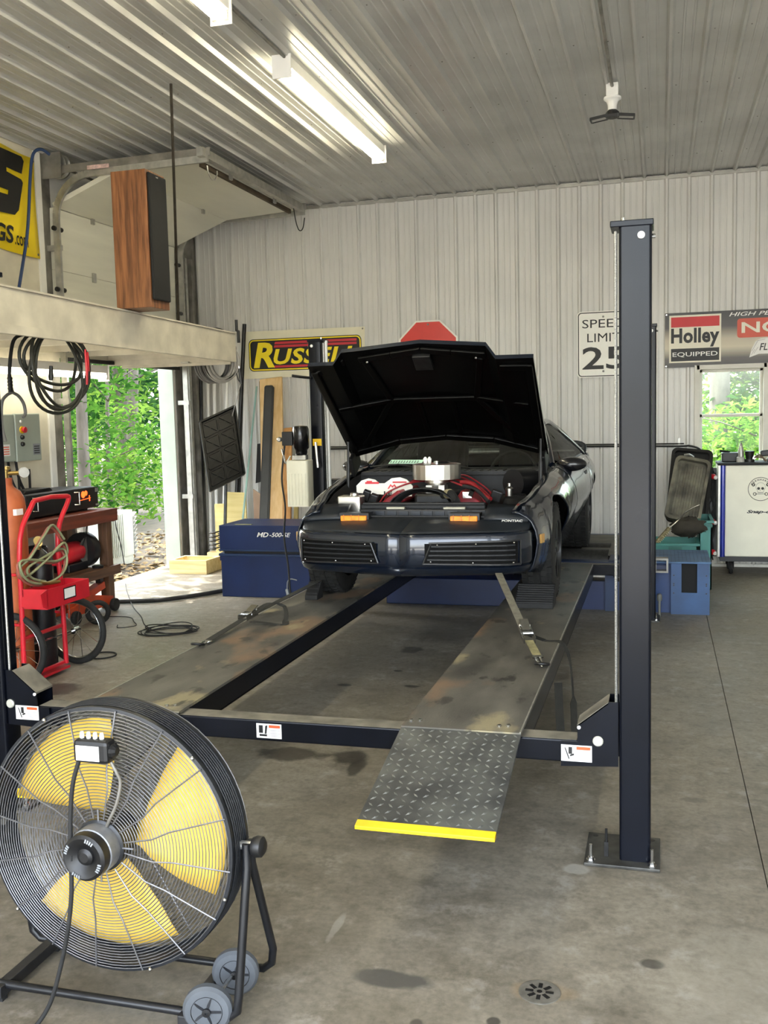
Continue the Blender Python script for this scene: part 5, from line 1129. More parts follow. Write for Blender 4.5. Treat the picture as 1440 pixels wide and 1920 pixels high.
face([(0.047, 2.156), (2.25, 2.156), (2.25, 2.735), (0.049, 2.735)], SY+0.002, 0.002).build('banner_sheet', gradient_mat('banner_printed_fade', [(0.0, '#3b3836'), (0.15, '#55504b'), (0.35, '#c8bfa6'), (0.5, '#bdb29c'), (0.72, '#4a4644'), (1.0, '#2c2a2a')], 2.156, 2.735), ho)
face([(0.093, 2.205), (0.622, 2.205), (0.622, 2.708), (0.093, 2.708)], SY-0.001).build('logo_card', mat('logo_cream', '#ece6d2', 0.5, 0, 0.03), ho)
face([(0.112, 2.582), (0.604, 2.582), (0.604, 2.688), (0.112, 2.688)], SY-0.002).build('logo_red_band', mat('logo_band_red', '#cf3236', 0.5, 0, 0.05), ho)
text('Holley', 'logo_lettering', M_print, ho, (0.112, SY-0.001, 2.365), 0.492, 0.205, bold=0.035, space=1.05)
face([(0.112, 2.222), (0.604, 2.222), (0.604, 2.355), (0.112, 2.355)], SY-0.002).build('logo_black_band', M_print, ho)
text('EQUIPPED', 'logo_lettering', M_printw, ho, (0.128, SY-0.002, 2.262), 0.46, 0.055, bold=0.008)
text('HIGH PERFORMANCE', 'banner_lettering', M_printw, ho, (0.70, SY, 2.672), 1.05, 0.042, bold=0.01, shear=0.3)
face(rrect(0.782, 1.42, 2.445, 2.645, 0.03), SY-0.001).build('red_badge', mat('badge_red', '#d1533a', 0.45, 0, 0.04), ho)
text('NOS', 'badge_lettering', mat('logo_cream', '#ece6d2'), ho, (0.825, SY-0.001, 2.492), 0.54, 0.115, bold=0.02, depth=0.0025)
ft = MB().prism([(0.905, 2.235), (0.93, 2.33), (0.965, 2.40), (1.02, 2.43), (1.10, 2.435), (1.5, 2.435), (1.5, 2.27), (1.0, 2.27)], XZf, SY-0.001, SY).build('flame_logo', mat('logo_silver', '#c9c6bf', 0.4, 0.2, 0.05), ho)
fk = MB()
for a, b_ in (((0.93, 2.30), (0.985, 2.40)), ((0.95, 2.275), (0.99, 2.34)), ((0.925, 2.26), (0.96, 2.32)), ((0.98, 2.405), (1.06, 2.42))): fk.bar((a[0], SY-0.002, a[1]), (b_[0], SY-0.002, b_[1]), 0.002, 0.012, (0, 1, 0))
fk.build('flame_lines', M_print, ho)
text('FLOWTECH', 'flame_lettering', M_print, ho, (1.005, SY-0.001, 2.305), 0.46, 0.075, bold=0.015, shear=0.25, depth=0.0025)
for x, z in ((0.065, 2.718), (0.062, 2.172)): MB().lathe([(0.01, 0), (0.008, 0.004)], (x, SY, z), (0, -1, 0), 10).build('grommet', M_steel, ho)
cd = thing('wall_conduit', 'pair of thin black air lines running low along the back wall', 'air line', (-1.8, 11.16, 1.33))
MB().tube([(-4.0, 11.16, 1.362), (0.25, 11.16, 1.338)], 0.008, 6).build('upper_line', M_darksteel, cd); MB().tube(bez([(-4.0, 11.16, 1.34), (-1.0, 11.16, 1.325), (0.15, 11.16, 1.312), (0.30, 11.15, 1.315), (0.42, 11.12, 1.27), (0.45, 11.10, 1.15)], 5), 0.010, 6).build('lower_line', M_rubber, cd)
for x in (-3.0, -1.0, 0.2): MB().box(x-0.012, x+0.012, 11.155, 11.178, 1.31, 1.40).build('clip', M_galv, cd)

# ================================================================== LEFT SIDE: loft, speaker, banner, control box
lo = thing('storage_loft', 'cream-painted lumber storage loft along the left wall', 'loft', (-4.7, 7.0, 2.3))
def lev(y): return -0.012*(y-5.5)     # sags slightly to the far end
y0, y1 = 3.9, 9.13
MB().add([(-4.05, y0, 2.315), (-4.05, y1, 2.283), (-4.05, y1, 2.555), (-4.05, y0, 2.615), (-4.09, y0, 2.315), (-4.09, y1, 2.283), (-4.09, y1, 2.555), (-4.09, y0, 2.615)],
         [(0, 1, 2, 3), (7, 6, 5, 4), (0, 4, 5, 1), (1, 5, 6, 2), (2, 6, 7, 3), (3, 7, 4, 0)]).build('rim_beam', M_creambeam, lo)
MB().add([(-4.035, y0, 2.617), (-4.035, y1, 2.557), (-5.44, y1, 2.557), (-5.44, y0, 2.617), (-4.035, y0, 2.63), (-4.035, y1, 2.57), (-5.44, y1, 2.57), (-5.44, y0, 2.63)],
         [(3, 2, 1, 0), (4, 5, 6, 7), (0, 1, 5, 4), (1, 2, 6, 5), (2, 3, 7, 6), (3, 0, 4, 7)]).build('deck_board', M_creambeam, lo)
for k in range(9):
    y = 4.2 + 0.6*k
    if y < y1: MB().box(-5.44, -4.095, y, y+0.04, 2.38+lev(y)*0.9, 2.60+lev(y)*0.9).build('joist', M_creambeam, lo)
MB().box(-5.44, -4.095, 9.05, 9.09, 2.29, 2.555).build('end_joist', M_creambeam, lo)
MB().box(-5.444, -5.40, 3.9, 8.15, 2.22, 2.585).build('ledger', M_creambeam, lo)
MB().box(-5.30, -4.10, 9.09, 9.11, 2.26, 2.30).build('end_strip', M_creambeam, lo)
MB().box(-4.60, -4.52, 9.02, 9.10, 2.285, 2.30).build('joist_clip', M_galv, lo)
MB().box(-4.045, -4.03, y0, 5.9, 2.30, 2.36).build('lower_cleat', M_creambeam, lo)
hr = MB().tube([(-3.48, 6.86, 4.19), (-4.06, 7.95, 2.58)], 0.011, 8).build('hanger_rod', mat('rod_brown_steel', '#4c463d', 0.5, 0.6, 0.2, 20)); tag(hr, 'thin dark steel hanger rod from the ceiling to the loft', 'rod')
# floor-standing speaker on the loft
spk = thing('loudspeaker', 'tall wood-veneer loudspeaker with black cloth front standing on the loft', 'speaker', (-3.98, 7.2, 2.6))
M_ven = wood('walnut_veneer', '#94613a', '#5a351b', 'Z', 7.0, 0.45)
dz = 2.598 - 0.0
MB().box(-4.10, -3.80, 7.00, 7.30, 2.60, 3.645).build('cabinet', M_ven, spk, bevel=0.004)
MB().box(-3.80, -3.775, 7.012, 7.288, 2.66, 3.625).build('grille', mat('speaker_cloth', '#151515', 0.85, 0, 0.2, 120, bump=0.2, bscale=400), spk, bevel=0.012)
MB().box(-3.7745, -3.773, 7.11, 7.15, 3.595, 3.605).build('badge', M_steel, spk)
# yellow banner (only its right end is in view)
yb_ = thing('yellow_banner', 'yellow vinyl banner with big black lettering high on the left wall', 'banner', (XL+0.01, 7.3, 3.2))
fY = lambda a, b, d: (d, a, b)
bw = MB(); rows = []
for j in range(6):
    z = 3.215 + 0.885*j/5; rows.append([(XL + 0.028 + 0.012*sin(a*9 + j*0.7), a, z - 0.01*sin(a*5)) for a in [6.3 + 1.66*k/24 for k in range(25)]])
bw.grid(rows).build('banner_sheet', mat('banner_yellow', '#f3d518', 0.5, 0, 0.06, 2), yb_, smooth=80, solid=0.002)
XBn = XL+0.050
Sp = [(7.06, 3.86), (7.10, 4.0), (7.20, 4.07), (7.74, 4.055), (7.77, 4.02), (7.73, 3.905), (7.52, 3.915), (7.52, 3.880), (7.72, 3.855), (7.74, 3.83), (7.66, 3.58), (7.60, 3.53), (7.0, 3.50), (6.98, 3.68), (7.52, 3.685), (7.53, 3.725), (7.1, 3.73)]
MB().prism(Sp, fY, XBn, XBn+0.002).build('banner_letter', M_print, yb_)
text('GS', 'banner_lettering', M_print, yb_, (XBn, 7.30, 3.275), 0.27, 0.155, right=(0, 1, 0), bold=0.03, shear=0.15)
text('.com', 'banner_lettering', M_print, yb_, (XBn, 7.58, 3.275), 0.19, 0.085, right=(0, 1, 0), bold=0.01)
for y, z in ((7.93, 4.06), (7.93, 3.24)): MB().lathe([(0.012, 0), (0.01, 0.004)], (XL+0.036, y, z), (1, 0, 0), 10).build('grommet', M_galvdark, yb_)
tag(MB().tube(bez([(-5.30, 8.02, 4.13), (-5.33, 7.95, 4.16), (-5.35, 7.88, 4.13), (-5.355, 7.83, 4.05), (-5.36, 7.79, 3.85), (-5.36, 7.75, 3.6), (-5.355, 7.69, 3.35), (-5.35, 7.6, 3.1), (-5.34, 7.5, 2.85), (-5.33, 7.42, 2.63)], 6), 0.014, 8).build('air_hose', mat('hose_blue', '#27406b', 0.5, 0, 0.1), smooth=60), 'dark blue air hose hanging down over the yellow banner', 'hose')
# fluorescent strip under the loft
def fluoro(name, label, x, y0, y1, z, down=True, wall=False, group=None, w=0.11, e=None):
    t = thing(name, label, 'ceiling light', (x, (y0+y1)/2, z), 0, group)
    MB().box(x-w/2, x+w/2, y0, y1, z, z+0.075).build('housing', M_whitepl, t, bevel=0.006)
    for yy, s in ((y0, -1), (y1, 1)): MB().box(x-w*0.62, x+w*0.62, min(yy, yy+s*0.012), max(yy, yy+s*0.012), z-0.075, z+0.08).build('end_plate', M_whitepl, t)
    for dx in (-0.034, 0.034):
        MB().cyl((x+dx, y0+0.03, z-0.03), (x+dx, y1-0.03, z-0.03), 0.019, 12).build('fluorescent_tube', e or M_glassy, t, smooth=60)
        for yy in (y0, y1-0.03): MB().box(x+dx-0.016, x+dx+0.016, yy, yy+0.03, z-0.055, z+0.0).build('lamp_holder', M_whitepl, t)
    return t
fluoro('strip_light', 'lit fluorescent strip under the storage loft above the workbench', -5.22, 6.2, 8.6, 2.19, w=0.10, e=M_glassy2)
fluoro('strip_light', 'lit twin-tube strip light in the middle of the ceiling', -2.49, 6.56, 8.98, 4.10, group='ceiling strip lights')
fluoro('strip_light', 'lit twin-tube strip light cut off by the top edge of the photo', -2.49, 3.15, 5.58, 4.10, group='ceiling strip lights')
fluoro('strip_light', 'lit twin-tube strip light nearest the front door', -2.49, -0.3, 2.13, 4.10, group='ceiling strip lights')
for (a, b_, lb) in ((5.59, 6.55, 'short metal conduit on the ceiling joining the two strip lights'), (2.14, 3.14, 'metal conduit on the ceiling nearest the front door')):
    tag(MB().tube([(-2.46, a, 4.155), (-2.46, b_-0.02, 4.155)], 0.011, 8).build('ceiling_conduit', M_galvdark), lb, 'conduit')
lb = thing('garage_lamp', 'white ceiling socket with black three-winged folding lamp, unlit', 'ceiling light', (-0.355, 7.95, 3.85))
MB().box(-0.40, -0.31, 7.90, 8.0, 4.08, 4.175).build('junction_box', M_white, lb, bevel=0.004)
MB().lathe([(0.065, 4.08), (0.066, 4.065), (0.045, 4.05), (0.035, 4.02), (0.035, 3.985)], (-0.355, 7.95, 0), n=20).build('socket', M_whitepl, lb, smooth=40)
MB().lathe([(0.035, 3.985), (0.05, 3.97), (0.05, 3.93), (0.03, 3.925)], (-0.355, 7.95, 0), n=8).build('lamp_hub', M_black, lb)
for k, a in enumerate((pi*0.98, 0.06, -pi/2)):
    d = Vector((cos(a), sin(a), -0.12 if k < 2 else -0.25)); c = Vector((-0.355, 7.95, 3.945)) + d*0.10; sd = Vector((-sin(a), cos(a), 0))
    w_ = MB(); p = [c + d*0.06*i + sd*0.045*j for i, j in ((-1, -1), (1, -1), (1, 1), (-1, 1))]
    for q, r_ in zip(p, p[1:]+p[:1]): w_.bar(q, r_, 0.012, 0.02)
    w_ = w_.build('lamp_wing', M_black, lb)
    MB().add([q + Vector((0, 0, 0.004)) for q in p] + [q + Vector((0, 0, -0.004)) for q in p], [(0, 1, 2, 3), (7, 6, 5, 4), (0, 4, 5, 1), (1, 5, 6, 2), (2, 6, 7, 3), (3, 7, 4, 0)]).build('led_panel', mat('led_diffuser', '#cfcdc6', 0.5), w_)
tag(MB().tube([(-0.355, YF+0.1, 4.15), (-0.355, 7.9, 4.15)], 0.012, 8).build('ceiling_conduit', M_galvdark), 'long metal conduit on the ceiling leading to the winged lamp', 'conduit')
# electrical control box on the left wall
eb_ = thing('control_box', 'pale green-grey electrical control box with red stop button on the left wall', 'control box', (-5.33, 7.2, 1.41))
M_elb = mat('control_box_grey', '#a5aea0', 0.45, 0, 0.05)
MB().box(-5.445, -5.235, 6.86, 7.50, 1.41, 1.805).build('enclosure', M_elb, eb_, bevel=0.006)
MB().box(-5.235, -5.205, 7.165, 7.51, 1.405, 1.81).build('door', M_elb, eb_, bevel=0.008)
MB().box(-5.235, -5.21, 6.85, 7.155, 1.41, 1.805).build('side_cover', M_elb, eb_, bevel=0.008)
bt = MB().lathe([(0.03, 0), (0.03, 0.008)], (-5.205, 7.245, 1.672), (1, 0, 0), 18).build('button_collar', M_yellow, eb_)
MB().lathe([(0.014, 0.008), (0.014, 0.022), (0.026, 0.026), (0.024, 0.04), (0.01, 0.042)], (-5.205, 7.245, 1.672), (1, 0, 0), 18).build('stop_button', M_red, bt, smooth=40)
for z in (1.61, 1.552): MB().lathe([(0.02, 0), (0.02, 0.01), (0.015, 0.02)], (-5.205, 7.24, z), (1, 0, 0), 14).build('switch_knob', M_black, eb_)
MB().lathe([(0.012, 0), (0.01, 0.008)], (-5.205, 7.235, 1.742), (1, 0, 0), 10).build('pilot_lamp', M_whitepl, eb_)
for (y0_, y1_, z0, z1, nm) in ((6.96, 7.08, 1.46, 1.555, 'white_notice'), (7.39, 7.49, 1.455, 1.55, 'grey_notice')):
    q = MB().box(-5.2045 if y0_ > 7.2 else -5.2095, -5.2035 if y0_ > 7.2 else -5.2085, y0_, y1_, z0, z1).build(nm, M_labelw if 'white' in nm else M_printg, eb_)
    r = MB()
    for k in range(4): r.box(-5.2034 if y0_ > 7.2 else -5.2084, -5.2026 if y0_ > 7.2 else -5.2076, y0_+0.012, y1_-0.012, z0+0.012+k*0.019, z0+0.02+k*0.019)
    r.build('notice_print', M_labelo if 'white' in nm else M_print, q)
for dy, dx in ((7.22, -5.34), (7.27, -5.30)):
    MB().tube(bez([(dx, dy, 1.41), (dx+0.01, dy+0.02, 1.25), (dx+0.02, dy+0.10, 1.10), (dx, dy+0.16, 1.03)], 5), 0.012, 8).build('cable', M_rubber, eb_, smooth=60)
# hook light hose over the bench and cable coils hanging from the loft
hk = thing('spring_hook_hose', 'black drop hose with split grey cable ends hanging from the loft', 'hose', (-4.6, 6.2, 2.2))
MB().tube(bez([(-4.45, 6.42, 2.37), (-4.48, 6.32, 2.37), (-4.5, 6.24, 2.33), (-4.5, 6.19, 2.22), (-4.5, 6.16, 2.06), (-4.5, 6.18, 1.95)], 6), 0.013, 8).build('drop_hose', M_rubber, hk, smooth=60)
MB().tube([(-4.5, 6.163, 2.06 - 0.012*k + 0.0) for k in range(10)], [0.02 if k % 2 else 0.016 for k in range(10)], 8).build('strain_relief', M_black, hk)
for s, e in ((-1, 0.14), (1, 0.14)):
    MB().tube(bez([(-4.5, 6.18, 1.95), (-4.5, 6.18+s*0.07, 1.925), (-4.5, 6.18+s*0.125, 1.87), (-4.5, 6.18+s*e, 1.80 if s > 0 else 1.72), (-4.5, 6.18+s*0.11, 1.77 if s > 0 else 1.6)], 6), 0.012, 8).build('cable_tail', mat('cable_grey', '#6a6a66', 0.5), hk, smooth=60)
cl = thing('cable_coil', 'bundle of dark cable loops with red clamps hung from the loft beam', 'cable coil', (-4.2, 6.3, 2.1))
rc = random.Random(4)
for k in range(6):
    cy_ = 6.275 + rc.uniform(-0.02, 0.03); cz_ = 2.125 + rc.uniform(-0.04, 0.03) + (0.05 if k > 3 else 0); R1 = 0.335 + rc.uniform(-0.03, 0.02); R2 = 0.285 + rc.uniform(-0.03, 0.02) - (0.07 if k > 3 else 0)
    MB().tube([(-4.14 - 0.015*k + 0.03*sin(t*2+k), cy_ + R1*cos(t), cz_ + R2*sin(t)) for t in [2*pi*i/40 for i in range(40)]], 0.012, 7, closed=True).build('cable_loop', mat('cable_black_green', '#2a2b24', 0.55), cl, smooth=60)
MB().tube([(-4.1, 6.52, 2.26), (-4.1, 6.53, 2.12), (-4.1, 6.52, 2.0)], [0.008, 0.011, 0.008], 8).build('red_clamp', M_red, cl, smooth=60)
MB().tube([(-4.1, 6.55, 2.24), (-4.1, 6.555, 2.1)], 0.007, 8).build('red_clamp', M_red, cl, smooth=60)
MB().lathe([(0.014, 0), (0.018, 0.03), (0.012, 0.10)], (-4.1, 6.07, 2.02), (0, 0.1, 1), 10).build('black_plug', M_black, cl)
# hose coil and blow gun on the end of the loft
hc = thing('air_hose_coil', 'coiled grey air hose hung on the far end of the loft', 'hose coil', (-4.25, 9.2, 2.3))
for k in range(9):
    MB().tube([(-4.19 - 0.024*k + (0.15 + 0.012*(k % 3))*cos(t), 9.165 + 0.022*(k//2), 2.285 + (0.165 + 0.012*(k % 3))*sin(t)) for t in [2*pi*i/32 for i in range(32)]], 0.0165, 7, closed=True).build('hose_loop', mat('hose_grey', '#8d8a84', 0.5) if k < 4 else mat('hose_darkgrey', '#4a4846', 0.5), hc, smooth=60)
MB().tube(bez([(-4.45, 9.14, 2.60), (-4.25, 9.14, 2.62), (-4.12, 9.14, 2.55), (-4.06, 9.14, 2.42), (-4.10, 9.14, 2.33)], 6), 0.010, 7).build('lead_hose', M_rubber, hc, smooth=60)
MB().tube([(-4.10, 9.14, 2.335), (-4.13, 9.14, 2.33)], 0.014, 8).build('red_fitting', M_red, hc)
ng = thing('blow_gun', 'black air blow gun with thin nozzle hanging beside the hose coil', 'blow gun', (-4.03, 9.16, 2.1))
MB().tube([(-4.055, 9.16, 2.33), (-4.035, 9.16, 2.22)], 0.009, 8).build('connector', M_steel, ng)
MB().tube([(-4.035, 9.16, 2.22), (-4.025, 9.16, 2.13), (-4.02, 9.16, 2.07)], [0.012, 0.017, 0.015], 8).build('grip', M_black, ng)
MB().tube([(-4.07, 9.16, 2.18), (-4.05, 9.16, 2.11), (-4.03, 9.16, 2.08)], 0.006, 6).build('trigger', M_black, ng)
MB().tube([(-4.025, 9.16, 2.07), (-4.10, 9.2, 1.90), (-4.17, 9.25, 1.75)], 0.004, 6).build('nozzle_tube', M_galv, ng)
tag(MB().tube([(-4.22, 9.55, 2.74), (-4.22, 9.55, 2.63), (-4.18, 9.5, 2.62), (-4.18, 9.5, 2.5)], 0.016, 8).build('crank_handle', M_black), 'black crank handle sticking up behind the loft end', 'handle')

# ================================================================== BACK LEFT CORNER CLUTTER
M_pine = wood('pine_board', '#e0c08c', '#cfa970', 'Z', 4)
M_oldwood = wood('weathered_wood', '#cdbf98', '#a8946a', 'X', 4)
def leanbar(name, label, cat, p, q, w, h, m, group=None, upv=(0, 0, 1), bevel=0.003):
    b = MB().bar(Vector(p), Vector(q), w, h, upv); return tag(b.build(name, m, bevel=bevel, loc=p), label, cat, group)
leanbar('pine_plank', 'wide pale pine plank leaning on the back wall beside the black strip', 'plank', (-4.22, 10.35, 0.0), (-4.435, 10.98, 2.19), 0.28, 0.03, M_pine, upv=(0, -1, 0.2))
leanbar('pine_stud', 'narrow orange-brown pine stud leaning in front of the wide plank', 'plank', (-4.02, 10.20, 0.0), (-4.17, 10.80, 1.60), 0.10, 0.035, wood('pine_stud_wood', '#c9965a', '#a97740', 'Z', 4), upv=(0, -1, 0.2))
leanbar('pine_batten', 'thin yellow-grey batten at the right edge of the wide plank', 'plank', (-3.935, 10.24, 0.0), (-4.045, 10.82, 1.62), 0.05, 0.03, wood('batten_wood', '#b8a468', '#97854c', 'Z', 4), upv=(0, -1, 0.2))
rb_ = thing('running_board', 'long dark rubber running-board strip leaning against the wide plank', 'rubber strip', (-4.19, 9.95, 0))
d0, d1 = Vector((-4.18, 9.90, 0.02)), Vector((-4.418, 10.88, 2.10)); ax_ = (d1-d0).normalized(); sdx = Vector((1, 0, 0)); nn_ = sdx.cross(ax_).normalized()
poly = rrect(-0.058, 0.058, 0, (d1-d0).length, 0.03, 4)
MB().prism(poly, lambda a, b, d: tuple(d0 + sdx*a + ax_*b + nn_*d), -0.012, 0.012).build('strip_body', mat('strip_black', '#2c2c2b', 0.6, 0, 0.1), rb_)
MB().prism(rrect(-0.04, 0.04, 0.03, (d1-d0).length-0.03, 0.02, 4), lambda a, b, d: tuple(d0 + sdx*a + ax_*b + nn_*d), 0.0115, 0.016).build('tread_face', mat('strip_grey', '#3b3b39', 0.7, 0, 0.1), rb_)
leanbar('teal_rod', 'thin pale teal flat bar leaning left of the pine plank', 'bar', (-4.42, 9.75, 0.0), (-4.62, 10.98, 2.10), 0.022, 0.012, mat('pale_teal_paint', '#8fb0a8', 0.45, 0.1))
leanbar('grey_edge_bar', 'dark grey bar leaning behind the left edge of the pine plank', 'bar', (-4.38, 10.42, 0.0), (-4.60, 11.05, 2.16), 0.03, 0.02, mat('bar_dark', '#3f4347', 0.5, 0.2))
# black moulded tray held up on a hook, with diamond ribs
tr_ = thing('moulded_tray', 'black plastic moulded tray with raised diamond ribs leaning in the corner', 'tray', (-4.83, 10.4, 0.9))
o3 = Vector((-4.872, 10.12, 0.915)); ex = Vector((-4.582, 10.42, 1.086)) - o3; ey = Vector((-5.059, 10.32, 1.686)) - o3; exn, eyn = ex.normalized(), ey.normalized(); en = exn.cross(eyn).normalized()
if en.y > 0: en = -en
tf = lambda a, b, d: tuple(o3 + ex*a + ey*b + en*d)
MB().prism([(0, 0), (1, 0), (1.02, 1), (0, 1)], tf, -0.006, 0.0).build('tray_base', mat('tray_black', '#080a0b', 0.32, 0, 0.2, spec=0.3), tr_)
tm = MATS['tray_black']
for a, b_ in (((0, 0), (1, 0)), ((1, 0), (1.02, 1)), ((1.02, 1), (0, 1)), ((0, 1), (0, 0))): MB().bar(tf(a[0], a[1], 0.02), tf(b_[0], b_[1], 0.02), 0.02, 0.05, en).build('tray_rim', tm, tr_)
for i in range(2):
    for j in range(4):
        a0, b0 = 0.08 + 0.44*i, 0.06 + 0.235*j; c = [(a0, b0), (a0+0.40, b0), (a0+0.40, b0+0.2), (a0, b0+0.2)]
        rbm = MB()
        for p, q in zip(c, c[1:]+c[:1]): rbm.bar(tf(*p, 0.004), tf(*q, 0.004), 0.014, 0.022, en)
        rbm.bar(tf(a0, b0, 0.004), tf(a0+0.4, b0+0.2, 0.004), 0.014, 0.022, en); rbm.bar(tf(a0+0.4, b0, 0.004), tf(a0, b0+0.2, 0.004), 0.014, 0.022, en)
        rbm.build('diamond_rib', tm, tr_)
tray_leg = leanbar('tray_prop', 'black steel pole standing under the moulded tray', 'pole', (-4.80, 10.26, 0.0), (-4.80, 10.40, 1.02), 0.03, 0.03, M_darksteel)
# flat near-black sheet and boards behind the chest
tag(MB().prism([(-4.66, 0.95), (-4.45, 1.0), (-4.30, 1.25), (-4.28, 1.45), (-4.62, 1.42)], XZf, 10.93, 10.96).build('dark_sheet', mat('sheet_black', '#090909', 0.7)), 'flat near-black sheet standing between the tray and plank', 'fender liner')
tag(MB().prism([(-4.975, 0.0), (-4.58, 0.0), (-4.58, 0.875), (-4.83, 0.885), (-4.83, 0.75), (-4.975, 0.745)], XZf, 10.44, 10.46).build('plywood_offcut', wood('plywood_yellow', '#d8c98c', '#c2b071', 'X', 3)), 'stepped yellow plywood offcut standing behind the blue chest', 'plywood')
tag(MB().prism([(-4.58, 0.0), (-4.30, 0.0), (-4.40, 0.78), (-4.58, 0.9)], XZf, 10.66, 10.68).build('cardboard_sheet', mat('card_pinkish', '#b79c86', 0.8, 0, 0.1)), 'pinkish-brown cardboard sheet wedged behind the planks', 'cardboard')
tag(MB().box(-3.70, -3.42, 10.70, 10.95, 0.0, 1.0).build('dark_cabinet', M_black, bevel=0.01), 'dark narrow cabinet in the shadows behind the power unit', 'cabinet')
tag(MB().box(-3.30, -3.0, 10.75, 11.0, 0.0, 0.85).build('brown_carton', mat('carton_brown', '#9a8a76', 0.8, 0, 0.15), bevel=0.006), 'brown carton standing behind the fluid tank', 'carton')
# coil springs and the wooden box
wb_ = thing('wooden_crate', 'shallow pale wooden crate on the floor by the far door jamb', 'crate', (-5.1, 10.15, 0))
M_cr = wood('crate_pine', '#dcc996', '#c0a76c', 'X', 4)
for (a, b_, c, d, m) in ((-5.33, -4.87, 9.95, 9.99, M_cr), (-5.33, -4.87, 10.30, 10.34, M_cr), (-4.91, -4.87, 9.99, 10.30, M_cr), (-5.33, -5.29, 9.99, 10.30, M_cr)): MB().box(a, b_, c, d, 0.0, 0.155).build('crate_side', m, wb_, bevel=0.003)
MB().box(-5.29, -4.91, 9.99, 10.30, 0.0, 0.02).build('crate_floor', M_cr, wb_)
MB().box(-5.05, -4.80, 10.35, 10.5, 0.0, 0.19).build('back_block', M_cr, wb_)
for i, (x, y, lab) in enumerate(((-4.98, 10.42, 'black coil spring on the left behind the wooden crate'), (-4.84, 10.37, 'black coil spring on the right, against the blue chest'))):
    tag(MB().tube([(x + 0.062*cos(t), y + 0.062*sin(t), 0.20 + 0.046*t/(2*pi)) for t in [2*pi*k/18 for k in range(18*5+1)]], 0.008, 7).build('coil_spring', M_black, smooth=60), lab, 'spring', 'coil springs by the crate')
# pipes and bars standing in the corner
for i, (x0, y0, x1, y1, z1, r, m, lab) in enumerate((
    (-5.24, 10.85, -5.285, 11.05, 2.34, 0.022, 'white', 'white plastic pipe in the corner nearest the door track'),
    (-5.16, 10.85, -5.215, 11.08, 2.27, 0.022, 'white', 'second white plastic pipe standing in the back corner'),
    (-5.12, 10.9, -5.05, 11.10, 2.24, 0.020, 'white', 'slanted white plastic pipe right of the corner pipes'),
    (-5.36, 10.86, -5.36, 11.06, 2.85, 0.02, 'dark', 'tall dark steel pipe against the door track'),
    (-4.98, 10.92, -4.80, 11.10, 2.85, 0.024, 'dark', 'tall black bar standing behind the hose coil'),
    (-4.93, 10.92, -4.86, 11.12, 2.2, 0.016, 'dark', 'thin black rod behind the moulded tray'))):
    tag(MB().cyl((x0, y0, 0), (x1, y1, z1), r, 10).build('pipe', M_white if m == 'white' else M_darksteel, smooth=50), lab, 'pipe', 'pipes standing in the back left corner')
# extra galvanised uprights at the far side of the door
for k, (x, y, w) in enumerate(((-5.40, 10.66, 0.07), (-5.36, 10.78, 0.05))):
    tag(MB().box(x, x+w, y, y+0.05, 0.0, 3.6).build('trim_%d' % (7+k), M_galvdark if k else M_galv), kind='structure')
tag(MB().tube(bez([(-5.05, 8.15, 0.025), (-4.9, 8.2, 0.025), (-4.6, 8.31, 0.025), (-4.4, 8.52, 0.025), (-4.2, 8.84, 0.025), (-4.02, 9.25, 0.03)], 8), 0.022, 8).build('floor_hose', M_rubber, smooth=60), 'thick black hose lying along the floor between the bench and the blue chest', 'hose')
wi = thing('wire_tangle', 'loose tangle of thin black wire on the floor beside the left runway', 'wire', (-3.85, 7.2, 0))
rt = random.Random(9)
for k in range(6):
    cx_, cy_ = -3.86 + rt.uniform(-.04, .04), 7.17 + rt.uniform(-.05, .05); a_, b_ = rt.uniform(.16, .23), rt.uniform(.08, .2); hz = rt.uniform(0.0, 0.10); ph = rt.uniform(0, 6)
    MB().tube([(cx_ + a_*cos(t), cy_ + b_*sin(t+0.3), 0.008 + hz*max(0, sin(t+ph))) for t in [2*pi*i/30 for i in range(30)]], 0.0045, 5, closed=True).build('wire_loop', M_rubber, wi)
MB().tube(bez([(-5.45, 9.2, 0.01), (-5.04, 8.53, 0.052), (-4.70, 8.05, 0.008), (-4.4, 7.66, 0.008), (-4.2, 7.36, 0.008), (-4.05, 7.2, 0.008)], 6), 0.0045, 5).build('lead_wire', M_rubber, wi)
MB().tube(bez([(-4.75, 7.6, 0.008), (-4.5, 7.62, 0.008), (-4.35, 7.45, 0.008), (-4.25, 7.3, 0.008), (-4.35, 7.2, 0.008), (-4.42, 7.3, 0.008)], 6), 0.004, 5).build('lead_wire', M_rubber, wi)

# ================================================================== WORKBENCH
wbn = thing('workbench', 'red-brown stained wooden workbench along the left wall', 'workbench', (-5.15, 7.2, 0))
M_wred = wood('stained_redwood', '#7a3a25', '#53261a', 'Y', 4); M_wbrown = wood('dirty_lumber', '#6b4a33', '#47301f', 'Z', 4); M_wsh = wood('dirty_lumber_y', '#6b4a33', '#47301f', 'Y', 4)
for k in range(4): MB().box(-5.44+0.137*k, -5.306+0.137*k, 5.9, 8.12, 0.885, 0.925).build('top_plank', M_wred, wbn, bevel=0.003)
MB().box(-4.895, -4.86, 5.9, 8.13, 0.81, 0.925).build('front_fascia', M_wred, wbn, bevel=0.004)
MB().box(-5.44, -4.895, 8.09, 8.125, 0.80, 0.885).build('end_fascia', M_wred, wbn)
for y in (6.1, 7.98):
    for x in (-5.40, -4.985): MB().box(x, x+0.09, y, y+0.09, 0.0, 0.885).build('bench_leg', M_wbrown, wbn, bevel=0.004)
MB().box(-4.895, -4.855, 5.9, 8.13, 0.315, 0.40).build('shelf_rail', M_wsh, wbn, bevel=0.004)
for k in range(4): MB().box(-5.44+0.137*k, -5.306+0.137*k, 5.9, 8.08, 0.375, 0.40).build('shelf_plank', M_wsh, wbn)
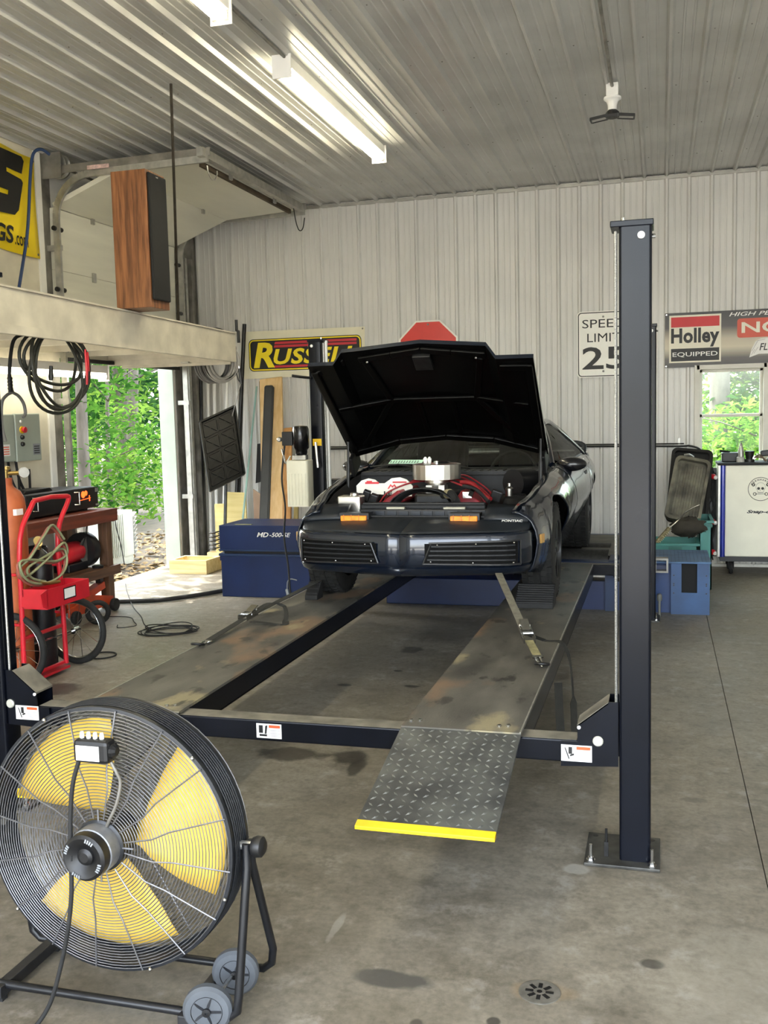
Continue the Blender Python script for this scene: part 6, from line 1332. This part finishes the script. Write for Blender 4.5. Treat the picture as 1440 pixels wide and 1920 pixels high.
am = thing('stereo_unit', 'wide black rack unit with glowing orange logo on the workbench', 'rack unit', (-5.15, 7.55, 0.925))
MB().box(-5.38, -5.02, 6.98, 8.02, 0.945, 1.135).build('case', M_black, am, bevel=0.006)
MB().box(-5.02, -5.005, 6.98, 8.04, 0.945, 1.13).build('front_panel', mat('panel_black', '#0b0b0c', 0.35), am)
for y in (7.05, 7.66): MB().tube([(-5.005, y, 1.105), (-4.975, y+0.035, 1.105), (-4.975, y+0.035, 0.995), (-5.005, y, 0.995)], 0.007, 6).build('handle', M_steel, am)
MB().box(-5.03, -5.0, 8.0, 8.045, 1.085, 1.12).box(-5.03, -5.0, 8.0, 8.045, 0.96, 0.975).build('rack_ear', M_galv, am)
gl = mat('logo_glow_orange', '#ff5a2a', 0.4, emit='#ff4a18', estr=2.5)
MB().lathe([(0.032, 0), (0.03, 0.003)], (-5.004, 7.80, 1.075), (1, 0, 0), 8).lathe([(0.024, 0), (0.022, 0.003)], (-5.004, 7.845, 1.085), (1, 0, 0), 8).bar((-5.003, 7.73, 1.025), (-5.003, 7.91, 1.038), 0.003, 0.012, (1, 0, 0)).bar((-5.003, 7.90, 1.01), (-5.003, 7.90, 1.06), 0.003, 0.01, (0, 1, 0)).build('glowing_logo', gl, am)
for y in (7.1, 7.9): MB().box(-5.35, -5.05, y-0.03, y+0.03, 0.925, 0.945).build('foot', M_rubber, am)
wr = thing('wifi_router', 'black wifi router with upright antennas on top of the rack unit', 'router', (-5.2, 7.3, 1.135))
MB().prism([(7.10, 1.137), (7.52, 1.137), (7.48, 1.165), (7.14, 1.165)], YZ, -5.30, -5.12).build('router_body', M_black, wr, bevel=0.006)
for y, dy in ((7.14, -0.07), (7.27, 0.0), (7.42, 0.0)): MB().bar((-5.28, y, 1.155), (-5.28, y+dy, 1.33), 0.012, 0.018).build('antenna', M_black, wr)
tag(MB().box(-5.32, -5.06, 6.66, 6.92, 0.925, 1.10).build('white_carton', mat('carton_white', '#d9d7cf', 0.6), bevel=0.005), 'white carton on the workbench left of the rack unit', 'carton')
gd = thing('bench_grinder', 'red and black bench grinder with large wheel guard on the bench shelf', 'grinder', (-5.1, 7.7, 0.40))
MB().lathe([(0.085, -0.14), (0.095, -0.12), (0.095, 0.10), (0.08, 0.13)], (-5.08, 7.66, 0.565), (0, 1, 0), 20).build('motor', M_red, gd, smooth=40)
MB().lathe([(0.04, -0.05), (0.155, -0.05), (0.16, -0.04), (0.16, 0.04), (0.155, 0.05), (0.04, 0.05)], (-5.08, 7.87, 0.565), (0, 1, 0), 26).build('wheel_guard', M_black, gd, smooth=40)
MB().lathe([(0.03, 0), (0.12, 0.004), (0.12, 0.012), (0.03, 0.015)], (-5.02, 7.82, 0.565), (1, 0, 0), 20).build('grinding_wheel', M_galvdark, gd)
MB().box(-5.16, -5.0, 7.52, 7.82, 0.40, 0.475).build('pedestal', M_black, gd, bevel=0.01)
MB().tube([(-5.0, 7.74, 0.62), (-4.97, 7.76, 0.72), (-4.98, 7.80, 0.80)], 0.006, 6).build('spark_shield_arm', M_darksteel, gd)
tag(MB().lathe([(0.09, 0), (0.10, 0.01), (0.10, 0.26), (0.09, 0.28), (0.03, 0.29)], (-5.12, 7.22, 0.40), n=20).build('paint_pail', M_darksteel, smooth=40), 'dark pail on the bench shelf beside the grinder', 'pail')
tag(MB().box(-5.2, -5.0, 6.75, 7.0, 0.40, 0.58).build('grey_carton', mat('carton_grey', '#8b877f', 0.7), bevel=0.005), 'grey carton on the bench shelf behind the torch cart', 'carton')
jk = thing('floor_jack', 'orange-red floor jack parked under the end of the workbench', 'floor jack', (-4.95, 7.5, 0))
M_or = mat('jack_orange', '#b8401c', 0.45, 0, 0.2)
MB().prism([(7.25, 0.06), (7.95, 0.06), (7.95, 0.13), (7.60, 0.20), (7.25, 0.13)], YZ, -5.02, -5.0).prism([(7.25, 0.06), (7.95, 0.06), (7.95, 0.13), (7.60, 0.20), (7.25, 0.13)], YZ, -4.86, -4.84).build('side_frame', M_or, jk)
MB().bar((-4.93, 7.40, 0.14), (-4.93, 7.90, 0.24), 0.08, 0.06).build('lift_arm', M_or, jk); MB().bar((-4.93, 7.88, 0.24), (-4.93, 7.86, 0.40), 0.05, 0.05).lathe([(0.05, 0.40), (0.055, 0.42), (0.04, 0.425)], (-4.93, 7.86, 0), n=14).build('saddle', M_black, jk)
for y in (7.28, 7.9):
    for x in (-5.06, -4.80): MB().lathe([(0.01, -0.02), (0.055, -0.02), (0.06, 0), (0.055, 0.02), (0.01, 0.02)], (x, y, 0.06), (1, 0, 0), 16).build('wheel', M_rubber, jk)
tag(MB().torus((-4.62, 7.33, 0.105), (0.55, -0.8, 0.0), 0.085, 0.022, 28, 8).build('small_tyre', M_tire, smooth=60), 'small loose black tyre on the floor behind the cart wheel', 'tyre')

# ================================================================== TORCH CART
ct_ = thing('torch_cart', 'red gas-cylinder torch cart with two spoked wheels and a tool tray', 'cart', (-4.0, 5.7, 0))
M_cred = mat('cart_red', '#cf2230', 0.35, 0, 0.12, 6)
Lu = [(-3.99, 5.43, 0.06), (-3.98, 5.43, 0.5), (-3.97, 5.44, 0.98), (-3.97, 5.58, 1.18), (-3.97, 5.62, 1.215)]
Ru = [(-3.97, 5.99, 1.215), (-3.97, 6.0, 1.18), (-3.97, 5.855, 0.96), (-3.97, 5.865, 0.5), (-3.97, 5.872, 0.06)]
MB().tube(bez(Lu, 4) + [Vector((-3.97, 5.80, 1.225))] + bez(Ru, 4), 0.017, 8).build('frame_tube', M_cred, ct_, smooth=60)
for z in (0.33, 0.07): MB().tube([(-3.98, 5.43, z), (-3.98, 5.87, z)], 0.014, 8).build('cross_tube', M_cred, ct_)
for z in (0.42, 0.75): MB().tube([(-4.0, 5.43, z), (-4.2, 5.43, z), (-4.27, 5.65, z), (-4.2, 5.87, z), (-4.0, 5.87, z)], 0.010, 8).build('cylinder_loop', M_cred, ct_, smooth=60)
MB().box(-4.27, -3.96, 5.40, 5.90, 0.025, 0.04).build('base_plate', M_cred, ct_)
tyv = MB().prism([(5.35, 0.64), (5.42, 0.66), (5.90, 0.655), (5.90, 0.53), (5.43, 0.53), (5.37, 0.555)], YZ, -3.782, -3.776)
tyv.prism([(5.42, 0.66), (5.42, 0.535), (5.43, 0.535), (5.43, 0.66)], YZ, -3.96, -3.78).box(-3.96, -3.78, 5.885, 5.90, 0.53, 0.655).box(-3.96, -3.78, 5.42, 5.90, 0.53, 0.536).box(-3.962, -3.955, 5.42, 5.90, 0.53, 0.655)
tyv.build('tool_tray', M_cred, ct_)
MB().prism([(-3.99, 0.60), (-3.776, 0.66), (-3.776, 0.55), (-3.99, 0.54)], lambda a, b, d: (a, d, b), 5.415, 5.42).build('tray_wing', M_cred, ct_)
lbl = MB().box(-3.7755, -3.774, 5.60, 5.73, 0.565, 0.635).build('cart_label', M_labelw, ct_)
for (a, b_, c, d) in ((5.595, 5.735, 0.632, 0.64), (5.595, 5.735, 0.56, 0.568), (5.595, 5.603, 0.56, 0.64), (5.727, 5.735, 0.56, 0.64)): MB().box(-3.7745, -3.773, a, b_, c, d).build('label_edge', M_print, lbl)
def spoked(x, y, r):
    wh = MB().torus((x, y, r), (0, 1, 0), r-0.022, 0.022, 40, 8).build('wheel', M_tire, ct_, smooth=60)
    MB().torus((x, y, r), (0, 1, 0), r-0.045, 0.008, 40, 6).build('rim', M_steel, wh, smooth=60)
    MB().cyl((x, y-0.035, r), (x, y+0.035, r), 0.022, 12).build('hub', M_steel, wh)
    sp_ = MB()
    for k in range(14):
        a = 2*pi*k/14; o = 0.03 if k % 2 else -0.03
        sp_.tube([(x + 0.02*cos(a+0.6), y + o, r + 0.02*sin(a+0.6)), (x + (r-0.048)*cos(a), y, r + (r-0.048)*sin(a))], 0.0022, 4)
    sp_.build('spokes', M_steel, wh)['kind'] = 'stuff'
    return wh
spoked(-4.07, 5.44, 0.25); spoked(-4.02, 6.08, 0.245)
MB().cyl((-4.07, 5.42, 0.25), (-4.02, 6.1, 0.245), 0.010, 8).build('axle', M_steel, ct_)
MB().lathe([(0.03, 0), (0.032, 0.02), (0.02, 0.03)], (-4.07, 5.40, 0.25), (0, -1, 0), 12).build('hub_cap', M_blue, ct_)
og = thing('gas_cylinder', 'tall orange gas cylinder standing on the torch cart', 'gas cylinder', (-4.14, 5.56, 0.04))
MB().lathe([(0.112, 0.04), (0.118, 0.06), (0.118, 1.17), (0.112, 1.23), (0.09, 1.28), (0.05, 1.31), (0.042, 1.33), (0.042, 1.37)], (-4.14, 5.56, 0), n=28).build('cylinder_body', mat('cylinder_orange', '#c26a3c', 0.55, 0, 0.2, 5, col2='#9a4a26'), og, smooth=40)
MB().lathe([(0.02, 1.37), (0.02, 1.42), (0.035, 1.425), (0.035, 1.445), (0.01, 1.45)], (-4.14, 5.56, 0), n=12).cyl((-4.14, 5.56, 1.40), (-4.08, 5.62, 1.40), 0.014, 8).build('valve', mat('brass', '#b0965a', 0.35, 0.9, 0.1), og)
MB().lathe([(0.035, 0), (0.035, 0.025)], (-4.06, 5.64, 1.40), (0.7, -0.6, 0.1), 14).build('gauge', M_steel, og)
MB().box(-4.11, -4.02, 5.49, 5.56, 1.13, 1.17).build('paper_tag', M_labelw, og)
bg2 = thing('black_cylinder', 'shorter black gas cylinder with brass regulator on the torch cart', 'gas cylinder', (-4.12, 5.84, 0.04))
MB().lathe([(0.085, 0.04), (0.09, 0.06), (0.09, 0.74), (0.08, 0.80), (0.05, 0.84), (0.03, 0.86)], (-4.12, 5.84, 0), n=24).build('cylinder_body', mat('cylinder_black', '#17181a', 0.35, 0, 0.2), bg2, smooth=40)
MB().lathe([(0.02, 0.86), (0.025, 0.92), (0.012, 0.93)], (-4.12, 5.84, 0), n=12).cyl((-4.12, 5.84, 0.90), (-4.05, 5.76, 0.91), 0.018, 8).lathe([(0.03, 0), (0.03, 0.02)], (-4.05, 5.74, 0.935), (0.6, -0.7, 0), 12).build('regulator', mat('brass', '#b0965a'), bg2)
th_ = thing('torch_hose', 'red and green twin torch hose looped over the cart handle', 'hose', (-3.92, 5.6, 0.8))
hp1 = [(-3.93, 5.84, 0.92), (-3.93, 5.72, 1.03), (-3.92, 5.60, 0.97), (-3.90, 5.42, 0.86), (-3.90, 5.30, 0.80), (-3.90, 5.36, 0.74), (-3.90, 5.6, 0.82), (-3.91, 5.80, 0.90), (-3.92, 5.85, 0.82), (-3.91, 5.7, 0.79), (-3.90, 5.42, 0.84), (-3.89, 5.29, 0.84), (-3.89, 5.33, 0.74), (-3.89, 5.45, 0.68), (-3.90, 5.62, 0.665), (-3.90, 5.76, 0.70), (-3.91, 5.83, 0.78), (-3.92, 5.80, 0.86), (-3.91, 5.6, 0.84), (-3.90, 5.38, 0.79), (-3.90, 5.42, 0.72), (-3.90, 5.56, 0.675)]
rpts = bez(hp1, 6)
MB().tube(rpts, 0.0085, 7).build('red_line', mat('line_red', '#a05a4c', 0.5), th_, smooth=60)
MB().tube([p + Vector((0.016, 0.004, 0.012)) for p in rpts], 0.0085, 7).build('green_line', mat('line_green', '#8b8f6c', 0.5), th_, smooth=60)
MB().tube([(-3.88, 5.50, 0.69), (-3.87, 5.58, 0.672), (-3.86, 5.68, 0.668)], 0.012, 8).build('brass_torch', MATS['brass'], th_)
dm = thing('black_drum', 'black drum standing behind the torch cart wheels', 'drum', (-4.42, 6.02, 0))
MB().lathe([(0.14, 0.0), (0.145, 0.01), (0.145, 0.44), (0.14, 0.45), (0.02, 0.452)], (-4.42, 6.02, 0), n=24).build('drum_body', M_black, dm, smooth=40)
tag(MB().tube([(-3.96 + 0.10*cos(t), 6.31 + 0.10*sin(t), 0.008) for t in [2*pi*k/30 for k in range(30)]], 0.006, 6, closed=True).build('cable_ring', M_rubber), 'single loop of black cable lying on the floor by the cart wheel', 'cable')

# ================================================================== DRUM FAN
FX, FYn, FZ, FR = -1.557, 2.45, 0.50, 0.40
fan = thing('drum_fan', 'large wheeled drum fan with wire cage and yellow blades', 'fan', (FX, FYn+0.06, 0))
FDEP = 0.115; FYf = FYn + FDEP
M_wire = mat('chromed_wire', '#808083', 0.42, 0.7, 0.15, 60); M_shell = mat('fan_shell_black', '#24262a', 0.4, 0.2, 0.2, 10)
sh_ = MB().lathe([(FR-0.012, 0), (FR, 0.002), (FR, 0.016), (FR-0.012, 0.016)], (FX, FYn, FZ), (0, 1, 0), 72, cap=False).build('rear_hoop', M_shell, fan, smooth=40)
MB().lathe([(FR-0.012, -0.016), (FR, -0.014), (FR, 0.0), (FR-0.012, 0.002)], (FX, FYf, FZ), (0, 1, 0), 72, cap=False).build('front_hoop', M_shell, fan, smooth=40)
MB().lathe([(FR-0.006, 0.016), (FR-0.006, FDEP-0.016)], (FX, FYn, FZ), (0, 1, 0), 72, cap=False).build('drum_shell', M_shell, fan, smooth=40)
for k in range(7): MB().torus((FX, FYn+0.024+k*0.0112, FZ), (0, 1, 0), FR+0.001, 0.0022, 64, 4).build('shell_wire', M_shell, fan)
def fdepth(r):   # rear grille: flat rim, shallow cone towards the motor
    t = max(0.0, min(1.0, (FR-r)/(FR-0.08))); return -0.030*min(1, t*1.6)
g = MB(); nr = 34
for k in range(nr):
    r = 0.082 + (FR-0.092)*k/(nr-1); g.torus((FX, FYn + fdepth(r), FZ), (0, 1, 0), r, 0.0015, 60, 4)
g.build('rear_grille_rings', M_wire, fan)['kind'] = 'stuff'
g = MB()
for k in range(16):
    a = 2*pi*(k+0.5)/16; rr = [0.08, 0.17, 0.23, 0.30, FR-0.004]; da = [0, 0.0, 0.06, 0.06, 0.06]
    g.tube([(FX + r*cos(a+d), FYn + fdepth(r) - 0.003, FZ + r*sin(a+d)) for r, d in zip(rr, da)], 0.0024, 5)
g.build('rear_grille_spokes', M_wire, fan)['kind'] = 'stuff'
g = MB()
for k in range(26): g.torus((FX, FYf + 0.02, FZ), (0, 1, 0), 0.07 + (FR-0.08)*k/25, 0.0017, 56, 4)
for k in range(12):
    a = 2*pi*k/12; g.tube([(FX + 0.06*cos(a), FYf+0.022, FZ + 0.06*sin(a)), (FX + (FR-0.02)*cos(a), FYf+0.022, FZ + (FR-0.02)*sin(a)), (FX + FR*cos(a), FYf, FZ + FR*sin(a))], 0.0024, 5)
g.build('front_grille', M_wire, fan)['kind'] = 'stuff'
for a in (2.05, 0.75, -0.35, -1.25, 3.8): MB().sphere((FX + (FR-0.003)*cos(a), FYn-0.004, FZ + (FR-0.003)*sin(a)), 0.006, 8, 6).build('hoop_bolt', M_steel, fan)
M_blade = mat('fan_blade_yellow', '#dcb74c', 0.45, 0, 0.06, 6)
hubm = MB().lathe([(0.05, 0.0), (0.06, 0.005), (0.06, 0.06), (0.03, 0.065)], (FX, FYn+0.03, FZ), (0, 1, 0), 24).build('blade_hub', M_darksteel, fan, smooth=40)
for ang in (122, 8, 255):
    rows = []
    for i in range(9):
        r = 0.055 + 0.30*i/8; wdt = radians(26 + 14*sin(pi*min(1, i/6.5)*0.6)) * (1.0 if i > 1 else 0.75); row = []
        for j in range(9):
            q = -1 + 2*j/8; a = radians(ang) + wdt*q + radians(6)*(i/8); row.append((FX + r*cos(a), FYn + 0.062 + 0.030*q*(1-0.45*i/8) + 0.008*(1-q*q), FZ + r*sin(a)))
        rows.append(row)
    MB().grid(rows).build('blade', M_blade, fan, smooth=60, solid=0.002)
# motor with grey band and ribbed black cap
MB().lathe([(0.075, 0.045), (0.078, 0.03), (0.078, -0.035), (0.07, -0.04)], (FX, FYn, FZ), (0, 1, 0), 28).build('motor_housing', M_shell, fan, smooth=40)
MB().lathe([(0.068, -0.03), (0.070, -0.035), (0.070, -0.085), (0.066, -0.088)], (FX, FYn, FZ), (0, 1, 0), 28).build('motor_band', mat('motor_grey', '#8c8f94', 0.45, 0.4, 0.2, 20), fan, smooth=40)
mc = MB().lathe([(0.066, -0.086), (0.068, -0.09), (0.067, -0.118), (0.058, -0.125), (0.044, -0.121), (0.030, -0.108), (0.026, -0.106), (0.024, -0.112), (0.014, -0.118), (0.004, -0.118)], (FX, FYn, FZ), (0, 1, 0), 32).build('motor_cap', M_black, fan, smooth=30)
for k in range(4):
    a0 = pi*(0.30 + 0.5*k)
    for j in range(4):
        a = a0 + 0.13*j; MB().bar((FX + 0.050*cos(a), FYn-0.1265, FZ + 0.050*sin(a)), (FX + 0.060*cos(a), FYn-0.1245, FZ + 0.060*sin(a)), 0.004, 0.002, (0, 1, 0)).build('cap_mark', M_printg, mc)
for a in (0, pi/2, pi, -pi/2):
    p = Vector((FX + 0.074*cos(a), FYn-0.035, FZ + 0.074*sin(a))); MB().tube([p, p + Vector((0.035*cos(a), 0.0, 0.035*sin(a)))], 0.003, 6).build('mount_clip', M_wire, fan)
# capacitor box with cords
cb = MB().box(-1.590, -1.478, 2.355, 2.405, 0.765, 0.832).build('switch_case', M_black, fan, bevel=0.012)
MB().box(-1.578, -1.505, 2.3535, 2.355, 0.775, 0.818).build('case_label', M_labelw, cb)
lt = MB()
for k in range(5): lt.box(-1.573, -1.512-0.012*(k % 2), 2.3525, 2.3535, 0.782+k*0.007, 0.784+k*0.007)
lt.build('label_text', M_printg, cb)
for k in range(4): MB().lathe([(0.006, 0.83), (0.007, 0.838), (0.005, 0.85)], (-1.572+0.021*k, 2.38, 0), n=8).build('cord_nub', M_printw, cb)
MB().lathe([(0.02, 0), (0.022, 0.01), (0.012, 0.018)], (-1.480, 2.38, 0.80), (1, 0, 0), 12).build('speed_knob', M_black, cb)
MB().tube(bez([(-1.49, 2.385, 0.77), (-1.475, 2.39, 0.735), (-1.47, 2.40, 0.70), (-1.485, 2.40, 0.64), (-1.51, 2.40, 0.59), (-1.53, 2.41, 0.56)], 6), 0.005, 7).build('motor_lead', M_galvdark, fan, smooth=60)
MB().tube(bez([(-1.582, 2.375, 0.77), (-1.598, 2.36, 0.70), (-1.602, 2.345, 0.60), (-1.60, 2.335, 0.48), (-1.597, 2.32, 0.38), (-1.612, 2.31, 0.27), (-1.645, 2.30, 0.14), (-1.675, 2.29, 0.06), (-1.71, 2.26, 0.01), (-1.74, 2.16, 0.008), (-1.70, 2.0, 0.008)], 6), 0.0065, 7).build('power_cord', M_rubber, fan, smooth=60)
# stand: two bent tube loops, two floor bars, wheels, tilt knobs
PR, PL = (FX+FR+0.022, FYn+0.06, FZ), (FX-FR-0.022, FYn+0.06, FZ)
for yb, off in ((2.40, -0.012), (2.655, 0.012)):
    pts = [(PR[0], PR[1]+off, PR[2]+0.01), (PR[0]+0.002, PR[1]+off*1.5, PR[2]-0.06)] + [(PR[0]+0.004, yb, 0.11), (PR[0]-0.002, yb, 0.065), (PR[0]-0.03, yb, 0.042), (PR[0]-0.10, yb, 0.040)]
    ptl = [(PL[0]+0.10, yb, 0.040), (PL[0]+0.03, yb, 0.042), (PL[0]+0.002, yb, 0.065), (PL[0]-0.004, yb, 0.11), (PL[0]-0.002, PL[1]+off*1.5, PL[2]-0.06), (PL[0], PL[1]+off, PL[2]+0.01)]
    MB().tube([Vector(p) for p in pts + ptl], 0.0125, 10).build('stand_loop', mat('stand_black', '#17181b', 0.35, 0.1, 0.2), fan, smooth=50)
for x in (PL[0]+0.075, PR[0]-0.155):
    MB().box(x-0.017, x+0.017, 2.365, 2.69, 0.012, 0.048).build('floor_bar', mat('bar_black_worn', '#2a2a2b', 0.5, 0.2, 0.3, 20), fan, bevel=0.003)
    for y in (2.385, 2.67): MB().box(x-0.015, x+0.015, y-0.012, y+0.012, 0.0, 0.012).build('foot_pad', M_rubber, fan)
for y in (2.385, 2.575):
    wh = MB().lathe([(0.02, -0.019), (0.045, -0.02), (0.062, -0.018), (0.070, -0.009), (0.070, 0.009), (0.062, 0.018), (0.045, 0.02), (0.02, 0.019)], (PR[0]-0.085, y, 0.071), (0.25, -1, 0), 28).build('wheel', mat('grey_wheel_rubber', '#505459', 0.6, 0, 0.15, 12), fan, smooth=40)
    MB().lathe([(0.045, 0.0), (0.045, 0.022), (0.040, 0.016), (0.012, 0.016), (0.012, 0.026), (0.003, 0.027)], (PR[0]-0.085, y, 0.071), (0.25, -1, 0), 22, cap=False).build('wheel_hub', M_black, wh, smooth=30)
    for k in range(5):
        a = 2*pi*k/5; e1 = Vector((1, 0.25, 0)).normalized(); c0 = Vector((PR[0]-0.085, y, 0.071)) + Vector((0.25, -1, 0)).normalized()*0.018
        MB().bar(c0 + e1*0.012*cos(a) + Vector((0, 0, 0.012*sin(a))), c0 + e1*0.042*cos(a) + Vector((0, 0, 0.042*sin(a))), 0.008, 0.004, (0, 1, 0)).build('hub_spoke', M_shell, wh)
MB().cyl((PR[0]-0.085, 2.36, 0.071), (PR[0]-0.085, 2.62, 0.071), 0.006, 8).build('wheel_axle', M_steel, fan)
for P_, s in ((PR, 1), (PL, -1)):
    MB().cyl((P_[0]-s*0.03, P_[1], P_[2]), (P_[0]+s*0.02, P_[1], P_[2]), 0.013, 12).build('pivot_bolt', M_galv, fan)
    MB().lathe([(0.012, 0.012), (0.026, 0.016), (0.031, 0.028), (0.029, 0.044), (0.018, 0.052), (0.004, 0.053)], P_, (s, 0, 0), 18).build('tilt_knob', M_black, fan, smooth=40)

# ================================================================== FLOOR DRAIN
fd = thing('floor_drain', 'small round cast floor drain grate at the front of the shop', 'drain', (-0.34, 2.79, 0))
MB().lathe([(0.062, 0.0005), (0.062, 0.003), (0.058, 0.0035), (0.0, 0.0035)], (-0.34, 2.79, 0), n=32, cap=False).build('grate', mat('cast_grey', '#77746c', 0.6, 0.4, 0.2, 30), fd)
for k in range(8):
    a = 2*pi*k/8; MB().bar((-0.34+0.018*cos(a), 2.79+0.018*sin(a), 0.0036), (-0.34+0.042*cos(a), 2.79+0.042*sin(a), 0.0036), 0.012, 0.0015).build('grate_slot', M_black, fd)
MB().lathe([(0.008, 0.0035), (0.008, 0.0042), (0, 0.0042)], (-0.34, 2.79, 0), n=12, cap=False).build('centre_screw', M_black, fd)
